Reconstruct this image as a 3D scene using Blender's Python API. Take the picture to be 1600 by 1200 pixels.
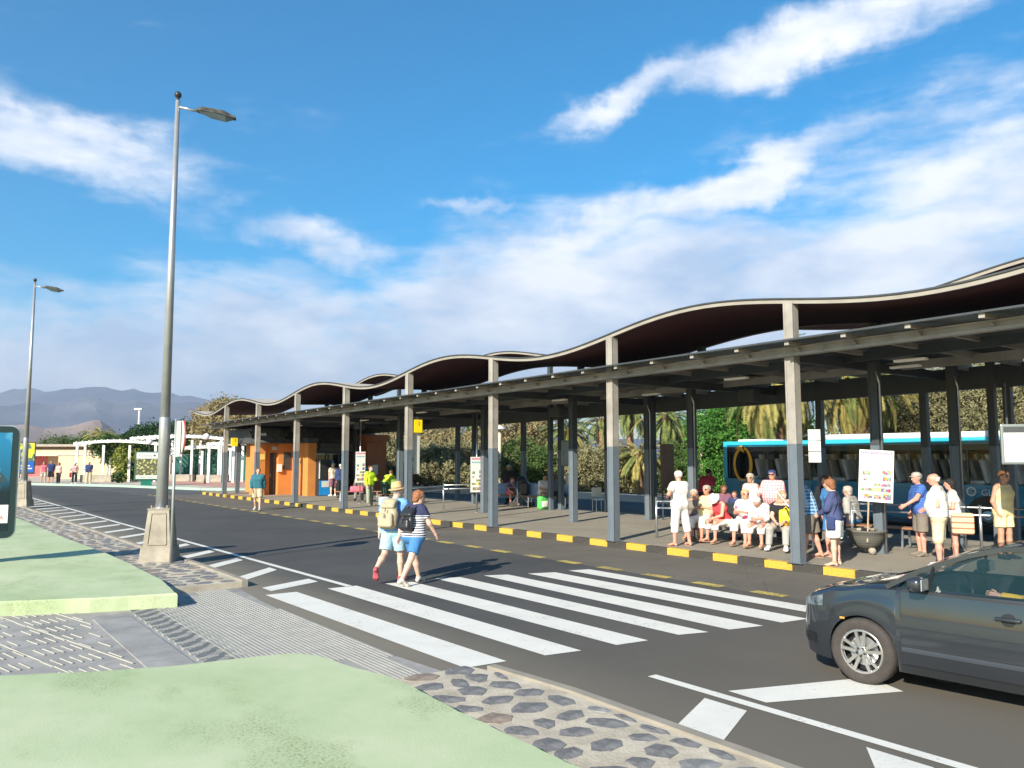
import bpy, bmesh, math, random
import numpy as np
from mathutils import Vector, Matrix
R = math.radians
rng = random.Random(7)
S = bpy.context.scene
for o in list(bpy.data.objects): bpy.data.objects.remove(o)

# ------------------------------------------------------------------ camera, sky, sun, exposure
cam = bpy.data.cameras.new('camera'); camo = bpy.data.objects.new('camera', cam); S.collection.objects.link(camo)
camo.location = (0, 0, 2.2); camo.rotation_euler = (R(95.25), 0, 0)
cam.sensor_width = 36; cam.lens = 27.9; cam.clip_start = .05; cam.clip_end = 20000
S.camera = camo
S.render.engine = 'CYCLES'
S.view_settings.view_transform = 'Standard'; S.view_settings.look = 'None'
S.view_settings.gamma = 1; S.view_settings.use_curve_mapping = False
S.view_settings.exposure = EXPOSURE = 0.80
SUN_AZ, SUN_EL = 210.0, 27.0      # where the sun stands, clockwise from +Y: behind the camera to its left
wd = bpy.data.worlds.new('World'); S.world = wd; wd.use_nodes = True
wn = wd.node_tree; wn.nodes.clear()
def wN(t, **k):
    n = wn.nodes.new(t)
    for a, b in k.items(): setattr(n, a, b)
    return n
def wl(a, b): wn.links.new(a, b)
def wmath(op, a, b=None, c=None, clamp=False):
    n = wN('ShaderNodeMath', operation=op, use_clamp=clamp)
    for i, v in enumerate((a, b, c)):
        if v is None: continue
        if isinstance(v, (int, float)): n.inputs[i].default_value = v
        else: wl(v, n.inputs[i])
    return n.outputs[0]
sky = wN('ShaderNodeTexSky', sky_type='NISHITA'); sky.sun_disc = False
sky.sun_elevation = R(SUN_EL); sky.sun_rotation = R(SUN_AZ); sky.altitude = 0; sky.air_density = 1.0; sky.dust_density = 0.5; sky.ozone_density = 2.2
hs = wN('ShaderNodeHueSaturation'); hs.inputs['Saturation'].default_value = 2.15; hs.inputs['Value'].default_value = 1.5; hs.inputs['Hue'].default_value = .492
wl(sky.outputs[0], hs.inputs['Color'])
geo = wN('ShaderNodeTexCoord'); sep = wN('ShaderNodeSeparateXYZ'); wl(geo.outputs['Generated'], sep.inputs[0])
X, Y, Z = sep.outputs
az = wmath('ARCTAN2', X, Y); el = wmath('ARCSINE', Z)
AZ = wmath('MULTIPLY', az, 57.2958); EL = wmath('MULTIPLY', el, 57.2958)
# cloud layer seen on a flat ceiling, plus the banks and streaks of this sky as soft masses in azimuth / elevation (degrees)
zc = wmath('ADD', wmath('MAXIMUM', Z, 0.0), 0.16)
cv = wN('ShaderNodeCombineXYZ'); wl(wmath('DIVIDE', X, zc), cv.inputs[0]); wl(wmath('DIVIDE', Y, zc), cv.inputs[1])
def wnoise(vec, scale, detail, rough, loc=(0, 0, 0), sc=(1, 1, 1), rot=0, dist=0.0):
    m = wN('ShaderNodeMapping'); wl(vec, m.inputs[0]); m.inputs['Location'].default_value = loc; m.inputs['Scale'].default_value = sc; m.inputs['Rotation'].default_value = (0, 0, R(rot))
    n = wN('ShaderNodeTexNoise'); wl(m.outputs[0], n.inputs['Vector']); n.inputs['Scale'].default_value = scale
    n.inputs['Detail'].default_value = detail; n.inputs['Roughness'].default_value = rough; n.inputs['Distortion'].default_value = dist
    return n.outputs['Fac']
dv = wN('ShaderNodeCombineXYZ'); wl(AZ, dv.inputs[0]); wl(EL, dv.inputs[1])
n_big = wnoise(dv.outputs[0], .085, 7, .56, (3, 1, 0), (.36, 1.3, 1), 16, .3)
n_fine = wnoise(dv.outputs[0], .45, 6, .6, (7, 4, 0), (.38, 1.25, 1), 16, .2)
n_dome = wnoise(cv.outputs[0], .55, 6, .6, (1.3, 2.2, .5))
BLOBS = [  # azimuth, elevation, half width, half height, tilt, weight
    (4, 8.2, 32, 8.4, 9, 1.15), (27, 12.5, 19, 7.5, 14, 1.1), (31, 17.5, 7, 2.8, 22, .9), (-15, 5.8, 22, 7.0, 3, 1.15), (-36, 4.5, 18, 3.8, 0, 1.0),
    (4, 15.2, 9, 2.2, 14, .8), (17, 19, 10, 1.9, 15, 1.0), (22, 20.6, 7, .9, 16, .6), (-31, 19.3, 10, 2.6, -4, .95), (-14.5, 15.2, 7.5, 1.7, -12, .85), (-26, 16.5, 8, 1.6, -10, .5),
    (-13.5, 22.5, 4, 1.2, 20, .12), (10, 24.8, 10, 1.3, 14, .78), (21, 27.3, 10, 1.9, 12, .85), (33, 29.5, 10, 2.4, 8, .9), (-3.5, 18.2, 3.5, .8, 8, .45), (34, 15, 6, 3, 20, .6),
    (60, 12, 22, 9, 5, .9), (95, 20, 30, 9, -8, .8), (150, 14, 30, 8, 4, .8), (-70, 12, 20, 7, 0, .9), (-110, 22, 25, 8, 8, .8), (-160, 10, 30, 6, -4, .8)]
wx = wnoise(dv.outputs[0], .11, 6, .6, (21, 4, 0)); wy = wnoise(dv.outputs[0], .13, 6, .6, (2, 31, 0))
AZ0, EL0 = AZ, EL
AZ = wmath('MULTIPLY_ADD', wmath('SUBTRACT', wx, .5), 11, AZ); EL = wmath('MULTIPLY_ADD', wmath('SUBTRACT', wy, .5), 6, EL)
acc = None
for (a, e, w, h, t, wt) in BLOBS:
    dx = wmath('SUBTRACT', AZ, a); dy = wmath('SUBTRACT', EL, e); c, s = math.cos(R(t)), math.sin(R(t))
    p = wmath('MULTIPLY_ADD', dx, c / w, wmath('MULTIPLY', dy, s / w)); q = wmath('MULTIPLY_ADD', dx, -s / h, wmath('MULTIPLY', dy, c / h))
    d2 = wmath('ADD', wmath('MULTIPLY', p, p), wmath('MULTIPLY', q, q))
    g = wmath('MULTIPLY', wmath('EXPONENT', wmath('MULTIPLY', d2, -1.1)), wt)
    acc = g if acc is None else wmath('MAXIMUM', acc, g)
amp = wmath('ADD', wmath('MULTIPLY', acc, .7), .35)
dens = wmath('ADD', acc, wmath('MULTIPLY', wmath('MULTIPLY', wmath('SUBTRACT', n_big, .5), 2.9), amp))
dens = wmath('ADD', dens, wmath('MULTIPLY', wmath('SUBTRACT', n_fine, .5), .75))
dens = wmath('ADD', dens, wmath('MULTIPLY', wmath('SUBTRACT', n_dome, .5), .25))
mr = wN('ShaderNodeMapRange', interpolation_type='SMOOTHSTEP'); wl(dens, mr.inputs[0])
mr.inputs[1].default_value = .12; mr.inputs[2].default_value = .86; mr.inputs[3].default_value = 0; mr.inputs[4].default_value = .93
# cloud brightness: thick cores and low banks greyer, thin tops white
lift = wN('ShaderNodeMapRange'); wl(EL, lift.inputs[0]); lift.inputs[1].default_value = 2; lift.inputs[2].default_value = 17; lift.inputs[3].default_value = .0; lift.inputs[4].default_value = 1
n_sh = wnoise(dv.outputs[0], .16, 5, .55, (11, 3, 0), (.6, 1.3, 1), 14)
sh = wmath('ADD', wmath('MULTIPLY', lift.outputs[0], .42), wmath('MULTIPLY', wmath('SUBTRACT', n_sh, .42), 3.6), clamp=True)
cc = wN('ShaderNodeMix', data_type='RGBA'); wl(sh, cc.inputs[0]); cc.inputs[6].default_value = (4.9, 6.0, 7.8, 1); cc.inputs[7].default_value = (9.8, 9.8, 10.1, 1)
mx = wN('ShaderNodeMix', data_type='RGBA'); wl(mr.outputs[0], mx.inputs[0]); wl(hs.outputs[0], mx.inputs[6]); wl(cc.outputs[2], mx.inputs[7])
bg = wN('ShaderNodeBackground'); bg.inputs[1].default_value = SKY_STR = .075; wl(mx.outputs[2], bg.inputs[0])
wo = wN('ShaderNodeOutputWorld'); wl(bg.outputs[0], wo.inputs[0])
sl = bpy.data.lights.new('sun', 'SUN'); sl.energy = 4.9; sl.angle = R(.5); sl.color = (1, .93, .80)
so = bpy.data.objects.new('sun', sl); S.collection.objects.link(so)
sd = Vector((math.sin(R(SUN_AZ)) * math.cos(R(SUN_EL)), math.cos(R(SUN_AZ)) * math.cos(R(SUN_EL)), math.sin(R(SUN_EL))))
so.rotation_euler = sd.to_track_quat('Z', 'Y').to_euler(); so.location = sd * 50

# ------------------------------------------------------------------ helpers: frame of the station, tagging, meshes
SF_TH = math.radians(36.99); SFO = Vector((5.506, 15.631, 0))
VX = Vector((math.cos(SF_TH), math.sin(SF_TH), 0)); UY = Vector((-math.sin(SF_TH), math.cos(SF_TH), 0))
def W(t, s, z=0.0): return SFO + VX * t + UY * s + Vector((0, 0, z))
COL = S.collection
def tag(o, label=None, cat=None, group=None, kind=None):
    if label: o['label'] = label
    if cat: o['category'] = cat
    if group: o['group'] = group
    if kind: o['kind'] = kind
    return o
def thing(name, label, cat, loc=(0, 0, 0), rz=0.0, group=None):
    o = bpy.data.objects.new(name, None); COL.objects.link(o); o.location = loc; o.rotation_euler = (0, 0, rz); o.empty_display_size = .2
    return tag(o, label, cat, group)
def st_thing(name, label, cat, t=0, s=0, z=0, rz=0.0, group=None): return thing(name, label, cat, W(t, s, z), SF_TH + rz, group)
class MB:
    def __init__(s): s.v = []; s.f = []; s.m = []; s.cur = 0
    def add(s, vs, fs):
        b = len(s.v); s.v += [tuple(p) for p in vs]
        for f in fs: s.f.append(tuple(i + b for i in f)); s.m.append(s.cur)
        return s
    def box(s, c, d, rz=0, M=None):
        x, y, z = d[0] / 2, d[1] / 2, d[2] / 2
        P = [Vector((i, j, k)) for i in (-x, x) for j in (-y, y) for k in (-z, z)]
        if rz: q = Matrix.Rotation(rz, 3, 'Z'); P = [q @ p for p in P]
        if M is not None: P = [M @ p for p in P]
        P = [p + Vector(c) for p in P]
        return s.add(P, [(0, 1, 3, 2), (4, 6, 7, 5), (0, 4, 5, 1), (2, 3, 7, 6), (0, 2, 6, 4), (1, 5, 7, 3)])
    def bbox(s, a, b): return s.box([(a[i] + b[i]) / 2 for i in range(3)], [abs(b[i] - a[i]) for i in range(3)])
    def rbox(s, c, d, r=.01, rz=0, M=None):   # box with chamfered edges
        bm = bmesh.new(); bmesh.ops.create_cube(bm, size=1)
        for v in bm.verts: v.co = Vector((v.co.x * d[0], v.co.y * d[1], v.co.z * d[2]))
        bmesh.ops.bevel(bm, geom=bm.edges[:], offset=r, segments=2, affect='EDGES', profile=.6)
        q = Matrix.Rotation(rz, 3, 'Z') if M is None else M
        bm.verts.index_update()
        s.add([q @ v.co + Vector(c) for v in bm.verts], [[v.index for v in f.verts] for f in bm.faces]); bm.free(); return s
    def bar(s, p, q, w, h=None, up=(0, 0, 1)):   # rectangular bar from p to q
        h = h or w; p = Vector(p); q = Vector(q); d = (q - p).normalized(); u = Vector(up)
        if abs(d.dot(u)) > .98: u = Vector((0, 1, 0))
        a = d.cross(u).normalized() * w / 2; b = a.cross(d).normalized() * h / 2
        P = [e + i * a + j * b for e in (p, q) for i, j in ((-1, -1), (1, -1), (1, 1), (-1, 1))]
        return s.add(P, [(0, 1, 2, 3), (7, 6, 5, 4), (0, 4, 5, 1), (1, 5, 6, 2), (2, 6, 7, 3), (3, 7, 4, 0)])
    def tube(s, pts, rad, n=8, cap=True):
        pts = [Vector(p) for p in pts]; rr = rad if isinstance(rad, (list, tuple)) else [rad] * len(pts)
        ring = []; prev = None
        for i, p in enumerate(pts):
            d = (pts[min(i + 1, len(pts) - 1)] - pts[max(i - 1, 0)]).normalized()
            if prev is None: a = d.orthogonal().normalized()
            else: a = (prev - d * prev.dot(d)).normalized()
            prev = a; b = d.cross(a)
            ring.append([p + (a * math.cos(t) + b * math.sin(t)) * rr[i] for t in [2 * math.pi * k / n for k in range(n)]])
        vs = [v for r in ring for v in r]; fs = []
        for i in range(len(pts) - 1):
            for k in range(n): fs.append((i * n + k, i * n + (k + 1) % n, (i + 1) * n + (k + 1) % n, (i + 1) * n + k))
        if cap: fs.append(tuple(range(n))[::-1]); fs.append(tuple((len(pts) - 1) * n + k for k in range(n)))
        return s.add(vs, fs)
    def lathe(s, prof, c=(0, 0, 0), n=16, M=None, cap=True):   # prof: (radius, z)
        vs = []; fs = []
        for r, z in prof:
            for k in range(n):
                t = 2 * math.pi * k / n; p = Vector((r * math.cos(t), r * math.sin(t), z))
                if M is not None: p = M @ p
                vs.append(p + Vector(c))
        for i in range(len(prof) - 1):
            for k in range(n): fs.append((i * n + k, i * n + (k + 1) % n, (i + 1) * n + (k + 1) % n, (i + 1) * n + k))
        if cap: fs.append(tuple(range(n))[::-1]); fs.append(tuple((len(prof) - 1) * n + k for k in range(n)))
        return s.add(vs, fs)
    def prism(s, poly, z0, z1):    # polygon (x,y) list extruded from z0 to z1
        n = len(poly); A = sum(poly[i][0] * poly[(i + 1) % n][1] - poly[(i + 1) % n][0] * poly[i][1] for i in range(n))
        if A < 0: poly = poly[::-1]
        vs = [(x, y, z0) for x, y in poly] + [(x, y, z1) for x, y in poly]
        return s.add(vs, [tuple(range(n))[::-1], tuple(range(n, 2 * n))] + [(i, (i + 1) % n, n + (i + 1) % n, n + i) for i in range(n)])
    def sheet(s, poly, z):
        n = len(poly); A = sum(poly[i][0] * poly[(i + 1) % n][1] - poly[(i + 1) % n][0] * poly[i][1] for i in range(n))
        if A < 0: poly = poly[::-1]
        return s.add([(x, y, z) for x, y in poly], [tuple(range(n))])
    def mat(s, i): s.cur = i; return s
    def mesh(s, name, mats, smooth=False, weighted=False):
        me = bpy.data.meshes.new(name); me.from_pydata([tuple(v) for v in s.v], [], s.f)
        for m in (mats if isinstance(mats, (list, tuple)) else [mats]): me.materials.append(m)
        if any(s.m): me.polygons.foreach_set('material_index', s.m)
        if smooth: me.polygons.foreach_set('use_smooth', [True] * len(me.polygons))
        me.update(); return me
    def build(s, name, mats, parent=None, smooth=False, loc=None, rz=0):
        return obj(name, s.mesh(name, mats, smooth), parent, loc, rz)
def obj(name, me, parent=None, loc=None, rz=0):
    o = bpy.data.objects.new(name, me); COL.objects.link(o)
    if parent is not None: o.parent = parent
    if loc is not None: o.location = loc
    if rz: o.rotation_euler = (0, 0, rz)
    return o
def copy_tree(o, parent=None):
    c = o.copy(); COL.objects.link(c); c.parent = parent
    for ch in [x for x in KIDS(o)]: copy_tree(ch, c)
    return c
def KIDS(o): return [x for x in bpy.data.objects if x.parent == o]
def struct(name, mb, m, loc=None, rz=0, label=None): 
    o = mb.build(name, m, None, loc=loc, rz=rz); o['kind'] = 'structure'
    if label: o['label'] = label
    return o

# ------------------------------------------------------------------ materials
MATS = {}
def mat(name, col, rough=.7, metal=0.0, var=.12, scale=3.0, bump=0.0, bscale=60.0, spec=.5, tint=None, coat=0.0, emit=None, alpha=1.0, sheen=0, bdist=.01):
    if name in MATS: return MATS[name]
    m = bpy.data.materials.new(name); m.use_nodes = True; nt = m.node_tree; b = nt.nodes['Principled BSDF']
    b.inputs['Roughness'].default_value = rough; b.inputs['Metallic'].default_value = metal; b.inputs['Specular IOR Level'].default_value = spec
    b.inputs['Coat Weight'].default_value = coat; b.inputs['Coat Roughness'].default_value = .05
    b.inputs['Base Color'].default_value = (*col, 1)
    if alpha < 1: b.inputs['Alpha'].default_value = alpha
    if emit: b.inputs['Emission Color'].default_value = (*emit[0], 1); b.inputs['Emission Strength'].default_value = emit[1]
    L = nt.links.new
    tc = nt.nodes.new('ShaderNodeTexCoord')
    if var > 0:
        n = nt.nodes.new('ShaderNodeTexNoise'); n.inputs['Scale'].default_value = scale; n.inputs['Detail'].default_value = 8; n.inputs['Roughness'].default_value = .65
        L(tc.outputs['Object'], n.inputs['Vector'])
        r = nt.nodes.new('ShaderNodeValToRGB'); r.color_ramp.elements[0].position = .3; r.color_ramp.elements[1].position = .7
        dk = [c * (1 - var) for c in col]; lt = [min(1, c * (1 + var)) for c in (tint or col)]
        r.color_ramp.elements[0].color = (*dk, 1); r.color_ramp.elements[1].color = (*lt, 1)
        L(n.outputs['Fac'], r.inputs[0]); L(r.outputs[0], b.inputs['Base Color'])
    if bump > 0:
        n2 = nt.nodes.new('ShaderNodeTexNoise'); n2.inputs['Scale'].default_value = bscale; n2.inputs['Detail'].default_value = 4
        L(tc.outputs['Object'], n2.inputs['Vector']); bp = nt.nodes.new('ShaderNodeBump'); bp.inputs['Strength'].default_value = bump; bp.inputs['Distance'].default_value = bdist
        L(n2.outputs['Fac'], bp.inputs['Height']); L(bp.outputs[0], b.inputs['Normal'])
    MATS[name] = m; return m
class NT:   # small builder for richer materials
    def __init__(s, name, rough=.8, spec=.4):
        s.m = bpy.data.materials.new(name); s.m.use_nodes = True; s.t = s.m.node_tree; s.b = s.t.nodes['Principled BSDF']
        s.b.inputs['Roughness'].default_value = rough; s.b.inputs['Specular IOR Level'].default_value = spec
        s.tc = s.t.nodes.new('ShaderNodeTexCoord'); s.P = s.tc.outputs['Object']; MATS[name] = s.m
    def N(s, t, **k):
        n = s.t.nodes.new(t)
        for a, b in k.items(): setattr(n, a, b)
        return n
    def L(s, a, b): s.t.links.new(a, b)
    def math(s, op, a, b=None, clamp=False):
        n = s.N('ShaderNodeMath', operation=op, use_clamp=clamp)
        for i, v in enumerate((a, b)):
            if v is None: continue
            if isinstance(v, (int, float)): n.inputs[i].default_value = v
            else: s.L(v, n.inputs[i])
        return n.outputs[0]
    def map(s, sc=(1, 1, 1), rz=0, loc=(0, 0, 0)):
        m = s.N('ShaderNodeMapping'); s.L(s.P, m.inputs[0]); m.inputs['Scale'].default_value = sc; m.inputs['Rotation'].default_value = (0, 0, rz); m.inputs['Location'].default_value = loc
        return m.outputs[0]
    def noise(s, scale, detail=6, rough=.6, vec=None, dist=0):
        n = s.N('ShaderNodeTexNoise'); s.L(vec or s.P, n.inputs['Vector']); n.inputs['Scale'].default_value = scale; n.inputs['Detail'].default_value = detail
        n.inputs['Roughness'].default_value = rough; n.inputs['Distortion'].default_value = dist; return n.outputs['Fac']
    def vor(s, scale, vec=None, feature='F1', out='Distance', rand=1.0):
        n = s.N('ShaderNodeTexVoronoi', feature=feature); s.L(vec or s.P, n.inputs['Vector']); n.inputs['Scale'].default_value = scale; n.inputs['Randomness'].default_value = rand; return n.outputs[out]
    def rng(s, v, a, b, c=0.0, d=1.0):
        n = s.N('ShaderNodeMapRange'); s.L(v, n.inputs[0])
        for i, x in enumerate((a, b, c, d)): n.inputs[i + 1].default_value = x
        return n.outputs[0]
    def mix(s, f, a, b, mode='MIX'):
        n = s.N('ShaderNodeMix', data_type='RGBA', blend_type=mode)
        for i, v in ((0, f), (6, a), (7, b)):
            if isinstance(v, (int, float)): n.inputs[i].default_value = v
            elif isinstance(v, tuple): n.inputs[i].default_value = (*v[:3], 1)
            else: s.L(v, n.inputs[i])
        return n.outputs[2]
    def sep(s, v=None):
        n = s.N('ShaderNodeSeparateXYZ'); s.L(v or s.P, n.inputs[0]); return n.outputs
    def col(s, c): s.L(c, s.b.inputs['Base Color']); return s
    def bump(s, h, st=.4, d=.01):
        b = s.N('ShaderNodeBump'); b.inputs['Strength'].default_value = st; b.inputs['Distance'].default_value = d; s.L(h, b.inputs['Height']); s.L(b.outputs[0], s.b.inputs['Normal']); return s
def asphalt(name, base, light, patch=.5, dust=None, kerbdust=None):
    k = NT(name, .88, .3)
    c = k.mix(k.rng(k.noise(.35, 5, .6), .35, .7), base, light)
    c = k.mix(k.rng(k.vor(95), .1, .5, .45, 0), c, tuple(min(1, x * 2.6 + .02) for x in base))
    c = k.mix(k.rng(k.noise(140, 2, .5), .45, .62, .0, .35), c, tuple(x * .45 for x in base))
    st = k.noise(.9, 8, .7, k.map((.25, 1.6, 1), 0))     # long worn streaks with the driving direction
    c = k.mix(k.rng(st, .5, .75, 0, .35), c, tuple(x * 1.35 for x in light))
    crack = k.vor(.55, k.map((1, 1, 1)), 'DISTANCE_TO_EDGE'); cw = k.math('ADD', crack, k.math('MULTIPLY', k.noise(3, 6, .7), .05))
    c = k.mix(k.rng(k.vor(.8, k.map((1, .6, 1), 0, (2, 7, 0))), .0, .22, .35, 0), c, tuple(x * .6 for x in base))
    if patch: c = k.mix(k.rng(cw, .027, .034, patch, 0), c, tuple(x * .35 for x in base))
    if dust:
        c = k.mix(k.rng(k.noise(1.3, 8, .65), .32, .68, .25, .95), c, dust)
    if kerbdust:      # dirt gathers towards the stone strip (object x is the distance across the road)
        e = k.math('ADD', k.sep()[0], k.math('MULTIPLY', k.math('SUBTRACT', k.noise(.8, 6, .65), .5), .9)); c = k.mix(k.rng(e, -7.7, -9.2, 0, .9), c, kerbdust)
        e2 = k.math('ADD', k.sep()[1], k.math('MULTIPLY', k.math('SUBTRACT', k.noise(.5, 6, .65, k.map((1, .4, 1))), .5), 5)); c = k.mix(k.rng(e2, 1.0, -5, 0, .8), c, (.135, .118, .092))
    k.col(c); k.bump(k.noise(170, 3, .6), .5, .006); return k.m
M = dict(
    asphalt=asphalt('asphalt', (.054, .053, .051), (.082, .080, .075), .0, None, (.21, .185, .14)),
    old_asphalt=asphalt('old_asphalt', (.105, .093, .076), (.155, .138, .112), .25),
    dusty=asphalt('dusty_asphalt', (.09, .083, .07), (.15, .138, .115), .0, (.24, .215, .165)),
    far_asphalt=asphalt('far_asphalt', (.07, .07, .07), (.11, .108, .1), .3),
    steel=mat('painted_steel', (.26, .24, .205), .55, 0, .20, 1.6, .15, 40, tint=(.31, .285, .245)),
    steel_dado=mat('dado_paint', (.12, .145, .165), .5, 0, .12, 3, .1, 40),
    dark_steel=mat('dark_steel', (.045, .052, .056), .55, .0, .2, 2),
    deck=mat('roof_deck', (.05, .055, .058), .6, 0, .3, .8),
    galv=mat('galvanised_steel', (.55, .57, .58), .32, .85, .15, 6, .1, 30),
    zinc=mat('zinc_pole', (.42, .42, .41), .42, .6, .1, 4),
    concrete=mat('concrete', (.27, .235, .18), .85, 0, .16, 2.2, .35, 35, tint=(.36, .32, .25)),
    black=mat('black_plastic', (.02, .021, .023), .45, 0, .1), rubber=mat('tyre_rubber', (.045, .038, .033), .85, 0, .25, 14, .3, 60),
    white=mat('white_paint', (.74, .73, .68), .5, 0, .06, 4), offwhite=mat('offwhite_board', (.60, .60, .54), .55, 0, .05, 3),
    glassd=mat('dark_glass', (.02, .03, .035), .05, 0, 0, spec=.8),
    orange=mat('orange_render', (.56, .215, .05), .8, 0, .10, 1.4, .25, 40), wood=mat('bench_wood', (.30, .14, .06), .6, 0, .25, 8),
    bark=mat('bark', (.14, .10, .07), .9, 0, .35, 5, .6, 14), green_metal=mat('green_metal', (.015, .13, .085), .5, 0, .1),
)
def paint_mat(name, c, wear=.35, under=(.05, .05, .052)):
    k = NT(name, .7, .3)
    cc = k.mix(k.rng(k.noise(2.2, 6), .3, .7), tuple(x * .9 for x in c), c)
    w = k.math('ADD', k.noise(26, 6, .7), k.math('MULTIPLY', k.noise(1.6, 4), .55))
    cc = k.mix(k.rng(w, .92 - wear * .25, 1.02 - wear * .2, 0, .75), cc, under)
    k.col(cc); k.bump(k.noise(150, 3), .3, .004); return k.m
M['line_white'] = paint_mat('road_paint_white', (.70, .675, .60), .22, (.33, .31, .27))
M['line_yellow'] = paint_mat('road_paint_yellow', (.55, .42, .10), .75, (.12, .105, .08))
M['kerb_yellow'] = paint_mat('kerb_yellow', (.60, .38, .05), .8, (.35, .22, .05))
M['kerb_black'] = paint_mat('kerb_black', (.055, .05, .042), .5, (.16, .14, .11))
# ------------------------------------------------------------------ ground, road, markings (everything given in (t,s): across and along the station)
LOC0 = W(0, 0, 0)
def sf_struct(name, mb, m, label=None): return struct(name, mb, m, LOC0, SF_TH, label)
g = MB().sheet([(-9000, -100), (9000, -100), (9000, 7400), (-9000, 7400)], -.05)
gk = NT('dry_ground', .95, .2)
gk.col(gk.mix(gk.rng(gk.noise(.04, 8, .6), .3, .7), (.20, .15, .105), (.30, .24, .17)))
struct('ground', g, gk.m, (0, 0, 0))
road = sf_struct('road', MB().sheet([(-9.9, -60), (40, -60), (40, 62), (-7.2, 72), (-60, 72), (-60, 44), (-10.4, 31), (-9.6, 14)], 0), M['far_asphalt'])
def road_part(name, polys, m, z, parent=None):
    o = None
    for p in polys:
        q = MB().sheet(p, z).build(name, m, parent or road)
        o = q
    return o
tL = lambda s: -7.76 - .021 * max(0, s)      # the edge line drifts slightly away from the station
road_part('asphalt_lane', [[(-9.9, -60), (-2.72, -60), (-2.72, 30), (-3.2, 42), (-4.5, 55), (-9.3, 60), (-60, 68), (-60, 50), (-12, 42.6), (-10.4, 42), (-10.1, 28), (-9.6, 14), (-9.3, 5), (-9.6, 1)]], M['asphalt'], .004)
road_part('bus_lane', [[(-2.72, -60), (-.1, -60), (-.1, 39), (-2.8, 40), (-2.72, 30)]], M['old_asphalt'], .004)
road_part('back_lane', [[(7.5, -60), (16.5, -60), (14.6, 20), (12, 33), (9, 45), (7.5, 45)]], M['far_asphalt'], .004)
# crosswalk: seven bars measured bar by bar
bars = [((-9.23, 3.36), (-8.72, 3.35), (-8.53, -2.25), (-9.04, -2.22)), ((-8.18, 3.36), (-7.66, 3.35), (-7.57, -2.37), (-8.04, -2.30)), ((-7.16, 3.27), (-6.68, 3.15), (-6.59, -2.46), (-7.06, -2.41)),
        ((-6.17, 3.24), (-5.71, 3.13), (-5.65, -2.59), (-6.07, -2.47)), ((-5.25, 3.04), (-4.82, 2.86), (-4.78, -2.76), (-5.32, -2.65)), ((-4.44, 2.75), (-3.92, 2.58), (-3.91, -2.84), (-4.41, -2.78)), ((-3.56, 2.6), (-3.12, 2.5), (-3.08, -2.9), (-3.5, -2.88))]
rot = math.radians(.87)
def old2new(p):   # the bars were measured in a frame turned by .87 degrees
    t, s = p; return (t * math.cos(rot) + s * math.sin(rot), -t * math.sin(rot) + s * math.cos(rot))
road_part('crosswalk_bar', [[old2new(p) for p in b] for b in bars], M['line_white'], .010)
road_part('edge_line', [[(tL(0) - .03, 3.5), (tL(20) - .03, 20), (-8.62, 42), (-8.50, 42), (tL(20) + .09, 20), (tL(0) + .09, 3.5)]], M['line_white'], .010)
road_part('edge_line', [[(-7.79, -3.45), (-7.67, -3.45), (-7.62, -14), (-7.74, -14)]], M['line_white'], .010)
road_part('hatch_bar', [[(tL(s) - .10, s + .12), (tL(s) - .10, s - .3), (tL(s) - 1.12, s - (1.32 if s > 5 else .78)), (tL(s) - 1.12, s - (.88 if s > 5 else .36))] for s in [4.58 + 1.868 * k for k in range(19)]], M['line_white'], .010)
road_part('guide_bar', [[(-7.55, -4.25), (-7.57, -4.68), (-6.25, -5.25), (-6.05, -4.80)], [(-8.97, -4.74), (-7.90, -4.26), (-7.90, -4.72), (-8.98, -5.21)], [(-8.97, -6.6), (-7.90, -5.80), (-7.90, -6.30), (-8.97, -7.1)]], M['line_white'], .010)
# broken yellow line: each worn dash
for k in range(34):
    s = -4.0 + k * 1.21; j = .03 * rng.uniform(-1, 1)
    if s > 40: break
    road_part('yellow_dash', [[(-2.78 + j, s), (-2.55 + j, s + .02), (-2.55 + j, s + .62), (-2.78 + j, s + .64)]], M['line_yellow'], .010)
road_part('yellow_dash', [[(-2.75 - .02 * i, 37.5 + 1.3 * i), (-2.55 - .02 * i, 37.5 + 1.3 * i), (-2.55, 38.2 + 1.3 * i), (-2.75, 38.2 + 1.3 * i)] for i in range(3)], M['line_yellow'], .010)

# platform of the station with its painted kerb stones
pk = NT('platform_paving', .9, .25)
c = pk.mix(pk.rng(pk.noise(.5, 7, .6), .3, .7), (.27, .24, .19), (.37, .33, .26))
c = pk.mix(pk.rng(pk.noise(90, 3), .42, .6, 0, .45), c, (.09, .08, .065))
c = pk.mix(pk.rng(pk.noise(3.5, 8, .75), .55, .72, 0, .5), c, (.10, .088, .07))
pk.col(c); pk.bump(pk.noise(80, 4), .5, .008)
nose = [(1.3, 39.9), (.7, 40.3), (.15, 39.9)]
plat = sf_struct('platform', MB().prism([(.12, -2.0), (.12, 39.9)] + [(.7, 40.25), (2.6, 40.4), (7.4, 40)] + [(7.4, -14), (1.7, -14), (.9, -6.5), (.35, -3.5)], -.04, .15), pk.m)
# paving flags of the platform's front band: thin slabs with open joints
def kerb_curve(n=90):
    pts = [(1.62, -14), (.85, -6.5), (.3, -3.6), (.06, -2.0)]
    s = -2.0
    while s < 39.0: s += .66; pts.append((.06 if s < 3 else .06, s))
    pts += [(.10, 39.75), (.45, 40.2), (1.0, 40.42), (1.7, 40.5)]
    return pts
kp = []
cur = [Vector(p) for p in kerb_curve()]
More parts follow.
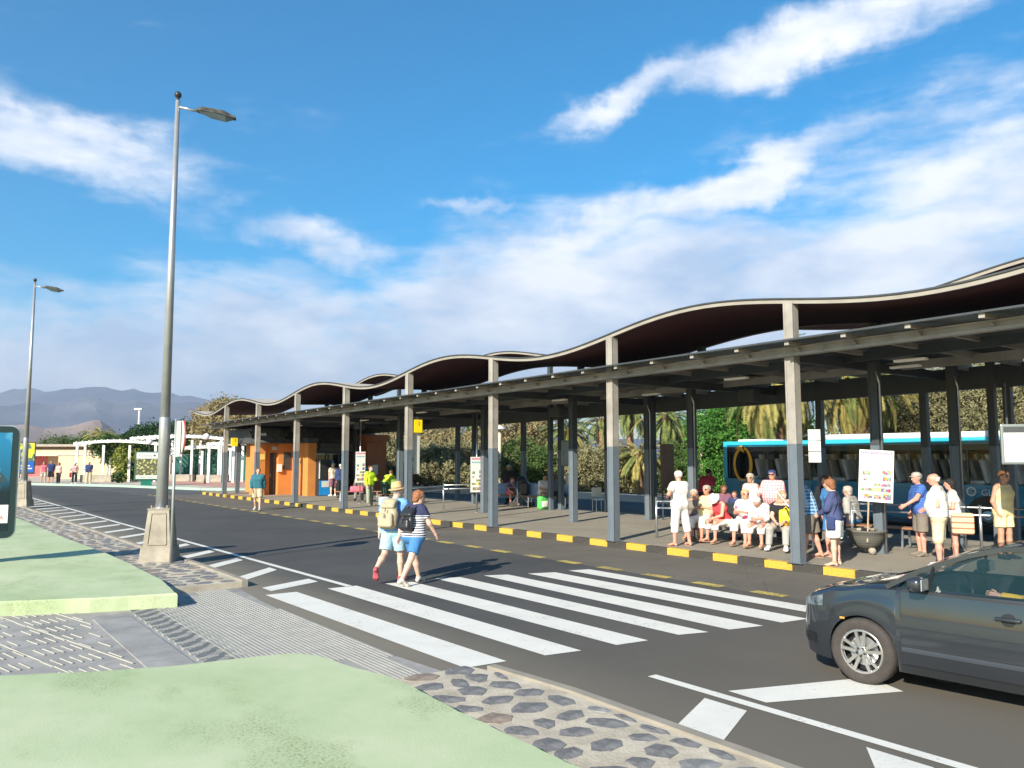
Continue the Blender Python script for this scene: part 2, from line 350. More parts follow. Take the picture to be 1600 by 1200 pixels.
# resample to equal stones
seg = []; acc_l = 0
L_ = [0]
for a, b in zip(cur, cur[1:]): L_.append(L_[-1] + (b - a).length)
def at_len(x):
    for i in range(len(L_) - 1):
        if L_[i + 1] >= x: return cur[i].lerp(cur[i + 1], (x - L_[i]) / max(1e-6, L_[i + 1] - L_[i]))
    return cur[-1]
step = .645; n = int(L_[-1] / step)
for i in range(n):
    a = at_len(i * step + .008); b = at_len((i + 1) * step - .008); d = (b - a).normalized(); nrm = Vector((d.y, -d.x))
    dz = rng.uniform(-.004, .004)
    fall = max(0, min(1, (i * step - 9) / 3.2)) if i * step < 12.2 else 1     # kerb sinks towards the drive at its near end
    top = .035 + (.150 + dz - .035) * fall
    c_ = (a + b) / 2
    mb = MB(); Mx = Matrix.Rotation(math.atan2(d.y, d.x), 3, 'Z')
    mb.rbox((0, 0, (top - .05) / 2), ((b - a).length, .15, top + .05), .012)
    yellow = (i % 2 == 0)
    o = mb.build('kerb_stone', M['kerb_yellow'] if yellow else M['kerb_black'], plat, loc=(c_.x, c_.y, 0)); o.rotation_euler = (0, 0, math.atan2(d.y, d.x))
# far kerb and verge behind the bus lane
vk = mat('pale_kerb', (.55, .50, .42), .85, 0, .12, 3)
sf_struct('far_kerb', MB().prism([(14.7, -30), (15.15, -30), (14.95, 22), (12.6, 33), (9.6, 45), (9.3, 44.8), (12.2, 32.7), (14.5, 21.8)], -.03, .34), vk)
sf_struct('verge', MB().prism([(15.16, -40), (90, -40), (90, 120), (-4, 120), (4, 60), (9.8, 45.2), (12.9, 33), (15.0, 22)], -.03, .085), mat('verge_soil', (.20, .16, .10), .95, 0, .3, .7))

# green painted pavement: the near slab, the farther slab, and the sunk crossing between them
gp = NT('green_pavement_paint', .8, .3)
c = gp.mix(gp.rng(gp.noise(.9, 8, .62, gp.map((1, .55, 1), .3)), .3, .7), (.355, .435, .235), (.485, .54, .335))
c = gp.mix(gp.rng(gp.noise(.33, 7, .65), .46, .66, 0, .55), c, (.56, .58, .38))
moss = gp.rng(gp.noise(.75, 8, .72, gp.map((1, .6, 1), .4, (3, 2, 0))), .50, .64)
pit = gp.math('MULTIPLY', gp.rng(gp.noise(42, 4, .7), .50, .60), gp.math('ADD', gp.math('MULTIPLY', moss, .9), .04))
c = gp.mix(gp.math('MULTIPLY', moss, .22), c, (.30, .36, .17))
c = gp.mix(pit, c, (.20, .25, .12))
c = gp.mix(gp.rng(gp.noise(.8, 9, .72, gp.map((1, 1, 1), 0, (4, 9, 0))), .64, .72, 0, .65), c, (.62, .54, .38))
gp.col(c); gp.bump(gp.math('ADD', gp.noise(60, 5, .7), gp.math('MULTIPLY', pit, -.6)), .30, .010)
M['green'] = gp.m
def slab(name, poly, z1, edge, m):
    """raised slab with a broken, slightly uneven lip: polygon subdivided and jittered"""
    P = []
    for i in range(len(poly)):
        a = Vector(poly[i]); b = Vector(poly[(i + 1) % len(poly)]); k = max(1, min(60, int((b - a).length / edge)))
        for j in range(k):
            q = a.lerp(b, j / k); P.append((q.x + rng.uniform(-.008, .008), q.y + rng.uniform(-.008, .008)))
    n = len(P); cx = sum(p[0] for p in P) / n; cy = sum(p[1] for p in P) / n
    A = sum(P[i][0] * P[(i + 1) % n][1] - P[(i + 1) % n][0] * P[i][1] for i in range(n))
    if A < 0: P = P[::-1]
    def inset(d):
        out = []
        for i in range(n):
            a = Vector(P[i - 1]); b = Vector(P[(i + 1) % n]); t = (b - a).normalized(); nn = Vector((-t.y, t.x)); out.append((P[i][0] + nn.x * d, P[i][1] + nn.y * d))
        return out
    r0, r1, r2 = P, P, inset(.025)
    vs = [(x, y, -.04) for x, y in r0] + [(x, y, z1 - .025 + rng.uniform(-.004, .004)) for x, y in r1] + [(x, y, z1) for x, y in r2]
    fs = [(i, (i + 1) % n, n + (i + 1) % n, n + i) for i in range(n)] + [(n + i, n + (i + 1) % n, 2 * n + (i + 1) % n, 2 * n + i) for i in range(n)] + [tuple(range(2 * n, 3 * n))]
    return sf_struct(name, MB().add(vs, fs), m)
slab('green_pavement', [(-40, -2.2), (-13.01, .02), (-12.25, -.35), (-11.6, -.6), (-10.8, -.72), (-10.43, -.83), (-10.25, -1.1), (-10.15, -1.79), (-10.04, -2.19), (-10.02, -2.58), (-10.07, -3.52), (-10.08, -5.5), (-10.05, -16), (-40, -16)], .12, .12, M['green'])
slab('green_pavement', [(-60, 60), (-60, 12), (-30, 8.2), (-12.72, 4.03), (-11.68, 3.57), (-10.58, 3.26), (-10.52, 3.79), (-10.42, 4.81), (-10.41, 5.8), (-10.41, 7.48), (-10.46, 9.7), (-10.66, 13.54), (-10.83, 19.82), (-11.4, 30), (-12.2, 44), (-16, 60)], .21, .15, M['green'])
# crossing floor between the slabs: grey tiles, each a slab of its own, with raised ribs
tile_m = mat('grey_tile', (.26, .245, .22), .75, 0, .22, 2, .3, 50, tint=(.32, .30, .27)); tile_p = mat('grey_tile_smooth', (.25, .24, .225), .7, 0, .2, 1.5, .2, 60, tint=(.31, .295, .27))
rib_m = mat('tile_rib', (.40, .385, .33), .75, 0, .15, 5); rib_d = mat('tile_rib_grey', (.30, .295, .27), .75, 0, .15, 5)
cross = sf_struct('crossing_ramp', MB().sheet([(-40, -2.3), (-13, -.1), (-10, -1.6), (-9.95, -2.5), (-9.3, -2.3), (-9.52, 0), (-9.42, 3), (-9.26, 4.8), (-10.3, 4.9), (-10.5, 3.4), (-12.7, 4.2), (-30, 8.5), (-40, 12.2)], .008), tile_m)
ribs = MB()
for i in range(27):
    t = -9.44 - i * .054 
    s0 = -2.15 if t > -9.9 else (-1.0 if t > -10.15 else -.86); s1 = 4.45 if t > -10.0 else (4.1 if t > -10.3 else 3.2 + (t + 10.4) * 0)
    if t > -9.5: s0, s1 = -1.2, 2.2
    ribs.bbox((t - .014, s0, .005), (t + .014, s1, .019))
ribs.build('rib', rib_d, cross)['kind'] = 'stuff'
# plain grey paving plates either side of which the ribbed tiles lie
for j in range(8):
    s0 = -.35 + j * .42
    MB().rbox((-11.50, s0 + .2, .009), (.46, .405, .02), .004).build('paving_plate', tile_p, cross)
rib_l = mat('tile_rib_pale', (.37, .36, .31), .75, 0, .15, 5)
mb = MB(); mc = MB()
for k in range(14):        # parquet of fine ribs beside the ribbed tiles
    s0 = -.62 + k * .30; t0, t1 = -11.22, -10.66
    for j in range(5):
        a = s0 + j * .042
        if j < 4: mb.bar((t0 + .03, a, .011), (t1 - .03, a + .50, .011), .012, .006)
        w = .10 + .09 * j
        if s0 + .25 + j * .03 < 3.0: mc.bar((t0 + .01, s0 + .215 + j * .02, .0145), (t0 + w * .55, s0 + .225 + j * .02, .0145), .013, .012); mc.bar((t1 - w * .55, s0 + .47 + j * .02, .0145), (t1 - .01, s0 + .475 + j * .02, .0145), .013, .012)
mb.build('rib', rib_d, cross)['kind'] = 'stuff'; mc.build('rib', rib_l, cross)['kind'] = 'stuff'
mb = MB(); dv_ = Vector((.235, -.97, 0))
for k in range(9):         # long lines with staggered rows of short ribs between them
    a = Vector((-16.4 + k * .60, 4.3, .016)); t_end = -11.80
    L_l = min(5.2, (t_end - a.x) / .235); 
    if L_l > .3: mb.bar(a, a + dv_ * L_l, .013, .010)
for r_ in range(9):
    for k in range(44):
        a = Vector((-16.0 + k * .095, -.4 + r_ * .62 + (k % 7) * .014, .016))
        if k % 7 in (0,) : continue
        b_ = a + dv_ * .33
        if b_.x > -11.80 or a.y > 4.2: continue
        mb.bar(a, b_, .012, .010)
mb.build('rib', rib_l, cross)['kind'] = 'stuff'
# rubble-stone strip between the green slabs and the asphalt
mort = mat('mortar', (.40, .34, .25), .9, 0, .22, 2.5, .7, 40, tint=(.48, .42, .32))
stone_c = [mat('stone_%s' % n, c, .75, 0, .3, 6, .6, 14, tint=tn) for n, c, tn in (('slate', (.12, .115, .11), (.19, .18, .17)), ('brown', (.20, .15, .11), (.27, .21, .16)), ('grey', (.17, .165, .155), (.24, .235, .22)))]
def outer(s):  # asphalt side of the strip
    P = [(-14, -8.86), (-5.6, -8.86), (-3.4, -8.84), (-2.3, -8.95), (-2.0, -9.15)] if s < -2 else [(4.4, -9.22), (8, -9.24), (11, -9.42), (15.7, -9.55), (26, -9.85), (29, -9.95), (42, -10.3)]
    for (a, ta), (b, tb) in zip(P, P[1:]):
        if a <= s <= b: return ta + (tb - ta) * (s - a) / (b - a)
    return P[-1][1] if s > P[-1][0] else P[0][1]
def inner(s):
    P = [(-16, -10.05), (-5.3, -10.05), (-3.5, -10.07), (-2.5, -10.02), (-2.0, -9.9)] if s < -2 else [(3.6, -10.5), (5.8, -10.41), (9.7, -10.46), (13.5, -10.66), (19.8, -10.83), (30, -11.4), (44, -12.2)]
    for (a, ta), (b, tb) in zip(P, P[1:]):
        if a <= s <= b: return ta + (tb - ta) * (s - a) / (b - a)
    return P[-1][1] if s > P[-1][0] else P[0][1]
def strip(s0, s1, z):
    ss = [s0 + (s1 - s0) * i / 24 for i in range(25)]
    poly = [(outer(s), s) for s in ss] + [(inner(s) - .02, s) for s in ss[::-1]]
    return sf_struct('stone_strip', MB().prism(poly, -.04, z), mort)
def stones(parent, s0, s1, z, size, seed, as_stuff=False):
    r = random.Random(seed); s = s0 + size * .3; row = 0; allmb = MB(); made = 0
    while s < s1:
        a, b = inner(s) + .05, outer(s) - .06; t = a + r.uniform(0, .06)
        while t < b - .06:
            w = r.uniform(.20, .42) if not as_stuff else r.uniform(.2, .36); w = min(w, b - t + .02)
            L2 = size * r.uniform(.60, 1.05)
            cx, cy = t + w / 2, s + r.uniform(-.06, .06); ph = r.uniform(0, 6.28); n = r.choice((6, 7, 8, 9)); sk = r.uniform(-.3, .3)
            top = []; bot = []
            for k in range(n):
                th = ph + 2 * math.pi * k / n + r.uniform(-.3, .3); rr = r.uniform(.84, 1.14)
                dx, dy = math.cos(th) * w / 2 * rr * 1.0, math.sin(th) * L2 / 2 * rr; dx += sk * dy
                bot.append((dx, dy, -.03)); top.append((dx * .90, dy * .90, r.uniform(.002, .008)))
            mid = [(x * .5, y * .5, .009 + r.uniform(-.003, .004)) for x, y, _ in top]
            fs = [(i, (i + 1) % n, n + (i + 1) % n, n + i) for i in range(n)] + [(n + i, n + (i + 1) % n, 2 * n + (i + 1) % n, 2 * n + i) for i in range(n)] + [tuple(range(2 * n, 3 * n))]
            if as_stuff: allmb.cur = r.choice((0, 1, 2)); allmb.add([(x + cx, y + cy, q + z) for x, y, q in bot + top + mid], fs)
            else:
                mb = MB().add(bot + top + mid, fs); mb.build('stone', r.choice(stone_c[:1] * 3 + stone_c), parent, loc=(cx, cy, z))
            t += w + r.uniform(.0, .03)
        s += size * r.uniform(.84, .95)
    if as_stuff: allmb.build('stones', stone_c, parent)['kind'] = 'stuff'
st1 = strip(-14, -2.12, .035); stones(st1, -8.5, -2.2, .035, .38, 3)
st2 = strip(4.5, 43, .10); stones(st2, 4.6, 13.0, .10, .36, 5); stones(st2, 13.2, 32, .10, .42, 6, True)
# kerb rail of the strip (thin cement edging) along the asphalt
edg = MB()
for s0, s1, z in ((-14, -2.3, .05), (4.5, 43, .115)):
    ss = [s0 + (s1 - s0) * i / 30 for i in range(31)]
    for a, b in zip(ss, ss[1:]): edg.bar((outer(a) + .05, a, z / 2), (outer(b) + .05, b, z / 2), .10, z + .02)
sf_struct('edging', edg, mat('cement_edging', (.27, .24, .19), .9, 0, .15, 3))

# plaza beyond the road
pl = mat('plaza_paving', (.38, .32, .24), .9, 0, .12, .8, .2, 30, tint=(.55, .47, .36))
plz = struct('plaza', MB().prism([(-120, 60), (-39.4, 63.6), (-33, 61.0), (-28.6, 58.9), (-20.5, 53.2), (-16.4, 51.5), (-12, 50.5), (-6.6, 52), (-4, 62), (-8, 75), (-30, 100), (-60, 120), (-160, 120)], -.03, .12), pl)
rp = mat('red_paving', (.42, .20, .14), .9, 0, .15, 1.2, tint=(.50, .27, .2))
MB().sheet([(-31, 70), (-26.8, 62.4), (-20, 55.2), (-9, 53.5), (-5, 63), (-20, 74)], .124).build('red_paving', rp, plz)
gk2 = mat('green_kerb', (.33, .47, .36), .8, 0, .12, 2)
kb = MB()
pts = [(-39.4, 63.6), (-33, 61.0), (-28.6, 58.9), (-20.5, 53.2), (-16.4, 51.5), (-12, 50.5)]
for i, (a, b) in enumerate(zip(pts, pts[1:])): kb.bar((a[0], a[1] - .15, .07), (b[0], b[1] - .15, .07), .35, .17)
kb.build('kerb', gk2, plz)

# mountains: eroded ridges several kilometres off
def ridge(name, dist, depth, profile, seed, m, x0, x1, nx=150, ny=26, rough=.22):
    r = np.random.RandomState(seed); xs = np.linspace(x0, x1, nx); vs = []; fs = []
    def fb(x, y, o):
        v = 0; a = 1; f = 1
        for k in range(o):
            v = v + a * np.sin(x * f * 1.7 + r2[k] + 1.3 * np.sin(y * f * 2.1 + r3[k])) * np.cos(y * f * 1.9 + r3[k] + 1.1 * np.sin(x * f * 1.3 + r2[k] * 2)); a *= .52; f *= 2.07
        return v
    r2 = r.uniform(0, 6, 9); r3 = r.uniform(0, 6, 9)
    px = [p[0] for p in profile]; ph = [p[1] for p in profile]
    for j in range(ny):
        q = j / (ny - 1)
        for i, x in enumerate(xs):
            top = np.interp(x, px, ph)
            h = top * (q ** 1.15)
            gul = fb(x / dist * 22, q * 2.2, 6)
            h = max(-5, h * (1 + rough * gul * .35) + top * .05 * gul * (1 - q))
            vs.append((x * (1 + q * depth / dist), dist + q * depth + (60 if rough > .1 else 8) * gul, h * (1 + q * depth / dist)))
    for j in range(ny - 1):
        for i in range(nx - 1): a = j * nx + i; fs.append((a, a + 1, a + nx + 1, a + nx))
    o = MB().add(vs, fs).build(name, m, None, smooth=False); o['kind'] = 'structure'; return o
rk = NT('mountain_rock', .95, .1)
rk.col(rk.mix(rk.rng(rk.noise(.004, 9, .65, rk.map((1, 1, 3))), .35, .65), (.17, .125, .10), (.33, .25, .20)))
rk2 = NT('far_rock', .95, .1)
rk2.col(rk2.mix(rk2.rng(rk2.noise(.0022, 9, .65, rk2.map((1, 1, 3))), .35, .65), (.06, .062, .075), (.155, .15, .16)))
# heights at 1000 m distance units: pixel offsets above the eye line / 1240
hp = lambda dist, L: [((x - 800) / 1240 * dist, (714 - y) / 1240 * dist) for x, y in L]
ridge('hills', 1500, 300, hp(1500, [(-400, 672), (0, 664), (40, 662), (70, 668), (105, 666), (135, 658), (156, 653), (176, 666), (200, 690), (230, 705), (330, 708), (900, 712)]), 3, rk.m, -1500, 300, rough=.035)
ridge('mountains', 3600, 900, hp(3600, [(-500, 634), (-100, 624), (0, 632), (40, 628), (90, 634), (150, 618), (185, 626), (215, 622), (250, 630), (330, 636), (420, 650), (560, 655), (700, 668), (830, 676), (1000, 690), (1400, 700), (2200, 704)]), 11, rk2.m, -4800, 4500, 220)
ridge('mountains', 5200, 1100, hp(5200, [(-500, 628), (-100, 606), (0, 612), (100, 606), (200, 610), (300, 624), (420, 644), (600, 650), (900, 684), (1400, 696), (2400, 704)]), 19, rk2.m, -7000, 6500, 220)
# haze: one closed box of thin air round everything, sky outside
hz = bpy.data.materials.new('haze_air'); hz.use_nodes = True; hz.node_tree.nodes.clear()
ho = hz.node_tree.nodes.new('ShaderNodeOutputMaterial'); hv = hz.node_tree.nodes.new('ShaderNodeVolumePrincipled')
hv.inputs['Color'].default_value = (.66, .79, 1.0, 1); hv.inputs['Density'].default_value = HAZE = .00015; hv.inputs['Anisotropy'].default_value = .2
hz.node_tree.links.new(hv.outputs[0], ho.inputs['Volume'])
hb = MB().bbox((-9500, -120, -12), (9500, 7600, 760)).build('haze', hz); hb['kind'] = 'stuff'
# ------------------------------------------------------------------ bus station canopy
BAY = 5.10
def beam_h(s): return 4.18 - .0103 * s          # underside of the front beam; the whole roof falls slightly away
def wave_h(s):                                   # near edge of the wavy roof
    return 5.27 - .0088 * s + .27 * math.cos(2 * math.pi * (s - 2.45) / 10.42)
can = st_thing('station_canopy', 'long grey steel bus station canopy with wavy dark roof over the platform', 'bus station')
C = lambda mb, name, m, p=None, smooth=False: mb.build(name, m, p or can, smooth)
COLS = [(.10, BAY * k) for k in range(-2, 8)]
SZ = .21
def column(t, s, top, w=SZ, dado=2.45, mats=None, cable=False):
    mb = MB(); h0 = .15 if t < 7.4 else .0
    # hollow-section look: rounded core with two flanges proud of the web
    z = dado
    for i, (a, b) in enumerate(((h0, z), (z, top))):
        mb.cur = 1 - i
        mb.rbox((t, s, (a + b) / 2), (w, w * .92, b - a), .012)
        mb.bbox((t - w / 2 - .012, s - w * .5, a), (t - w / 2 + .004, s - w * .5 + .035, b)); mb.bbox((t - w / 2 - .012, s + w * .5 - .035, a), (t - w / 2 + .004, s + w * .5, b))
    mb.cur = 1; mb.bbox((t - w * .8, s - w * .8, h0), (t + w * .8, s + w * .8, h0 + .012))
    o = C(mb, 'column', mats or [M['steel'], M['steel_dado']])
    if cable: 
        MB().tube([(t - w * .3, s - w * .5 - .03, h0), (t - w * .3, s - w * .5 - .03, top - .5), (t - w * .3 - .12, s - w * .5 - .03, top - .25)], .022, 6).build('downpipe', M['galv'], o, True)
    return o
for t, s in COLS:
    if s < -11: continue
    column(t, s, wave_h(s) - .03 if s < 36 else wave_h(35.7) - .03)
ROW2 = [(2.9, -.16), (3.95, 5.85), (3.05, 9.95), (3.2, 15.1), (2.6, 20.4), (1.1, 36.6), (2.75, -5.6)]
ROW3 = [(5.35, -.7), (5.65, 9.15), (5.5, -5.8)]
ROW4 = [(7.3, 3.9), (7.3, 12.8), (6.6, 14.7), (7.3, 23.2), (7.3, -1.1), (7.3, 8.7), (7.3, 18), (7.3, 0.9)]
SHADED_COL = [M['dark_steel'], M['steel_dado']]  # inner columns: canopy shade put into the colour, upper part darkened from beige
for i, (t, s) in enumerate(ROW2): column(t, s, beam_h(s) + .1, .20, mats=SHADED_COL, cable=i in (0, 1))
for i, (t, s) in enumerate(ROW3): column(t, s, beam_h(s) + .1, .20, mats=SHADED_COL, cable=True)
for i, (t, s) in enumerate(ROW4): column(t, s, beam_h(s) + .3, .18, mats=SHADED_COL)
S0, S1 = -11.0, 38.2
# front beam: I-section channel in lengths between columns
def run(name, m, t0, t1, dz0, dz1, s0=S0, s1=S1, step=BAY, f=beam_h):
    s = s0; last = None
    while s < s1 - .01:
        e = min(s1, s + step); mb = MB()
        vs = []
        for ss in (s + .004, e - .004):
            h = f(ss); vs += [(t0, ss, h + dz0), (t1, ss, h + dz0), (t1, ss, h + dz1), (t0, ss, h + dz1)]
        mb.add(vs, [(3, 2, 1, 0), (4, 5, 6, 7), (0, 1, 5, 4), (1, 2, 6, 5), (2, 3, 7, 6), (3, 0, 4, 7)])
        last = C(mb, name, m); s = e
    return last
SB = -BAY * 2 - .8
run('front_beam', M['steel'], -.10, .08, 0, .055, SB); run('front_beam', M['steel'], -.045, .03, .055, .14, SB); run('front_beam', M['steel'], -.08, .08, .14, .175, SB)
# rafters with open ends and the glass strip lying on them
def raft(s, t0=-.50, t1=7.3):
    h = beam_h(s); mb = MB()
    mb.add([(t0, s - .035, h + .165), (t0, s + .035, h + .165), (t0, s + .035, h + .23), (t0, s - .035, h + .23),
            (t1, s - .035, h + .16), (t1, s + .035, h + .16), (t1, s + .035, h + .34), (t1, s - .035, h + .34)], [(3, 2, 1, 0), (4, 5, 6, 7), (0, 1, 5, 4), (1, 2, 6, 5), (2, 3, 7, 6), (3, 0, 4, 7)])
    mb.add([(-.10, s - .03, h + .05), (-.10, s + .03, h + .05), (-.22, s + .03, h + .11), (-.22, s - .03, h + .11), (-.10, s - .03, h + .13), (-.10, s + .03, h + .13)], [(0, 1, 2, 3), (0, 3, 4), (1, 5, 2), (3, 2, 5, 4)])
    mb.box((t0 - .004, s, h + .198), (.012, .095, .085))
    C(mb, 'rafter', M['steel'])
s = -9.6
while s < 38: raft(s); s += 1.165
gls = NT('canopy_glass', .35, .5); gls.b.inputs['Alpha'].default_value = .93
gls.col(gls.mix(gls.rng(gls.noise(.8, 6), .35, .65), (.085, .10, .10), (.14, .155, .15)))
def tilt_run(name, m, t0, z0, t1, z1, th, s0, s1, step):
    s = s0
    while s < s1 - .01:
        e = min(s1, s + step); vs = []
        for ss in (s + .005, e - .005): h = beam_h(ss); vs += [(t0, ss, h + z0), (t1, ss, h + z1), (t1, ss, h + z1 + th), (t0, ss, h + z0 + th)]
        C(MB().add(vs, [(3, 2, 1, 0), (4, 5, 6, 7), (0, 1, 5, 4), (1, 2, 6, 5), (2, 3, 7, 6), (3, 0, 4, 7)]), name, m); s = e
tilt_run('glass_panel', gls.m, -.54, .238, .92, .352, .014, -9.6, 38, 1.165)
tilt_run('edge_trim', M['dark_steel'], -.565, .230, -.543, .233, .035, -9.6, 38.2, 5.825)
run('roof_deck', M['deck'], .95, 7.35, .345, .44, -9.6, 38.2)
run('purlin', M['dark_steel'], 2.2, 2.32, .05, .24, -9.6, 38.2); run('purlin', M['steel'], 4.6, 4.72, .05, .24, -9.6, 38.2)
run('back_beam', M['dark_steel'], 7.15, 7.4, -.30, .25, -9.6, 38.2)
# cross beams under the deck at each bay
for k in range(-1, 8):
    s = BAY * k + .2; h = beam_h(s); C(MB().bbox((.12, s - .07, h - .05), (7.1, s + .07, h + .15)), 'cross_beam', M['dark_steel'])
# wavy roof sheets: boarded underside, pale edge channel and thin dark flashing on top
dk = NT('roof_boards', .8, .2)
P = dk.sep(); bd = dk.math('FRACT', dk.math('MULTIPLY', P[0], 7.5))
c = dk.mix(dk.rng(dk.noise(1.5, 6, .6, dk.map((4, .3, 1))), .3, .7), (.085, .028, .028), (.13, .048, .042))
c = dk.mix(dk.rng(bd, .0, .10, .6, 0), c, (.02, .01, .01)); dk.col(c)
top_m = mat('roof_top', (.42, .36, .29), .8, 0, .15, 1.2)
fas = NT('pale_fascia', .6, .4)
c = fas.mix(fas.rng(fas.noise(2.0, 7), .3, .7), (.25, .23, .19), (.33, .30, .25))
c = fas.mix(fas.rng(fas.noise(1.1, 9, .75), .62, .70, 0, .75), c, (.27, .15, .08)); fas.col(c)
def wave_roof(t0, t1, f0, f1, s0, s1, n=150):
    ss = np.linspace(s0, s1, n); nt_ = 7
    vs = []; fs = []
    for s in ss:
        for j in range(nt_):
            q = j / (nt_ - 1); h = f0(s) * (1 - q) + f1(s) * q; vs.append((t0 + (t1 - t0) * q, s, h - .02))
    m0 = len(vs)
    for s in ss:
        for j in range(nt_):
            q = j / (nt_ - 1); h = f0(s) * (1 - q) + f1(s) * q; vs.append((t0 + (t1 - t0) * q, s, h + .07))
    for i in range(n - 1):
        for j in range(nt_ - 1):
            a = i * nt_ + j; fs.append((a, a + 1, a + nt_ + 1, a + nt_)); b = a + m0; fs.append((b, b + nt_, b + nt_ + 1, b + 1))
    mb = MB().add(vs, fs); nf = len(fs); mb.m = [0 if k % 2 == 0 else 1 for k in range(nf)]
    C(mb, 'wave_roof', [dk.m, top_m], smooth=True)
    for (t, f, sgn) in ((t0, f0, -1), (t1, f1, 1)):
        i0 = 0
        while i0 < n - 1:
            i1 = min(n - 1, i0 + 15); fb_ = MB(); fl = MB()
            for mbb, (o1, o2, z1, z2) in ((fb_, (.0, .05, -.045, .035)), (fl, (-.01, .08, .037, .068))):
                vs = []
                for s in ss[i0:i1 + 1]:
                    h = f(s); vs += [(t + sgn * o1, s, h + z1), (t + sgn * o2, s, h + z1), (t + sgn * o2, s, h + z2), (t + sgn * o1, s, h + z2)]
                k = i1 - i0; fs = [(0, 1, 2, 3), (4 * k + 3, 4 * k + 2, 4 * k + 1, 4 * k)]
                for q in range(k):
                    for e in range(4): a = 4 * q + e; b = 4 * q + (e + 1) % 4; fs.append((a, b, b + 4, a + 4) if sgn < 0 else (a, a + 4, b + 4, b))
                mbb.add(vs, fs)
            C(fb_, 'fascia', fas.m); C(fl, 'flashing', M['dark_steel']); i0 = i1
far1 = lambda s: 5.36 - .0075 * s + .20 * math.cos(2 * math.pi * (s - 3.0) / 10.42)
wave_roof(.06, 4.1, wave_h, far1, -11.5, 41.8)
nb = lambda s: 6.36 - .004 * s + .32 * math.cos(2 * math.pi * (s - 7.5) / 10.8)
nb2 = lambda s: 6.3 - .004 * s + .25 * math.cos(2 * math.pi * (s - 8.0) / 10.8)
wave_roof(6.0, 8.6, nb, nb2, -12, 34.5)
for s in (-6.5, -1.2, 4.1, 9.4, 14.8, 20.1, 27.0, 32): column(6.15, s, nb(s) - .03, .16, mats=SHADED_COL)
for k in range(-2, 7): 
    s = BAY * k; C(MB().rbox((3.9, s + .3, (beam_h(s) + .4 + far1(s)) / 2), (.18, .18, far1(s) - beam_h(s) - .4), .01), 'strut', M['dark_steel'])
# light fittings, sign boxes, loudspeakers hanging under the deck
tubem = mat('fitting_white', (.8, .8, .78), .4, 0, 0)
for (t, s) in ((1.6, -1.6), (2.6, -1.0), (1.6, 2.5), (3.1, 6.6), (2.2, 9.6), (1.6, 17), (2.2, 23), (1.6, 29)):
    q = MB(); q.rbox((t, s, beam_h(s) - .12), (.14, .62, .05), .01); C(q, 'light_fitting', tubem)
for (t, s) in ((4.9, 4.6), (4.9, 12.9), (3.2, 25.5), (4.9, -3.0)):
    q = MB(); q.rbox((t, s, beam_h(s) - .22), (.30, .55, .34), .02); q.tube([(t, s, beam_h(s) - .05), (t, s, beam_h(s) + .3)], .025, 6); C(q, 'display_box', M['dark_steel'])
# ---------------- flat lettering as thin mesh text
def letters(txt, size, m, parent, loc, rot, name='lettering', align='CENTER', ext=.002):
    cu = bpy.data.curves.new('t', 'FONT'); cu.body = txt; cu.size = size; cu.align_x = align; cu.align_y = 'CENTER'; cu.extrude = ext; cu.resolution_u = 2
    o = bpy.data.objects.new('t', cu); COL.objects.link(o); dg = bpy.context.evaluated_depsgraph_get(); me = bpy.data.meshes.new_from_object(o.evaluated_get(dg))
    bpy.data.objects.remove(o); bpy.data.curves.remove(cu); me.materials.clear(); me.materials.append(m)
    q = obj(name, me, parent, loc); q.rotation_euler = rot; return q
ink = mat('ink_black', (.03, .03, .035), .6, 0, 0); pink = mat('ink_pink', (.55, .01, .12), .6, 0, 0); cyan = mat('ink_cyan', (.08, .42, .55), .6, 0, 0); navyi = mat('ink_navy', (.03, .07, .2), .6, 0, 0)
# yellow stop-number boxes on the columns
yel = mat('sign_yellow', (.90, .68, .01), .45, 0, .04)
def stop_box(t, s, z, num, label, ry=0.0):
    # a box whose face looks at the road and the approach; local x = across the face
    o = st_thing('stop_number_sign', label, 'sign', t, s, z, ry, 'yellow stop number boxes on the canopy columns')
    MB().rbox((0, 0, 0), (.34, .16, .46), .012).build('box', yel, o)
    if num: letters(num, .20, ink, o, (.03, -.083, .08), (R(90), 0, 0))
    MB().bbox((-.03, -.03, .23), (.03, .03, .33)).build('bracket', M['dark_steel'], o)
stop_box(.43, 15.3, 3.28, '1', 'yellow stop number box with a black 1 on the canopy column behind the strolling couple')
stop_box(.50, 35.5, 3.02, '2', 'yellow stop number box with a black 2 at the far end of the canopy', 0)
stop_box(6.2, 13.6, 3.05, '', 'dull yellow stop number box hanging in shade above a grey notice case')
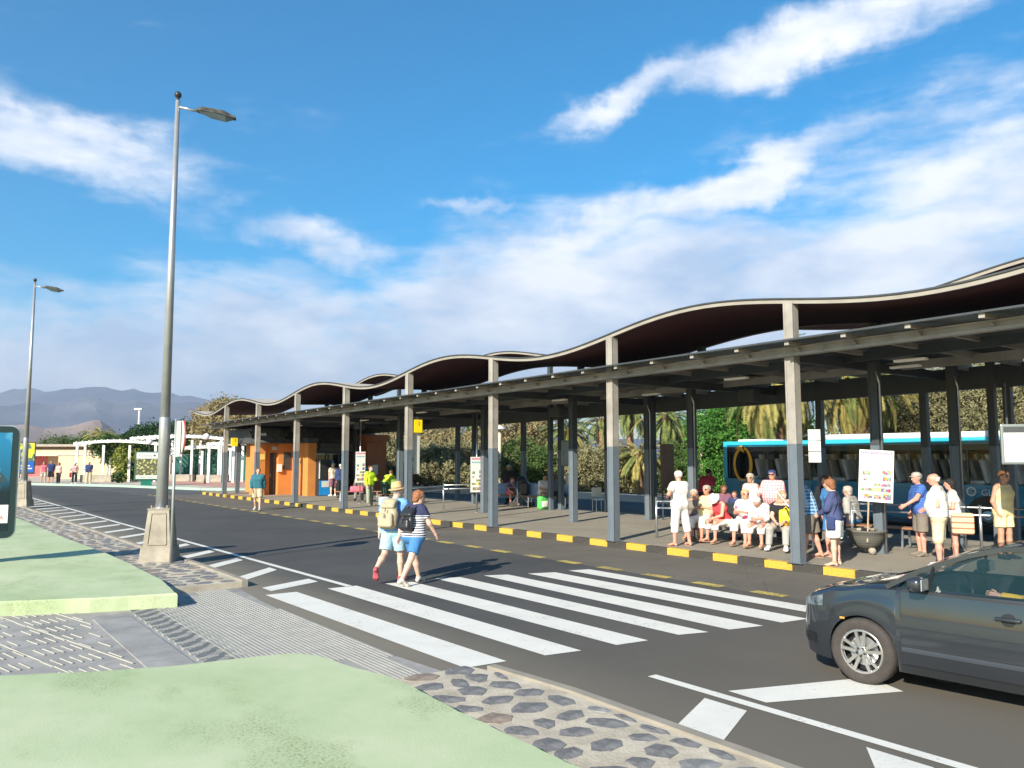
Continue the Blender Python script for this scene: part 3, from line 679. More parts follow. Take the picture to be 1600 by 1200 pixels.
# posters about the almond festival
photo_m = NT('poster_photos', .6, .3)
v = photo_m.vor(26, None, 'F1', 'Color', 1); photo_m.col(photo_m.mix(.75, v, (.42, .26, .16), 'MULTIPLY'))
def poster(t, s, z, w, h, ry, label, stick=None, tilt=0.0, big=False):
    o = st_thing('festival_poster', label, 'poster', t, s, z, ry, 'almond festival posters on the platform'); o.rotation_euler = (0, R(tilt), SF_TH + ry)
    MB().rbox((0, 0, 0), (w, .02, h), .004).build('board', M['white'], o)
    rt = (R(90), 0, 0); y = -.0125
    MB().bbox((-w * .46, y - .001, h * .415), (w * .46, y + .001, h * .475)).build('title_band', mat('band_pink', (.74, .46, .52), .6, 0, .05), o)
    if big:
        letters('TENTENIGUADA', w * .128, pink, o, (0, y - .003, h * .445), rt); letters('(Valsequillo de Gran Canaria)', w * .066, cyan, o, (0, y, h * .385), rt)
        letters('FIESTA ALMENDRO EN FLOR', w * .070, ink, o, (0, y, h * .335), rt); letters('26 - 27 de Enero 2019', w * .088, pink, o, (0, y, h * .285), rt)
    else:
        letters('TENTENIGUADA', w * .125, pink, o, (0, y - .003, h * .445), rt); letters('FIESTA ALMENDRO EN FLOR', w * .068, cyan, o, (0, y, h * .36), rt)
        MB().bbox((-w * .42, y - .001, h * .325), (w * .42, y + .001, h * .345)).build('band', cyan, o)
    for (a, b, pw, ph) in ((-.28, .05, .24, .075), (.30, .075, .26, .085), (-.30, -.07, .13, .05), (.31, -.05, .24, .085), (.18, -.165, .5, .06), (-.26, -.265, .34, .055), (.28, -.265, .34, .085), (-.22, -.40, .26, .085), (.06, -.40, .22, .085), (.32, -.39, .26, .11)):
        MB().bbox(((a - pw / 2) * w, y - .0012, (b - ph / 2) * h), ((a + pw / 2) * w, y + .001, (b + ph / 2) * h)).build('picture', photo_m.m, o)
    MB().bbox((-.10 * w, y - .0014, -.30 * h), (.13 * w, y + .001, -.225 * h)).build('picture', mat('picture_yellow', (.8, .62, .2), .6, 0, .2, 20), o)
    if stick: MB().tube([(-w * .2, .02, -h / 2 - stick), (-w * .2, .02, h * .1)], .018, 6).build('stick', mat('stick_wood', (.42, .33, .22), .7, 0, .2, 9), o)
poster(2.35, -.40, 1.80, .66, 1.08, R(-62), 'large white festival poster on a stick above the round planter', .85, 3.5, True)
poster(2.98, 15.28, 1.55, .50, 1.30, R(-8), 'white festival poster on a galvanised pole at the middle of the platform', .0)
poster(2.15, 23.2, 1.75, .44, 1.36, R(-8), 'white festival poster beside the service window of the orange kiosk', .0)
for (t, s, lab) in ((3.05, 15.38, 'thin galvanised pole carrying a festival poster on mid platform'), (2.2, 23.32, 'thin galvanised pole carrying a festival poster near the kiosk')):
    o = st_thing('sign_pole', lab, 'pole', t, s, .15); MB().tube([(0, 0, 0), (0, 0, 3.75)], .035, 8).build('pole', M['galv'], o, True); MB().lathe([(.09, 0), (.09, .012)], n=12).build('base_plate', M['galv'], o)
# route boards on the front column: two columns of three white panels
o = st_thing('route_board', 'six white panels in two columns fixed behind the tall beige column', 'sign', .36, .02, 2.42, R(-42))
for i, x in enumerate((-.19, .24)):
    for j in range(3): MB().rbox((x, .0, .22 - j * .222), (.20 if i == 0 else .24, .02, .21), .004).build('panel', M['offwhite'], o)
MB().bbox((-.30, .012, -.2), (.36, .03, -.17)).bbox((-.30, .012, .2), (.36, .03, .23)).build('bracket', M['dark_steel'], o)
# hanging timetable case near the picture's edge
o = st_thing('timetable_case', 'big hanging timetable case with white sheet and grey frame by the bus', 'notice case', 2.35, -3.18, 2.43, R(-55))
o.scale = (.80, .80, .80)
MB().rbox((0, 0, 0), (.86, .10, .92), .03).build('frame', mat('case_grey', (.20, .23, .23), .4, .3, .1), o)
MB().bbox((-.37, -.056, -.40), (.37, -.052, .26)).build('sheet', M['white'], o); MB().bbox((-.37, -.054, .27), (.37, -.052, .40)).build('header', M['dark_steel'], o)
for i in range(5): MB().bbox((-.02, -.058, .15 - i * .07), (.06 - .01 * (i % 3), -.0565, .158 - i * .07)).build('print', M['offwhite'], o)
for x in (-.28, .28): MB().bbox((x - .02, -.02, .46), (x + .02, .02, 1.4)).build('hanger', M['dark_steel'], o)
# notice cases in the shade
for (t, s, z, w, h, lab) in ((6.1, 13.75, 2.35, .55, .95, 'grey notice case hanging on a dark column under a dull yellow box'), (6.15, 13.75, 1.35, .22, .42, 'small grey notice lower on the dark column behind the seated pair'), (.45, 15.35, 2.35, .22, 1.5, 'narrow white timetable strip below the yellow box')):
    o = st_thing('notice_case', lab, 'notice case', t, s, z); MB().rbox((0, 0, 0), (w, .08, h), .02).build('frame', mat('case_grey', (.2, .23, .23)) if z != 2.35 or w > .4 else M['offwhite'], o); MB().bbox((-w * .42, -.045, -h * .45), (w * .42, -.041, h * .45)).build('sheet', mat('case_sheet', (.30, .32, .32), .5, 0, .1) if w > .3 else M['offwhite'], o)
# brown tourist board in the middle
o = st_thing('info_board', 'brown upright board behind a dark column on the platform', 'board', 5.95, 8.85, .15, R(-12)); MB().rbox((.22, 0, 1.75), (.50, .08, 1.45), .01).build('board', mat('brown_board', (.13, .085, .06), .6, 0, .15, 3), o); MB().tube([(.02, 0, 0), (.02, 0, 2.4)], .03, 6).tube([(.42, 0, 0), (.42, 0, 1.1)], .03, 6).build('post', M['dark_steel'], o)
# handrail run on the platform
def railing(t0, s0, t1, s1, posts, label, rails=(.95, .80)):
    o = st_thing('handrail', label, 'railing', t0, s0, .15, 0, 'galvanised queue rails on the platform'); dt, ds = t1 - t0, s1 - s0
    for h in rails: MB().tube([(0, 0, h), (dt, ds, h)], .022, 6).build('rail', M['galv'], o, True)
    for q in posts: MB().tube([(dt * q, ds * q, 0), (dt * q, ds * q, 1.03)], .032, 8).build('post', M['galv'], o, True)
railing(.55, 15.9, 3.35, 17.6, (), 'galvanised rail from the front column to the mid platform pole', (.93, .78))
railing(2.9, 17.45, 6.2, 17.0, (0, 1), 'galvanised rail with posts behind the strolling couple')
railing(3.6, .9, 4.9, -3.6, (0.0, .55, 1), 'galvanised queue rail behind the festival poster', (.98, .82))
railing(1.5, 5.0, 2.0, 4.2, (0, 1), 'galvanised queue rail beside the man in white', (.92, .75))

# ---------------- benches: slatted wood seat, steel legs
def bench(t, s, ry, L, label, back=False, blue=False):
    o = st_thing('bench', label, 'bench', t, s, .15, ry, 'platform benches')
    for k in range(4): MB().rbox((0, -.16 + k * .115, .44), (L, .095, .035), .008).build('slat', M['wood'], o)
    for x in (-L / 2 + .25, L / 2 - .25): MB().bar((x, -.15, .42), (x, -.18, 0), .04).bar((x, .17, .42), (x, .20, 0), .04).bar((x, -.18, .40), (x, .2, .40), .04).build('leg', M['galv'], o)
    if back:
        MB().rbox((0, .27, .72), (L, .05, .42), .02).build('backrest', mat('bench_back', (.03, .033, .038), .5, 0, .1), o)
    if blue: MB().rbox((0, .34, .62), (L, .05, .62), .01).build('backrest', mat('blue_panel', (.22, .38, .62), .4, 0, .08), o)
    return o
BYAW = R(-78)
# local +y of a bench is its back; people sit facing local -y
bench(2.05, 2.62, R(-88), 3.6, 'wooden bench with dark backrest crowded with tourists', back=True)
bench(4.35, .9, R(92), 2.2, 'wooden bench behind the festival poster with one sitter')
bench(6.7, 18.0, R(-24), 2.4, 'wooden bench with blue back panel and a stroller beside it', blue=True)
bench(7.0, 16.0, R(-60), 2.1, 'wooden bench with blue back panel where two men sit', blue=True)
bench(3.0, 25.0, R(-35), 2.2, 'wooden bench near the kiosk with a sitter in grey trousers')
bench(2.85, 21.4, R(-35), 1.7, 'wooden bench near the kiosk holding a green rucksack')
# round planter bowl on a ball foot
o = st_thing('planter_bowl', 'round dark stone planter bowl resting on a ball foot under the poster', 'planter', 2.55, -.02, .15); o.scale = (.78, .78, .9)
pm = NT('planter_stone', .8, .3); pm.col(pm.mix(pm.math('FRACT', pm.math('MULTIPLY', pm.sep()[2], 16)), (.085, .082, .07), (.14, .135, .115)))
MB().lathe([(.05, .10), (.22, .13), (.36, .24), (.455, .40), (.48, .50), (.53, .52), (.53, .56), (.47, .56), (.45, .50), (.0, .48)], n=32).build('bowl', pm.m, o, True)
MB().lathe([(.0, .0), (.07, .02), (.10, .075), (.10, .11), (.06, .16)], (-.12, -.22, 0), n=14).build('ball_foot', M['concrete'], o, True); MB().lathe([(.0, .0), (.07, .02), (.10, .075), (.10, .11), (.06, .16)], (.2, .1, 0), n=14).build('ball_foot', M['concrete'], o, True)
for k in range(5): MB().rbox((rng.uniform(-.25, .25), rng.uniform(-.25, .25), .58), (.22, .12, .06), .02, rng.uniform(0, 3)).build('soil_clod', M['black'] if k % 2 else M['concrete'], o)
# litter bin on posts
o = st_thing('litter_bin', 'dark litter bin with steel pail between two posts', 'bin', 6.0, 8.15, .15, R(-10))
MB().tube([(-.25, 0, 0), (-.25, 0, .95)], .022, 6).tube([(.25, 0, 0), (.25, 0, .95)], .022, 6).build('post', M['galv'], o); MB().lathe([(.15, .4), (.19, .85), (.17, .85), (.14, .42)], n=14).build('pail', M['galv'], o, True); MB().rbox((0, .1, .72), (.56, .28, .6), .02).build('housing', M['black'], o); MB().rbox((0, -.05, .40), (.62, .3, .03), .01).build('shelf', M['wood'], o)
o = st_thing('metal_chair', 'small pale metal chair standing by a dark column', 'chair', 7.0, 13.0, .15, R(-20))
MB().rbox((0, 0, .44), (.4, .4, .03), .01).build('seat', M['galv'], o); MB().rbox((0, .2, .72), (.4, .03, .35), .01).build('backrest', M['offwhite'], o)
for x in (-.18, .18):
    for y in (-.18, .18): MB().tube([(x, y, 0), (x, y, .44)], .014, 6).build('leg', M['galv'], o)

# ---------------- orange kiosk at the far end of the platform
ko = st_thing('ticket_kiosk', 'orange rendered ticket kiosk with dark tiled roof under the canopy', 'kiosk', 0, 0, .15)
K = lambda mb, n, m: mb.build(n, m, ko)
OR = M['orange']; drk = mat('dark_paint', (.05, .055, .06), .6, 0, .1)
# lit block: corner pillar, door recess, window, projecting pier
def wallbox(n, a, b, m=OR): return K(MB().bbox((a[0], a[1], a[2]), (b[0], b[1], b[2])), n, m)
wallbox('wall', (1.10, 33.2, 0), (1.45, 34.6, 2.78)); wallbox('wall', (1.45, 33.45, 0), (1.78, 34.6, 2.78))
wallbox('wall', (1.78, 33.45, 2.28), (2.18, 33.65, 2.78))
wallbox('wall', (2.18, 33.2, 0), (2.95, 38.5, 2.78)); wallbox('wall', (2.951, 31.0, 0), (3.42, 38.5, 2.78)); wallbox('wall', (3.42, 33.0, 0), (3.6, 38.5, 2.9), mat('grey_wall', (.22, .24, .25), .7))
d = K(MB().bbox((1.80, 33.7, 0), (2.16, 33.76, 2.26)), 'door', drk); MB().bbox((1.83, 33.66, .05), (1.86, 33.70, 2.2)).bbox((2.10, 33.66, .05), (2.13, 33.70, 2.2)).build('frame', M['steel'], d); MB().tube([(1.9, 33.64, .95), (1.9, 33.64, 1.15)], .015, 6).build('handle', M['galv'], d)
w = K(MB().bbox((2.46, 33.16, 1.35), (2.86, 33.196, 2.3)), 'window', M['glassd']); 
for k in range(8): MB().bbox((2.46, 33.14, 1.38 + k * .115), (2.86, 33.158, 1.44 + k * .115)).build('slat', drk, w)
K(MB().rbox((2.22, 33.12, 1.45), (.26, .12, .42), .02), 'meter_box', M['white'])
K(MB().bbox((1.16, 33.17, 1.9), (1.42, 33.197, 2.2)), 'notice', mat('notice_yellow', (.75, .55, .15), .6)); K(MB().bbox((1.9, 33.42, 2.42), (2.2, 33.448, 2.62)), 'alarm_box', M['offwhite'])
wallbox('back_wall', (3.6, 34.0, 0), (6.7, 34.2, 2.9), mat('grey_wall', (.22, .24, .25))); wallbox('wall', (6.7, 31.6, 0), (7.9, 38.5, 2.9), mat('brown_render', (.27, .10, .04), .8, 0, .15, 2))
sb = K(MB().bbox((3.62, 33.2, 2.35), (6.68, 33.4, 2.88)), 'sign_board', mat('kiosk_sign', (.16, .18, .19), .5)); 
MB().lathe([(.0, 0), (.2, 0), (.2, .012), (0, .012)], n=20, M=Matrix.Rotation(R(90), 3, 'X')).build('disc', drk, sb, loc=(4.4, 33.2, 2.62)); letters('i', .3, M['offwhite'], sb, (4.4, 33.18, 2.62), (R(90), 0, 0)); letters('INFORMACION', .17, drk, sb, (5.45, 33.19, 2.62), (R(90), 0, 0))
for i, x in enumerate((3.75, 4.5, 5.25, 6.0)):
    q = K(MB().bbox((x, 33.9, 1.0), (x + .7, 33.98, 2.25)), 'window', M['glassd']); MB().bbox((x, 33.86, 1.0), (x + .05, 33.9, 2.25)).bbox((x, 33.86, 2.2), (x + .7, 33.9, 2.25)).build('frame', M['galv'], q)
K(MB().rbox((5.2, 33.7, .9), (2.9, .45, .06), .01), 'counter', drk); K(MB().bbox((3.62, 33.75, .02), (6.68, 33.9, .87)), 'counter_front', mat('pale_blue_panel', (.28, .36, .46), .5)); K(MB().bbox((7.0, 31.55, 1.05), (7.35, 31.597, 1.6)), 'notice', M['offwhite'])
# mansard of overlapping tiles
tl = mat('slate_tile', (.085, .088, .085), .7, 0, .3, 4, tint=(.13, .13, .12))
tm = bmesh.new()
for row in range(4):
    for k in range(18):
        x = .85 + k * .42 + (row % 2) * .2
        if x > 8.0: continue
        q = MB().box((x, 33.0 + row * .24 - (1.4 if 2.6 < x < 3.5 else 0), 2.9 + row * .21), (.40, .34, .035), M=Matrix.Rotation(R(38 + rng.uniform(-3, 3)), 3, 'X')); q.build('tile', tl, ko)
K(MB().bbox((.9, 33.9, 2.8), (8.0, 38.6, 3.6)), 'roof', drk); K(MB().bbox((.85, 32.75, 2.78), (2.6, 38.6, 2.84)), 'eave', drk)
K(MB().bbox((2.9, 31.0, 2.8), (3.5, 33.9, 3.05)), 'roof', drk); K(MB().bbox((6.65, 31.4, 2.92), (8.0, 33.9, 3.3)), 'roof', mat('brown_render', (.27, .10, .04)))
o = st_thing('vending_machine', 'tall blue and black vending machine standing against the orange kiosk pier', 'vending machine', 3.52, 30.75, .15, R(0))
bl = mat('vending_blue', (.01, .22, .55), .35, 0, .05)
MB().rbox((.22, 0, .95), (.74, .42, 1.9), .02).build('case', M['black'], o); MB().rbox((.22, -.215, .42), (.68, .03, .78), .01).build('lower_panel', bl, o); MB().rbox((.22, -.235, .62), (.4, .012, .32), .004).build('sticker', M['offwhite'], o)
MB().bbox((-.14, -.24, .9), (-.09, -.2, 1.86)).build('light_strip', M['white'], o); MB().bbox((.56, -.24, .95), (.66, -.2, 1.86)).build('side_strip', bl, o); MB().bbox((.58, -.245, 1.2), (.64, -.241, 1.7)).build('lettering', M['white'], o)
o = st_thing('cctv_camera', 'white security camera mounted under the canopy near the kiosk', 'camera', .25, 30.9, 3.35); MB().rbox((.22, 0, 0), (.30, .14, .13), .03).build('body', M['white'], o); MB().bar((-.1, 0, 0), (.1, 0, 0), .03).build('bracket', M['white'], o)

# ---------------- street lamps with concrete plinths
def street_lamp(loc, label, lean=0.0, rz=0, flag=True):
    o = thing('street_lamp', label, 'street lamp', loc, rz, 'tall steel street lamps along the green pavement')
    q = MB()
    def fr(w0, z0, w1, z1):
        a, b = w0 / 2, w1 / 2; q.add([(-a, -a, z0), (a, -a, z0), (a, a, z0), (-a, a, z0), (-b, -b, z1), (b, -b, z1), (b, b, z1), (-b, b, z1)], [(3, 2, 1, 0), (4, 5, 6, 7), (0, 1, 5, 4), (1, 2, 6, 5), (2, 3, 7, 6), (3, 0, 4, 7)])
    fr(.64, 0, .58, .30); fr(.53, .30, .40, 1.05); fr(.43, 1.05, .43, 1.07)
    p = q.build('plinth', M['concrete'], o)
    for a in range(4):   # raised frame on each sloping face leaves the panel sunk
        Mz = Matrix.Rotation(a * math.pi / 2, 4, 'Z'); f = MB()
        for (x0, z0, x1, z1) in ((-.18, .36, -.135, .98), (.18, .36, .135, .98), (-.18, .36, .18, .36), (-.135, .98, .135, .98)):
            yy = lambda z: -(.265 - (z - .30) * .0867) - .006
            f.bar((x0, yy(z0), z0), (x1, yy(z1), z1), .03, .02)
        e = f.build('panel_frame', M['concrete'], p); e.matrix_local = Mz
    for x in (-.15, .15):
        for y in (-.15, .15): MB().lathe([(.012, 1.06), (.012, 1.11), (.02, 1.11), (.02, 1.13)], (x, y, 0), 6).build('bolt', mat('rusty_bolt', (.5, .32, .15), .7, .3), o)
    MB().lathe([(.16, 1.07), (.16, 1.09), (.10, 1.10), (.095, 1.3)], n=16).build('flange', M['galv'], o)
    MB().lathe([(.115, 1.09), (.11, 2.9), (.108, 2.92)], n=20).lathe([(.095, 2.92), (.045, 9.72)], n=20).build('pole', M['zinc'], o, True)
    MB().lathe([(.02, 9.72), (.035, 9.75)] + [(.075 * math.sin(t), 9.84 - .075 * math.cos(t)) for t in np.linspace(.4, 2.9, 9)], n=14).build('finial', M['black'], o, True)
    MB().tube([(0, 0, 9.58), (.42, 0, 9.50)], .03, 8).build('arm', M['galv'], o, True)
    hd = MB(); prof = [(0, .07, .05), (.12, .12, .10), (.55, .13, .11), (.80, .07, .05)]
    vs = []; 
    for (x, wy, hz_) in prof: vs += [(.40 + x, -wy, 9.50 - x * .16), (.40 + x, wy, 9.50 - x * .16), (.40 + x, wy * .7, 9.50 - x * .16 + hz_), (.40 + x, -wy * .7, 9.50 - x * .16 + hz_)]
    fs = [(0, 1, 2, 3), (15, 14, 13, 12)] + [(4 * i + e, 4 * i + 4 + e, 4 * i + 4 + (e + 1) % 4, 4 * i + (e + 1) % 4) for i in range(3) for e in range(4)]
    hd.add(vs, fs); hh = hd.build('lamp_head', mat('lamp_housing', (.022, .025, .026), .75, 0, .8, 9, spec=.2, tint=(.06, .06, .055)), o)
    gv = []; 
    for x, wy, dz in ((.05, .09, .0), (.3, .12, .085), (.6, .11, .10), (.76, .05, .02)): gv += [(.40 + x, -wy, 9.495 - x * .16), (.40 + x, wy, 9.495 - x * .16), (.40 + x, 0, 9.49 - x * .16 - dz)]
    MB().add(gv, [(3 * i + a, 3 * i + b, 3 * i + 3 + b, 3 * i + 3 + a) for i in range(3) for a, b in ((0, 2), (2, 1))]).build('lens', mat('lamp_lens', (.10, .13, .16), .3, 0, 0), hh)
    return o
street_lamp((-7.16, 16.38, .09), 'tall steel street lamp on a tapered concrete plinth beside the crosswalk', rz=R(8))
street_lamp((-20.95, 34.3, .1), 'tall steel street lamp on a concrete plinth behind the advertising panel', rz=R(5))
# road sign seen edge-on in front of the plinth
o = thing('road_sign', 'round road sign seen almost edge-on, on a thin pole at the plinth', 'road sign', (-6.74, 15.93, .10), R(-60))
MB().tube([(0, 0, 0), (.02, 0, 2.86)], .028, 8).build('pole', M['zinc'], o, True)
dm = Matrix.Rotation(R(90), 3, 'X')
MB().lathe([(0, 0), (.33, 0), (.33, .016), (0, .016)], n=28, M=dm).build('back_disc', M['offwhite'], o, loc=(.02, .12, 2.5)); MB().lathe([(.27, 0), (.335, 0), (.335, .02), (.27, .02), (.27, 0)], n=28, M=dm, cap=False).build('red_rim', mat('sign_red', (.65, .06, .04), .4), o, loc=(.02, .145, 2.5))
MB().rbox((.02, .05, 2.46), (.14, .07, .72), .01).build('clamp', M['offwhite'], o)
# big illuminated advertising panel, only its edge in view
adv = NT('poster_print', .25, .5)
P = adv.sep(); zz = adv.rng(P[2], 1.0, 2.7)
c = adv.mix(adv.rng(zz, .0, .75), (.005, .035, .05), (.012, .17, .32)); c = adv.mix(adv.rng(adv.noise(2.2, 5, .5, None, .4), .5, .7, 0, .85), c, (.16, .45, .62)); c = adv.mix(adv.rng(zz, .38, .2, 0, 1), c, (.004, .015, .022)); adv.col(c)
ap = thing('advertising_panel', 'tall dark framed advertising panel with a blue poster at the picture edge', 'advertising panel', (-10.02, 15.0, .2), R(26))
q = MB(); w2, h2 = .62, 1.05; pr = []
for (cx, cz, a0) in ((w2 - .14, h2 - .14, 0), (-w2 + .14, h2 - .14, 90), (-w2 + .14, -h2 + .14, 180), (w2 - .14, -h2 + .14, 270)):
    for k in range(6): a = R(a0 + k * 18); pr.append((cx + .14 * math.cos(a), cz + .14 * math.sin(a)))
nn = len(pr); q.add([(x, -.09, z + 1.53) for x, z in pr] + [(x, .09, z + 1.53) for x, z in pr], [tuple(range(nn)), tuple(range(nn, 2 * nn))[::-1]] + [(i, nn + i, nn + (i + 1) % nn, (i + 1) % nn) for i in range(nn)])
q.build('frame', mat('frame_dark', (.012, .03, .032), .25, 0, .05), ap); 
rimm = MB()
for i in range(nn): a, b = pr[i], pr[(i + 1) % nn]; rimm.bar((a[0] * 1.004, 0, a[1] * 1.002 + 1.53), (b[0] * 1.004, 0, b[1] * 1.002 + 1.53), .035, .010, up=(0, 1, 0)) if (b[0] - a[0]) ** 2 + (b[1] - a[1]) ** 2 > .002 else rimm.bar((a[0] * 1.004, 0, a[1] * 1.002 + 1.53), (b[0] * 1.004, 0, b[1] * 1.002 + 1.53), .035, .010, up=(0, 1, 0))
rimm.build('rim', M['galv'], ap)
MB().bbox((-.52, -.096, .62), (.52, -.0915, 2.46)).build('poster', adv.m, ap); MB().bbox((-.515, -.0985, .76), (.515, -.0965, 1.10)).build('caption_panel', M['white'], ap)
letters('OMEGA', .10, mat('ink_red', (.6, .12, .12), .6), ap, (.27, -.101, .86), (R(90), 0, 0)); MB().lathe([(.045, 0), (.055, 0), (.055, .003), (.045, .003), (.045, 0)], (.20, -.1, 1.0), 20, Matrix.Rotation(R(90), 3, 'X'), False).build('emblem', mat('ink_red', (.6, .12, .12)), ap)
MB().add([(.20, -.098, 1.62), (.42, -.098, 1.50), (.47, -.098, 1.58), (.33, -.098, 1.74), (.24, -.098, 1.82)], [(0, 1, 2, 3, 4)]).build('picture', mat('dark_slip', (.02, .05, .06), .5), ap); MB().add([(.12, -.099, 1.54), (.17, -.099, 1.50), (.36, -.099, 1.64), (.33, -.099, 1.68)], [(0, 1, 2, 3)]).build('picture', M['white'], ap)
MB().bbox((-.3, -.07, 0), (.1, .07, .49)).build('foot', mat('frame_dark', (.012, .03, .032)), ap)
# blue and white edge-on stop sign between panel and road
o = thing('edge_sign', 'narrow blue sign with white rim behind the advertising panel', 'sign', (-18.35, 29.6, .2), R(-8)); MB().rbox((0, 0, 1.75), (.16, .06, 1.0), .03).build('face', mat('sign_blue', (.02, .12, .45), .4), o); MB().rbox((.09, 0, 1.75), (.03, .08, 1.06), .012).build('rim', M['white'], o); MB().tube([(-.02, .05, 0), (-.02, .05, 1.3)], .03, 6).build('pole', M['galv'], o)
# green advertising panel with plant picture across the road
o = thing('park_panel', 'green framed panel showing pale yellow flowers, across the road', 'advertising panel', (-26.5, 57.9, .0), R(20))
MB().rbox((0, 0, 1.55), (1.62, .2, 2.1), .05).build('frame', mat('panel_green_dark', (.02, .09, .06), .4), o); MB().rbox((0, 0, .27), (.72, .16, .56), .01).build('foot', mat('panel_green', (.0, .14, .09), .5), o)
MB().bbox((-.70, -.108, 2.08), (.70, -.102, 2.52)).build('header', M['offwhite'], o); fl = NT('flower_print', .5, .4); v = fl.vor(5.5); fl.col(fl.mix(fl.rng(v, .15, .5), (.62, .60, .22), (.10, .10, .05)))
MB().bbox((-.70, -.108, .90), (.70, -.102, 2.06)).build('picture', fl.m, o); MB().bbox((-.70, -.108, .62), (.70, -.102, .88)).build('footer', M['offwhite'], o)
letters('Poema', .34, mat('ink_grey', (.33, .35, .33), .6), o, (-.12, -.11, 2.3), (R(90), 0, 0)); letters('Parque Tropical', .13, navyi, o, (0, -.11, .75), (R(90), 0, 0)); MB().lathe([(0, 0), (.07, 0), (.07, .004), (0, .004)], (.5, -.11, 2.3), 12, Matrix.Rotation(R(90), 3, 'X')).build('emblem', ink, o)
# globe lamps
def globe_lamp(loc, label, h=3.45):
    o = thing('globe_lamp', label, 'lamp', loc, 0, 'white globe lamps on the plaza'); MB().tube([(0, 0, 0), (0, 0, .5), (0, 0, h)], [.08, .045, .035], 8).build('pole', M['dark_steel'], o, True)
    MB().lathe([(.26 * math.sin(t), h + .22 - .26 * math.cos(t)) for t in np.linspace(.25, 3.1, 12)], n=18).build('globe', mat('globe_white', (.75, .72, .66), .35, 0, 0), o, True); MB().lathe([(.08, h - .06), (.12, h)], n=10).build('collar', M['dark_steel'], o)
globe_lamp((-24.1, 62.7, .12), 'white globe lamp standing between two white pergolas'); globe_lamp((-29.3, 64.3, .12), 'white globe lamp rising behind the flower panel', 3.1)
o = thing('floodlight_mast', 'distant white mast with small lamp head above the trees', 'lamp', (-47, 100, 0)); MB().tube([(0, 0, 0), (0, 0, 8.1)], .12, 6).build('pole', M['white'], o); MB().rbox((-.1, 0, 8.2), (.95, .5, .22), .05).build('lamp_head', M['white'], o)
# lanterns seen between the columns
for (x, y, h, lab) in ((-.8, 50.5, 4.0, 'pale column lamp with a hat-shaped shade beyond the bus lane'), (10.95, 46.0, 4.6, 'pale lamp post beside the bright green tree')):
    o = thing('hat_lamp', lab, 'lamp', (x, y, 0)); MB().tube([(0, 0, 0), (0, 0, h)], .12, 8).build('pole', mat('pale_post', (.62, .52, .38), .7), o, True); MB().lathe([(.52, h - .05), (.2, h + .14), (.06, h + .22)] if 'hat' in lab else [(.34, h), (.34, h + .05), (.1, h + .1)], n=18).build('shade', M['offwhite'], o, True)

# ---------------- white pergolas on the plaza
def pergola(x, y, rz, L, Wd, H, nl, label, arc=.25):
    o = thing('pergola', label, 'pergola', (x, y, .12), rz, 'white pergolas round the plaza')
    for i in range(nl):
        for j in (0, 1): MB().bbox((-L / 2 + .3 + i * (L - .6) / (nl - 1) - .09, j * Wd - .09, 0), (-L / 2 + .3 + i * (L - .6) / (nl - 1) + .09, j * Wd + .09, H)).build('post', M['white'], o)
    for j in (0, 1):
        q = MB()
        for k in range(8): a, b = k / 8, (k + 1) / 8; f = lambda u: arc * math.sin(math.pi * u); q.bar((-L / 2 + L * a, j * Wd, H + .1 + f(a)), (-L / 2 + L * b, j * Wd, H + .1 + f(b)), .12, .22)
        q.build('beam', M['white'], o)
    n = int(L / .45)
    for k in range(n): u = (k + .5) / n; MB().bar((-L / 2 + L * u, -.12, H + .23 + arc * math.sin(math.pi * u)), (-L / 2 + L * u, Wd + .12, H + .23 + arc * math.sin(math.pi * u)), .10, .07).build('slat', M['white'], o)
pergola(-33.0, 66.5, R(14), 6.6, 2.4, 3.05, 4, 'white pergola with four pairs of posts beside the tan wall')
pergola(-29.2, 69.5, R(6), 8.0, 2.6, 3.55, 4, 'tall white pergola overgrown with climbing plants behind the flower panel')
pergola(-27.2, 70.0, R(6), 5.4, 2.0, 2.6, 3, 'low white pergola in front of the green mesh fence')
pergola(-22.7, 65.0, R(0), 4.6, 2.2, 3.0, 3, 'white pergola nearest the canopy end, in front of the fence', .1)
for (x, y, lab) in ((-28.4, 68, 'low pale bench wall under the tall pergola'), (-24.9, 66.5, 'low pale bench wall by the fence'), (-34.5, 66.4, 'low pale bench wall under the pergola near the tan wall')):
    o = MB().rbox((0, 0, .3), (2.6, .5, .6), .04).build('bench_wall', M['concrete'], None, loc=(x, y, .12)); tag(o, lab, 'bench')
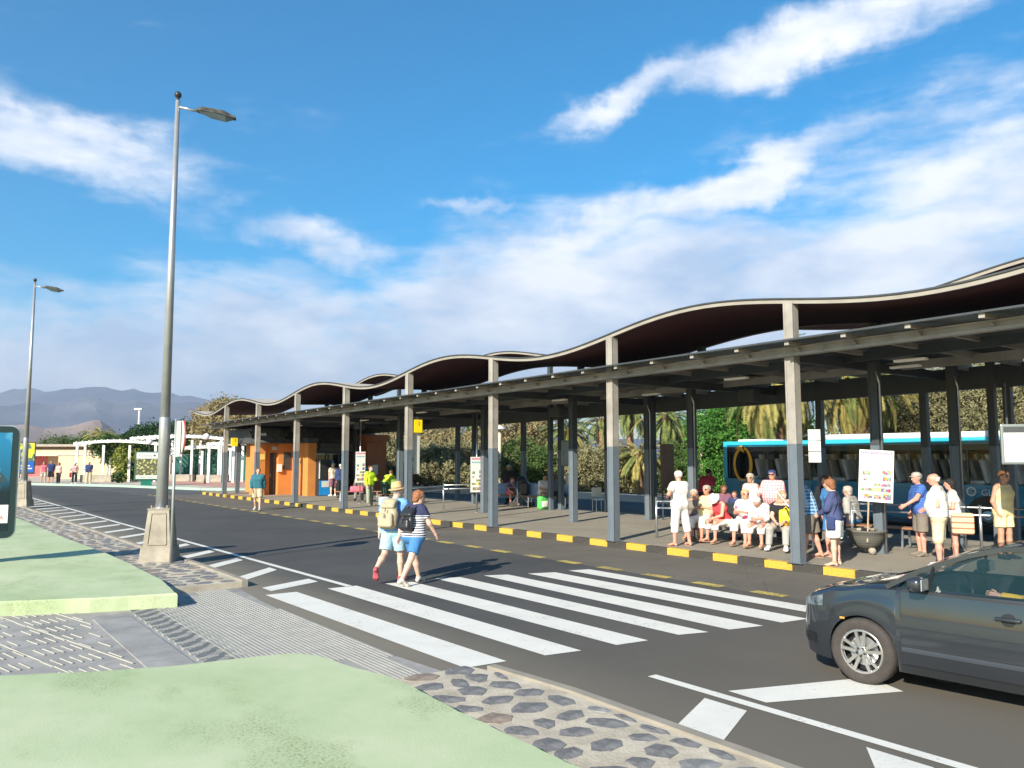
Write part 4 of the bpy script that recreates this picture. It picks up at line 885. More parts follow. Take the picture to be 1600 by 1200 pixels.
# low shops and tan garden wall at the far left
sh = thing('shop_row', 'low tan shop pavilion with beige awning and red displays across the plaza', 'shop', (-49.5, 86, 0), R(8))
tan = mat('tan_wall', (.50, .36, .24), .85, 0, .1, 1); MB().bbox((-9, 0, 0), (7.2, 5, 3.3)).build('wall', tan, sh); MB().bbox((-9.4, -1.2, 3.3), (7.5, 5.3, 3.55)).build('roof', mat('shop_roof', (.35, .3, .25), .8), sh)
MB().add([(-4.6, -.02, 3.2), (6.8, -.02, 3.2), (6.8, -1.7, 2.55), (-4.6, -1.7, 2.55), (-4.6, -1.7, 2.3), (6.8, -1.7, 2.3)], [(0, 1, 2, 3), (3, 2, 5, 4)]).build('awning', mat('awning', (.62, .50, .36), .8, 0, .1), sh)
for x, c, w in ((-8, (.06, .06, .06), 1.5), (-6.2, (.5, .05, .05), 1.2), (-4.2, (.35, .10, .08), 1.6), (-1.8, (.55, .12, .12), 2.4), (1.5, (.35, .07, .06), 1.5), (3.6, (.10, .30, .32), 1.6), (5.6, (.12, .36, .38), 1.4)):
    q = MB().bbox((x - w / 2, -.08, 0), (x + w / 2, -.02, 2.3)).build('display', mat('display_%d' % int(x * 10 + 200), c, .7, 0, .2, 2), sh); MB().bbox((x - w / 2 - .05, -.1, 0), (x - w / 2, -.02, 2.4)).build('frame', M['offwhite'], q)
o = thing('garden_wall', 'tan rendered garden wall behind the white pergolas', 'wall', (-37.5, 76, 0), R(-4)); MB().bbox((-6, 0, 0), (9, .3, 2.3)).build('wall', mat('tan_wall2', (.60, .44, .27), .85, 0, .1), o); MB().bbox((-6.1, -.05, 2.3), (9.1, .35, 2.42)).build('coping', M['concrete'], o)
o = thing('poster_column', 'small yellow and blue poster board beyond the far street lamp', 'poster board', (-39.2, 64.3, .12), R(25)); MB().rbox((0, 0, 2.0), (1.3, .2, 2.6), .05).build('frame', drk, o); yb = NT('yellow_print', .5, .4); yb.col(yb.mix(yb.rng(yb.noise(3, 3), .5, .55), (.65, .62, .05), (.08, .16, .12)))
MB().bbox((-.58, -.115, 1.75), (.58, -.105, 3.2)).build('picture', yb.m, o); MB().bbox((-.58, -.115, .85), (.58, -.105, 1.72)).build('caption', mat('sign_blue', (.02, .12, .45)), o); MB().bbox((-.45, -.12, 1.1), (.45, -.116, 1.2)).bbox((-.45, -.12, 1.32), (.3, -.116, 1.42)).build('lettering', M['white'], o); MB().bbox((-.2, -.1, 0), (.2, .1, .75)).build('foot', drk, o)

# ---------------- green mesh fences
def fence(x0, y0, x1, y1, h, label, step=2.5, mesh=True, group='green mesh fences'):
    o = thing('mesh_fence', label, 'fence', (x0, y0, 0), math.atan2(y1 - y0, x1 - x0), group); L = math.hypot(x1 - x0, y1 - y0); n = int(L / step)
    me = MB().tube([(0, 0, 0), (0, 0, h + .08)], .035, 6).mesh('post', M['green_metal'])
    for k in range(n + 1): obj('post', me, o, (k * L / n, 0, 0))
    q = MB(); x = .12
    while x < L: q.add([(x - .004, 0, .08), (x + .004, 0, .08), (x + .004, 0, h), (x - .004, 0, h)], [(0, 1, 2, 3)]); x += .10
    z = .1
    while z < h: q.add([(0, -.004, z), (L, -.004, z), (L, -.004, z + .008), (0, -.004, z + .008)], [(0, 1, 2, 3)]); z += .2
    q.build('mesh_panel', M['green_metal'], o)['kind'] = 'stuff'
fence(-9.0, 56.5, 14.5, 44.5, 2.3, 'green mesh fence in front of the shrubs beyond the bus lane')
fence(14.6, 44.4, 40, 34.5, 2.3, 'green mesh fence continuing behind the blue bus')
fence(-31.5, 74, -16.5, 66.5, 2.6, 'green mesh fence behind the white pergolas'); 
o = thing('windbreak_screen', 'dark green windbreak cloth on the fence behind the pergolas', 'screen', (-31.3, 74.3, 0), math.atan2(-7.5, 15)); MB().bbox((0, 0, .1), (5.4, .03, 2.4)).build('cloth', mat('green_cloth', (.02, .10, .075), .9, 0, .15, 1.5), o); MB().bbox((6.3, 0, .1), (10.2, .03, 2.4)).build('cloth', mat('green_cloth', (.02, .10, .075)), o)
# ------------------------------------------------------------------ people: one continuous body surface each, clothes as fitted shells
def surface_nets(F, lo, h):
    ins = F < 0
    nx, ny, nz = F.shape
    c = np.zeros((nx - 1, ny - 1, nz - 1), np.int8)
    for i in (0, 1):
        for j in (0, 1):
            for k in (0, 1): c += ins[i:nx - 1 + i, j:ny - 1 + j, k:nz - 1 + k]
    act = (c > 0) & (c < 8); idx = -np.ones(act.shape, np.int64); I = np.argwhere(act); idx[act] = np.arange(len(I))
    s = np.zeros((len(I), 3)); n = np.zeros(len(I))
    corners = [(i, j, k) for i in (0, 1) for j in (0, 1) for k in (0, 1)]
    V = {q: F[I[:, 0] + q[0], I[:, 1] + q[1], I[:, 2] + q[2]] for q in corners}
    for a in corners:
        for ax in range(3):
            if a[ax] == 0:
                b = list(a); b[ax] = 1; b = tuple(b); va, vb = V[a], V[b]; m = (va < 0) != (vb < 0)
                t = np.where(m, va / np.where(m, va - vb, 1), 0); p = np.repeat(np.array(a, float)[None], len(I), 0); p[:, ax] += t
                s += p * m[:, None]; n += m
    verts = lo + (I + s / np.maximum(n, 1)[:, None]) * h
    quads = []
    for ax in range(3):
        u, v = [(1, 2), (2, 0), (0, 1)][ax]
        sl0 = [slice(1, -1)] * 3; sl1 = [slice(1, -1)] * 3; sl0[ax] = slice(0, -1); sl1[ax] = slice(1, None)
        A = ins[tuple(sl0)]; B = ins[tuple(sl1)]
        for flip, mk in ((0, A & ~B), (1, ~A & B)):
            E = np.argwhere(mk)
            if not len(E): continue
            off = np.ones(3, int); off[ax] = 0; E = E + off
            def cell(du, dv): q = E.copy(); q[:, u] -= du; q[:, v] -= dv; return idx[q[:, 0], q[:, 1], q[:, 2]]
            Q = np.stack([cell(1, 1), cell(0, 1), cell(0, 0), cell(1, 0)], 1)
            quads.append(Q if not flip else Q[:, ::-1])
    Q = np.concatenate(quads) if quads else np.zeros((0, 4), int); Q = Q[(Q >= 0).all(1)]
    return verts, Q
def rc(a, b, r1, r2, cuts=()): return ('c', np.array(a, float), np.array(b, float), r1, r2, None, 0, 0, cuts)
def slabp(a, b, side, w1, w2, r1, r2, cuts=()): return ('s', np.array(a, float), np.array(b, float), r1, r2, np.array(side, float), w1, w2, cuts)
def sdf_mesh(prims, h, k=.03, gcuts=(), pad=.03):
    lo = np.min([np.minimum(p[1], p[2]) - max(p[3], p[4]) - max(p[6], p[7]) for p in prims], 0) - pad; hi = np.max([np.maximum(p[1], p[2]) + max(p[3], p[4]) + max(p[6], p[7]) for p in prims], 0) + pad
    n = np.ceil((hi - lo) / h).astype(int) + 2; F = np.full(n, .3, np.float32)
    ax = [lo[i] + np.arange(n[i]) * h for i in range(3)]
    for (ty, a, b, r1, r2, side, w1, w2, cuts) in prims:
        m = max(r1, r2) + max(w1, w2) + k + 2.5 * h
        l = np.maximum(((np.minimum(a, b) - m - lo) / h).astype(int), 0); u = np.minimum(((np.maximum(a, b) + m - lo) / h).astype(int) + 2, n)
        sl = tuple(slice(l[i], u[i]) for i in range(3))
        P = np.stack(np.meshgrid(*[ax[i][sl[i]] for i in range(3)], indexing='ij'), -1)
        ba = b - a; L2 = max(1e-9, ba @ ba); t = np.clip(((P - a) @ ba) / L2, 0, 1); d = P - a - t[..., None] * ba
        if ty == 's':
            q = d @ side; w = w1 + (w2 - w1) * t; qc = np.clip(q, -w, w); d = d - qc[..., None] * side
        D = np.sqrt((d * d).sum(-1)) - (r1 + (r2 - r1) * t)
        for (pt, nn) in cuts: D = np.maximum(D, (P - np.array(pt)) @ np.array(nn))
        G = F[sl]; hh = np.clip(.5 + .5 * (D - G) / k, 0, 1); F[sl] = D * (1 - hh) + G * hh - k * hh * (1 - hh)
    if gcuts:
        P = np.stack(np.meshgrid(*ax, indexing='ij'), -1)
        for (pt, nn) in gcuts: F = np.maximum(F, (P - np.array(pt)) @ np.array(nn))
    F[0] = F[-1] = .2; F[:, 0] = F[:, -1] = .2; F[:, :, 0] = F[:, :, -1] = .2
    return surface_nets(F, lo, h)
def np_obj(name, vq, m, parent, extra=None):
    v, q = vq; me = bpy.data.meshes.new(name); vs = [tuple(x) for x in v]; fs = [tuple(int(i) for i in x) for x in q]
    if extra is not None: b = len(vs); vs += extra.v; fs += [tuple(i + b for i in f) for f in extra.f]
    me.from_pydata(vs, [], fs); me.materials.append(m); me.polygons.foreach_set('use_smooth', [True] * len(me.polygons)); me.update()
    return obj(name, me, parent)
def rotx(a): c, s = math.cos(a), math.sin(a); return np.array([[1, 0, 0], [0, c, -s], [0, s, c]])
def rotz(a): c, s = math.cos(a), math.sin(a); return np.array([[c, -s, 0], [s, c, 0], [0, 0, 1]])
def roty(a): c, s = math.cos(a), math.sin(a); return np.array([[c, 0, s], [0, 1, 0], [-s, 0, c]])
def skin(n, c):
    m = mat('skin_' + n, c, .55, 0, .10, 9, .15, 40); m.node_tree.nodes['Principled BSDF'].inputs['Subsurface Weight'].default_value = 0; return m
SK = dict(fair=skin('fair', (.62, .38, .28)), tan=skin('tan', (.48, .25, .16)), red=skin('red', (.60, .28, .20)), brown=skin('brown', (.28, .13, .08)))
def cloth(n, c, **k): return mat('cloth_' + n, c, k.pop('rough', .85), 0, k.pop('var', .10), k.pop('scale', 7), .75, 10, .2, bdist=.035, **k)
def hairm(n, c): return mat('hair_' + n, c, .65, 0, .35, 30, .6, 60, .3)
HAIR = dict(grey=hairm('grey', (.42, .38, .33)), white=hairm('white', (.62, .58, .52)), blond=hairm('blond', (.50, .34, .17)), brown=hairm('brown', (.14, .065, .03)), black=hairm('black', (.02, .017, .015)), auburn=hairm('auburn', (.26, .11, .05)))
def pattern_stripes(n, c1, c2, per=22, th=.5, axis=2, lo=None):
    k = NT('cloth_' + n, .85, .2); f = k.math('FRACT', k.math('MULTIPLY', k.sep()[axis], per)); g = k.math('GREATER_THAN', f, th)
    if lo is not None: g = k.math('MULTIPLY', g, k.math('LESS_THAN', k.sep()[2], lo))
    k.col(k.mix(g, c1, c2)); return k.m
def pattern_plaid(n, c0, c1, c2, per=14):
    k = NT('cloth_' + n, .85, .2); S_ = k.sep(); a = k.math('FRACT', k.math('MULTIPLY', S_[2], per)); b = k.math('FRACT', k.math('MULTIPLY', S_[0], per)); c = k.mix(k.math('GREATER_THAN', a, .55), c0, c1); d = k.mix(k.math('MULTIPLY', k.math('GREATER_THAN', b, .6), .7), c, c2); e = k.mix(k.math('MULTIPLY', k.math('LESS_THAN', a, .12), .6), d, c0); k.col(e); return k.m
def pattern_floral(n, c0, c1, c2, sc=16):
    k = NT('cloth_' + n, .85, .2); v = k.vor(sc); w = k.vor(sc * .6, k.map((1, 1, 1), 0, (5, 2, 1))); k.col(k.mix(k.math('LESS_THAN', w, .28), k.mix(k.math('LESS_THAN', v, .3), c0, c1), c2)); return k.m
NP = [0]
def person(label, loc, yaw, h=1.72, girth=1.0, female=False, sk='fair', pose=None, top=None, bottom=None, shoes=None, hair=('grey', 'short'), hat=None, glasses=False, group=None, res=.0165, belly=0.0, parent_frame=None, z0=None):
    pose = pose or {}; sc = h / 1.72; g = girth; sit = pose.get('sit', False)
    shoulder = .165 if female else .185; hipw = .10 if female else .092
    lean = R(pose.get('lean', 3)); Rt = rotz(R(pose.get('twist', 0))) @ roty(R(pose.get('roll', 0))) @ rotx(-lean)   # forward lean towards +y
    # legs first
    def leg(side, a, splay, knee, foot=0):
        a, splay, knee = R(a), R(splay), R(knee); hip = np.array([side * hipw, 0, 0.0])
        th = np.array([side * math.sin(splay), math.sin(a) * math.cos(splay), -math.cos(a) * math.cos(splay)]); kn = hip + th * .425
        a2 = a - knee; sk_ = np.array([side * math.sin(splay) * .35, math.sin(a2), -math.cos(a2)]); sk_ /= np.linalg.norm(sk_); an = kn + sk_ * .40
        fp = R(foot); toe_dir = np.array([side * .18 * (0 if sit and 0 else 1), math.cos(fp), math.sin(fp)]); toe_dir /= np.linalg.norm(toe_dir)
        return hip, kn, an, toe_dir
    dl = (88, 6, 86, 0) if sit else (2, 3, 4, 0)
    LG = {s: leg(s, *(pose.get('legL' if s < 0 else 'legR', dl))) for s in (-1, 1)}
    low = min(LG[s][2][2] + (min(0, LG[s][3][2]) * .15) for s in LG); base = pose.get('seat', .455) + .105 if sit else -(low - .085)
    off = np.array([0, 0, base])
    if sit: # keep feet on the floor
        for s in LG:
            hip, kn, an, td = LG[s]; target = .085 - base
            if an[2] < target: d = kn - an; an = an + np.array([0, 0, target - an[2]])
            LG[s] = (hip, kn, an, td)
    T = lambda p: off + Rt @ np.array(p, float)      # torso frame, origin mid hips
    side = Rt @ np.array([1.0, 0, 0])
    b = belly
    pel, wai, che, sho = T((0, -.005, .02)), T((0, .01 + b * .35, .17)), T((0, .005, .34)), T((0, -.01, .475))
    P = [slabp(pel, wai, side, hipw * .9 * g, .062 * g, (.115 if female else .105) * g, (.098 + b) * g), slabp(wai, che, side, .062 * g, .085 * g, (.098 + b) * g, .112 * g), slabp(che, sho, side, .088 * g, shoulder * .72, .112 * g, .062)]
    if female: P += [rc(T((s * .07, .085, .33)), T((s * .07, .07, .36)), .062 * g, .05) for s in (-1, 1)]
    HR = rotz(R(pose.get('twist', 0))) @ rotx(-lean * .3) @ rotz(R(pose.get('head_yaw', 0))) @ rotx(-R(pose.get('head_pitch', 3)))
    nk = T((0, -.005, .52)); hc = nk + HR @ np.array([0, .025, .145])
    Hd = lambda p: hc + HR @ np.array(p, float)
    P += [rc(sho, nk, .062, .054), rc(nk, Hd((0, 0, -.05)), .052, .056),
          slabp(Hd((0, -.018, .028)), Hd((0, .022, .022)), HR @ np.array([1., 0, 0]), .004, .002, .078, .078), slabp(Hd((0, .02, -.02)), Hd((0, .045, -.072)), HR @ np.array([1., 0, 0]), .014, .016, .058, .036)]
    face = [rc(Hd((0, .095, .012)), Hd((0, .113, -.024)), .011, .0145), rc(Hd((-.03, .078, .03)), Hd((.03, .078, .03)), .014, .014), rc(Hd((-.016, .084, -.052)), Hd((.016, .084, -.052)), .010, .010)] + [rc(Hd((s * .078, -.005, .018)), Hd((s * .080, -.012, -.02)), .014, .009) for s in (-1, 1)]
    # arms
    AR = {}; fing = MB(); sleeves = []
    for s in (-1, 1):
        a, ab, e, inw = [R(x) for x in pose.get('armL' if s < 0 else 'armR', (4, 10, 12, 6))]
        S0_ = T((s * shoulder, -.005, .455))
        ud = Rt @ np.array([s * math.sin(ab), math.sin(a) * math.cos(ab), -math.cos(a) * math.cos(ab)]); E_ = S0_ + ud * .275
        f = a + e; fd = Rt @ np.array([-s * math.sin(inw), math.sin(f) * math.cos(inw), -math.cos(f) * math.cos(inw)]); Wr = E_ + fd * .245
        AR[s] = (S0_, E_, Wr, ud, fd)
        P += [rc(S0_, E_, .054 * (.5 + .5 * g), .043 * (.5 + .5 * g)), rc(E_, Wr, .043 * (.6 + .4 * g), .028)]
        # palm and five fingers
        pd = pose.get('palm', None); up = np.array([0, 0, 1.0]); w_ = np.cross(fd, np.array([s * 1.0, 0.15, 0])) if abs(fd[0]) < .8 else np.cross(fd, up); w_ /= np.linalg.norm(w_); nrm = np.cross(fd, w_)
        if nrm @ np.array([-s, 0, 0]) < 0: nrm = -nrm
        K_ = Wr + fd * .085; P.append(slabp(Wr + fd * .01, K_, w_, .014, .026, .019, .013))
        curl = pose.get('curlL' if s < 0 else 'curlR', .35); front = w_ if (w_ @ (Rt @ np.array([0, 1., .2]))) > 0 else -w_
        for i, (o_, ln) in enumerate(((.030, .066), (.010, .074), (-.010, .070), (-.028, .055))):
            p0 = K_ + front * o_ - fd * .012; d0 = fd * math.cos(curl * .6) + nrm * math.sin(curl * .6); d1 = fd * math.cos(curl * 1.9) + nrm * math.sin(curl * 1.9)
            p1 = p0 + d0 * ln * .55; p2 = p1 + d1 * ln * .45; fing.tube([p0 * sc, p1 * sc, p2 * sc], [.0095 * sc, .0088 * sc, .0062 * sc], 5)
        t0 = Wr + fd * .022 + front * .018; t1 = t0 + (fd * .6 + front * .75) * .036; t2 = t1 + (fd * .95 + front * .2 + nrm * .3) * .030; fing.tube([t0 * sc, t1 * sc, t2 * sc], [.0125 * sc, .0105 * sc, .0075 * sc], 5)
    # legs
    for s in (-1, 1):
        hip, kn, an, td = LG[s]; hip, kn, an = hip + off, kn + off, an + off; LG[s] = (hip, kn, an, td)
        P += [rc(hip, kn, .085 * g, .054 * (.5 + .5 * g)), rc(kn, kn + (an - kn) * .38, .052, .054 * (.5 + .5 * g)), rc(kn + (an - kn) * .38, an, .053 * (.5 + .5 * g), .034)]
        dn = np.array([0, 0, -1.0]); dn = dn - td * (dn @ td); dn /= np.linalg.norm(dn); sd_ = np.cross(td, dn)
        heel = an - td * .035 + dn * .055; ball = an + td * .125 + dn * .062; P += [rc(an, heel, .036, .030), slabp(an + dn * .02, ball, sd_, .004, .024, .034, .020), slabp(ball, ball + td * .05, sd_, .024, .018, .020, .015)]
        LG[s] = LG[s] + (dn, sd_, heel, ball)
    P = [tuple([p[0], p[1] * sc, p[2] * sc, p[3] * sc, p[4] * sc, p[5], p[6] * sc, p[7] * sc, p[8]]) for p in P]; scale = lambda L_: [tuple([p[0], p[1] * sc, p[2] * sc, p[3] * sc, p[4] * sc, p[5], p[6] * sc, p[7] * sc, tuple((np.array(c_[0]) * sc, c_[1]) for c_ in p[8])]) for p in L_]
    v, q = sdf_mesh(P + scale(face), res, .022 * sc)
    body = np_obj('person', (v, q), SK[sk], None, fing); body.location = loc; body.rotation_euler = (0, 0, yaw); tag(body, label, 'person', group)
    def cl(name, prims, m, k=.022, gc=(), r=None):
        v_, q_ = sdf_mesh(scale(prims), r or res, k * sc, tuple((np.array(c_[0]) * sc, c_[1]) for c_ in gc))
        if name == 'hair': v_ = v_ + np.random.RandomState(5).normal(size=v_.shape) * .0032
        return np_obj(name, (v_, q_), m, body)
    dnT = -(Rt @ np.array([0, 0, 1.0]))
    if top:
        o_ = top.get('fit', .016); hem = top.get('hem', -.02); tz = top.get('neck', .545 if top.get('sleeve') != 'tank' else .515); ww = top.get('strap', 1.0)
        L_ = [slabp(pel, wai, side, hipw * .92 * g, .066 * g, (.116 if female else .106) * g + o_ + .006, (.098 + b) * g + o_ + .004), slabp(wai, che, side, .066 * g, .088 * g, (.098 + b) * g + o_, .112 * g + o_), slabp(che, sho, side, .090 * g, shoulder * .74 * ww, .112 * g + o_, .062 + o_ * .8)]
        if female: L_ += [rc(T((s * .07, .085, .33)), T((s * .07, .07, .36)), .062 * g + o_ * .8, .05) for s in (-1, 1)]
        gc = [(T((0, 0, hem)), dnT), (T((0, 0, tz)), -dnT)]
        if top.get('neckline'): gc.append((T((0, .10, tz - .10)), Rt @ np.array([0, .62, .78])))
        sl_ = {'short': .62, 'elbow': 1.0, 'long': 1.0, 'none': 0, 'tank': 0}[top.get('sleeve', 'short')]
        if sl_ == 0:
            L_ = [slabp(p[1], p[2], side, p[6], min(p[7], .105) if i == 2 else p[7], p[3], p[4]) if p[0] == 's' else p for i, p in enumerate(L_)]
        for s in (-1, 1):
            S0_, E_, Wr, ud, fd = AR[s]; 
            if sl_ > 0:
                e_ = S0_ + ud * .275 * sl_; L_.append(rc(S0_, e_ + ud * .03 if sl_ < 1 else E_, .056 * (.5 + .5 * g) + o_, .050 * (.5 + .5 * g) + o_ + .004, ((e_, ud),) if sl_ < 1 else ()))
            if top.get('sleeve') == 'long': L_.append(rc(E_, Wr, .046 * (.6 + .4 * g) + o_ * .7, .034 + o_ * .6, ((Wr - fd * .012, fd),)))
        cl(top.get('name', 'shirt'), L_, top['mat'], gc=gc)
    if bottom:
        kd = bottom['kind']; o_ = bottom.get('fit', .016); wz = .095; L_ = []
        gc = []
        if kd == 'skirt':
            hem = bottom.get('len', .42)
            if sit:
                kl, kr = LG[-1][1], LG[1][1]; mid = (kl + kr) / 2; hw = abs(kr[0] - kl[0]) / 2; L_ = [slabp(off + np.array([0, 0, .03]), mid + np.array([0, -.02, 0]), np.array([1., 0, 0]), hipw * g, hw, .115 * g + .01, .075, ((mid + np.array([0, .045, 0]), np.array([0, 1., 0])),)),
                    slabp(mid + np.array([0, -.06, 0]), mid + np.array([0, .0, -bottom.get('drop', .16)]), np.array([1., 0, 0]), hw, hw * 1.05, .07, .065, ((mid + np.array([0, 0, -bottom.get('drop', .16)]), np.array([0, 0, -1.])),))]
            else:
                L_ = [slabp(T((0, 0, wz)), off + np.array([0, 0, -.06]), side, .07 * g, hipw * g, .10 * g + o_, .118 * g + o_), slabp(off + np.array([0, 0, -.06]), off + np.array([0, .01, -hem]), np.array([1., 0, 0]), hipw * g, hipw * g + .015, .118 * g + o_, .105 * g + o_ + .01, ((off + np.array([0, 0, -hem]), np.array([0, 0, -1.])),))]
        else:
            L_.append(slabp(pel - Rt @ np.array([0, 0, .03]), T((0, 0, wz)), side, hipw * .94 * g, .066 * g, (.118 if female else .108) * g + o_, .102 * g + o_ + b * .7))
            for s in (-1, 1):
                hip, kn, an = LG[s][:3]; th = (kn - hip) / np.linalg.norm(kn - hip); sh_ = (an - kn) / np.linalg.norm(an - kn); f_ = {'shorts': bottom.get('len', .85), 'trousers': 2, 'capri': 1.5}[kd]
                fl = bottom.get('flare', .03)
                if f_ <= 1: e_ = hip + th * .425 * f_; L_.append(rc(hip, e_ + th * .02, .088 * g + o_, .058 * g + o_ + fl, ((e_, th),)))
                else:
                    L_.append(rc(hip, kn, .088 * g + o_, .060 * g + o_ + .006)); e_ = kn + sh_ * .40 * (f_ - 1) * .96; L_.append(rc(kn, e_, .060 * g + o_ + .006, (.048 if kd == 'capri' else .044) + o_ + fl * .4, ((e_ - sh_ * .01, sh_),)))
            gc = [(T((0, 0, wz)), Rt @ np.array([0, 0, 1.0]))]
        cl(kd if kd != 'capri' else 'trousers', L_, bottom['mat'], gc=gc)
    if shoes:
        for s in (-1, 1):
            hip, kn, an, td, dn, sd_, heel, ball = LG[s]
            if shoes['kind'] == 'trainer':
                sh = cl('shoe', [rc(an + dn * .005, heel, .042, .040), slabp(an + dn * .025 + td * .01, ball, sd_, .006, .024, .040, .030), slabp(ball, ball + td * .055, sd_, .024, .016, .030, .024)], shoes['mat'], .02, ((an + dn * .008 - dn * .03, -dn),), min(res, .0125))
                so_ = MB(); so_.tube([(heel - td * .02 + dn * .028) * sc, (ball + td * .06 + dn * .018) * sc], [.030 * sc, .034 * sc], 6) if shoes.get('sole') else None
            else:
                mb = MB(); c0 = (heel + dn * .033) * sc; c1 = (ball + td * .045 + dn * .02) * sc; w1, w2 = .036 * sc, .046 * sc
                pts = [(c0 - td * .025 * sc + sd_ * a_ * w1 * .7) for a_ in (-1, 1)] + [(c0 + sd_ * w1), (ball * sc + dn * .02 * sc + sd_ * w2), (c1 + sd_ * w2 * .5), (c1 - sd_ * w2 * .5), (ball * sc + dn * .02 * sc - sd_ * w2), (c0 - sd_ * w1)]
                n_ = len(pts); order = [1, 2, 3, 4, 5, 6, 7, 0]; pts = [pts[i] for i in order]
                mb.add([p_ for p_ in pts] + [p_ + dn * .016 * sc for p_ in pts], [tuple(range(n_)), tuple(range(n_, 2 * n_))[::-1]] + [(i, n_ + i, n_ + (i + 1) % n_, (i + 1) % n_) for i in range(n_)])
                mb.tube([((ball - dn * .0) + sd_ * a_ * .045 - dn * (.028 * (1 - abs(a_)) + .0)) * sc for a_ in (-1, -.5, 0, .5, 1)], .012 * sc, 5)
                if shoes.get('ankle', True): mb.tube([(an + dn * .0 + (td * math.cos(x) + sd_ * math.sin(x)) * .043) * sc for x in np.linspace(0, 6.28, 9)], .010 * sc, 5)
                mb.build('sandal', shoes['mat'], body)
    hm, hs_ = hair; 
    if hs_ != 'bald' and hm:
        hx = HR @ np.array([1., 0, 0]); HP = [slabp(Hd((0, -.026, .036)), Hd((0, .016, .036)), hx, .006, .004, .086 if hs_ == 'short' else .095, .084 if hs_ == 'short' else .092)]
        if hs_ in ('bob', 'full'): HP.append(slabp(Hd((0, -.045, .01)), Hd((0, -.05, -.055 if hs_ == 'full' else -.095)), hx, .035, .03, .062, .052))
        if hs_ == 'long': HP += [slabp(Hd((0, -.045, .01)), Hd((0, -.07, -.20)), hx, .035, .045, .062, .04)]
        gcut = [(Hd((0, .055, .07)), HR @ np.array([0, .86, -.50])), (Hd((0, 0, -.03 if hs_ == 'short' else -.30)), HR @ np.array([0, .25, -.97]))]
        if hs_ in ('bob', 'full', 'long'): gcut[0] = (Hd((0, .045, .03)), HR @ np.array([0, .93, -.36]))
        cl('hair', HP, HAIR[hm], gc=gcut, r=min(res, .0135))
    elif hm:  # balding: a fringe of hair round the back
        cl('hair', [slabp(Hd((0, -.03, .01)), Hd((0, -.012, .0)), HR @ np.array([1., 0, 0]), .006, .004, .083, .081)], HAIR[hm], gc=((Hd((0, 0, .035)), HR @ np.array([0, 0, 1.])), (Hd((0, -.005, 0)), HR @ np.array([0, 1., 0])), (Hd((0, 0, -.05)), HR @ np.array([0, 0, -1.]))), r=min(res, .0135))
    Mh = Matrix([list(HR[i]) for i in range(3)]); hcs = Vector([float(x) for x in hc * sc])
    def hat_at(prof, tiltx=0, dz=.05): return MB().lathe([(r_ * sc, z_ * sc) for r_, z_ in prof], hcs + Mh @ Vector((0, -.008, dz)) * sc, 20, Mh @ Matrix.Rotation(R(tiltx), 3, 'X'))
    if hat:
        if hat['kind'] == 'straw':
            ht = hat_at([(.158, -.012), (.155, -.002), (.115, .0), (.103, .004), (.097, .065), (.08, .118), (.05, .125), (.0, .105)], 14, .055); o2 = ht.build('hat', hat['mat'], body, True); hat_at([(.108, .004), (.107, .03), (.102, .03), (.10, .004)], 12, .055).build('hat_band', cloth('hatband', (.28, .22, .14)), o2)
        elif hat['kind'] == 'bucket': hat_at([(.155, -.035), (.15, -.03), (.102, .02), (.098, .07), (.08, .09), (0, .092)], -8, .035).build('hat', hat['mat'], body, True)
        elif hat['kind'] in ('cap', 'beret'):
            mb = hat_at([(.096, -.005), (.098, .02), (.09, .055), (.06, .082), (.02, .09), (0, .09)], 4, .035)
            o2 = mb.build('cap', hat['mat'], body, True)
            if hat['kind'] == 'cap':
                pk_ = MB(); pr = [(x, .07 + .085 * math.cos(x / .075 * 1.45) * 1.0, .0) for x in np.linspace(-.075, .075, 9)]; pts = [Mh @ Vector(p_) * sc + hcs + Mh @ Vector((0, 0, .036)) * sc for p_ in pr] ; pts2 = [p_ + Mh @ Vector((0, -.004, .007)) * sc for p_ in pts]; n_ = len(pts)
                pk_.add(pts + pts2, [tuple(range(n_))[::-1], tuple(range(n_, 2 * n_))] + [(i, (i + 1) % n_, n_ + (i + 1) % n_, n_ + i) for i in range(n_)]); pk_.build('peak', hat.get('peak', hat['mat']), o2)
    if glasses:
        gm = MB(); 
        for s in (-1, 1): c_ = Hd((s * .034, .092, .020)) * sc; gm.rbox(c_, (.056 * sc, .010 * sc, .036 * sc), .004, M=Mh); gm.bar(Hd((s * .062, .088, .024)) * sc, Hd((s * .084, .0, .022)) * sc, .006)
        gm.bar(Hd((-.012, .096, .024)) * sc, Hd((.012, .096, .024)) * sc, .006); gm.build('sunglasses', M['glassd'], body)
    elif pose.get('eyes', True):
        for s in (-1, 1): MB().lathe([(.0105 * math.sin(t_) * sc, -.0105 * math.cos(t_) * sc) for t_ in np.linspace(.1, 3.04, 5)], Hd((s * .032, .0835, .014)) * sc, 6).build('eye', M['black'], body)
    NP[0] += 1
    body['_i'] = NP[0]; del body['_i']
    return dict(o=body, T=lambda p: body_world(body, T(p) * sc), Rt=Rt, AR={s: (AR[s][0] * sc, AR[s][1] * sc, AR[s][2] * sc, AR[s][4]) for s in AR}, yaw=yaw, loc=Vector(loc), sc=sc, Tl=lambda p: T(p) * sc, Hd=lambda p: Hd(p) * sc)
def body_world(b, p): return Vector(b.location) + Matrix.Rotation(b.rotation_euler[2], 3, 'Z') @ Vector([float(x) for x in p])
def person_thing(name, label, cat, pr, group=None):    # a thing carried by a person: same frame as the person
    return thing(name, label, cat, pr['o'].location, pr['yaw'], group)
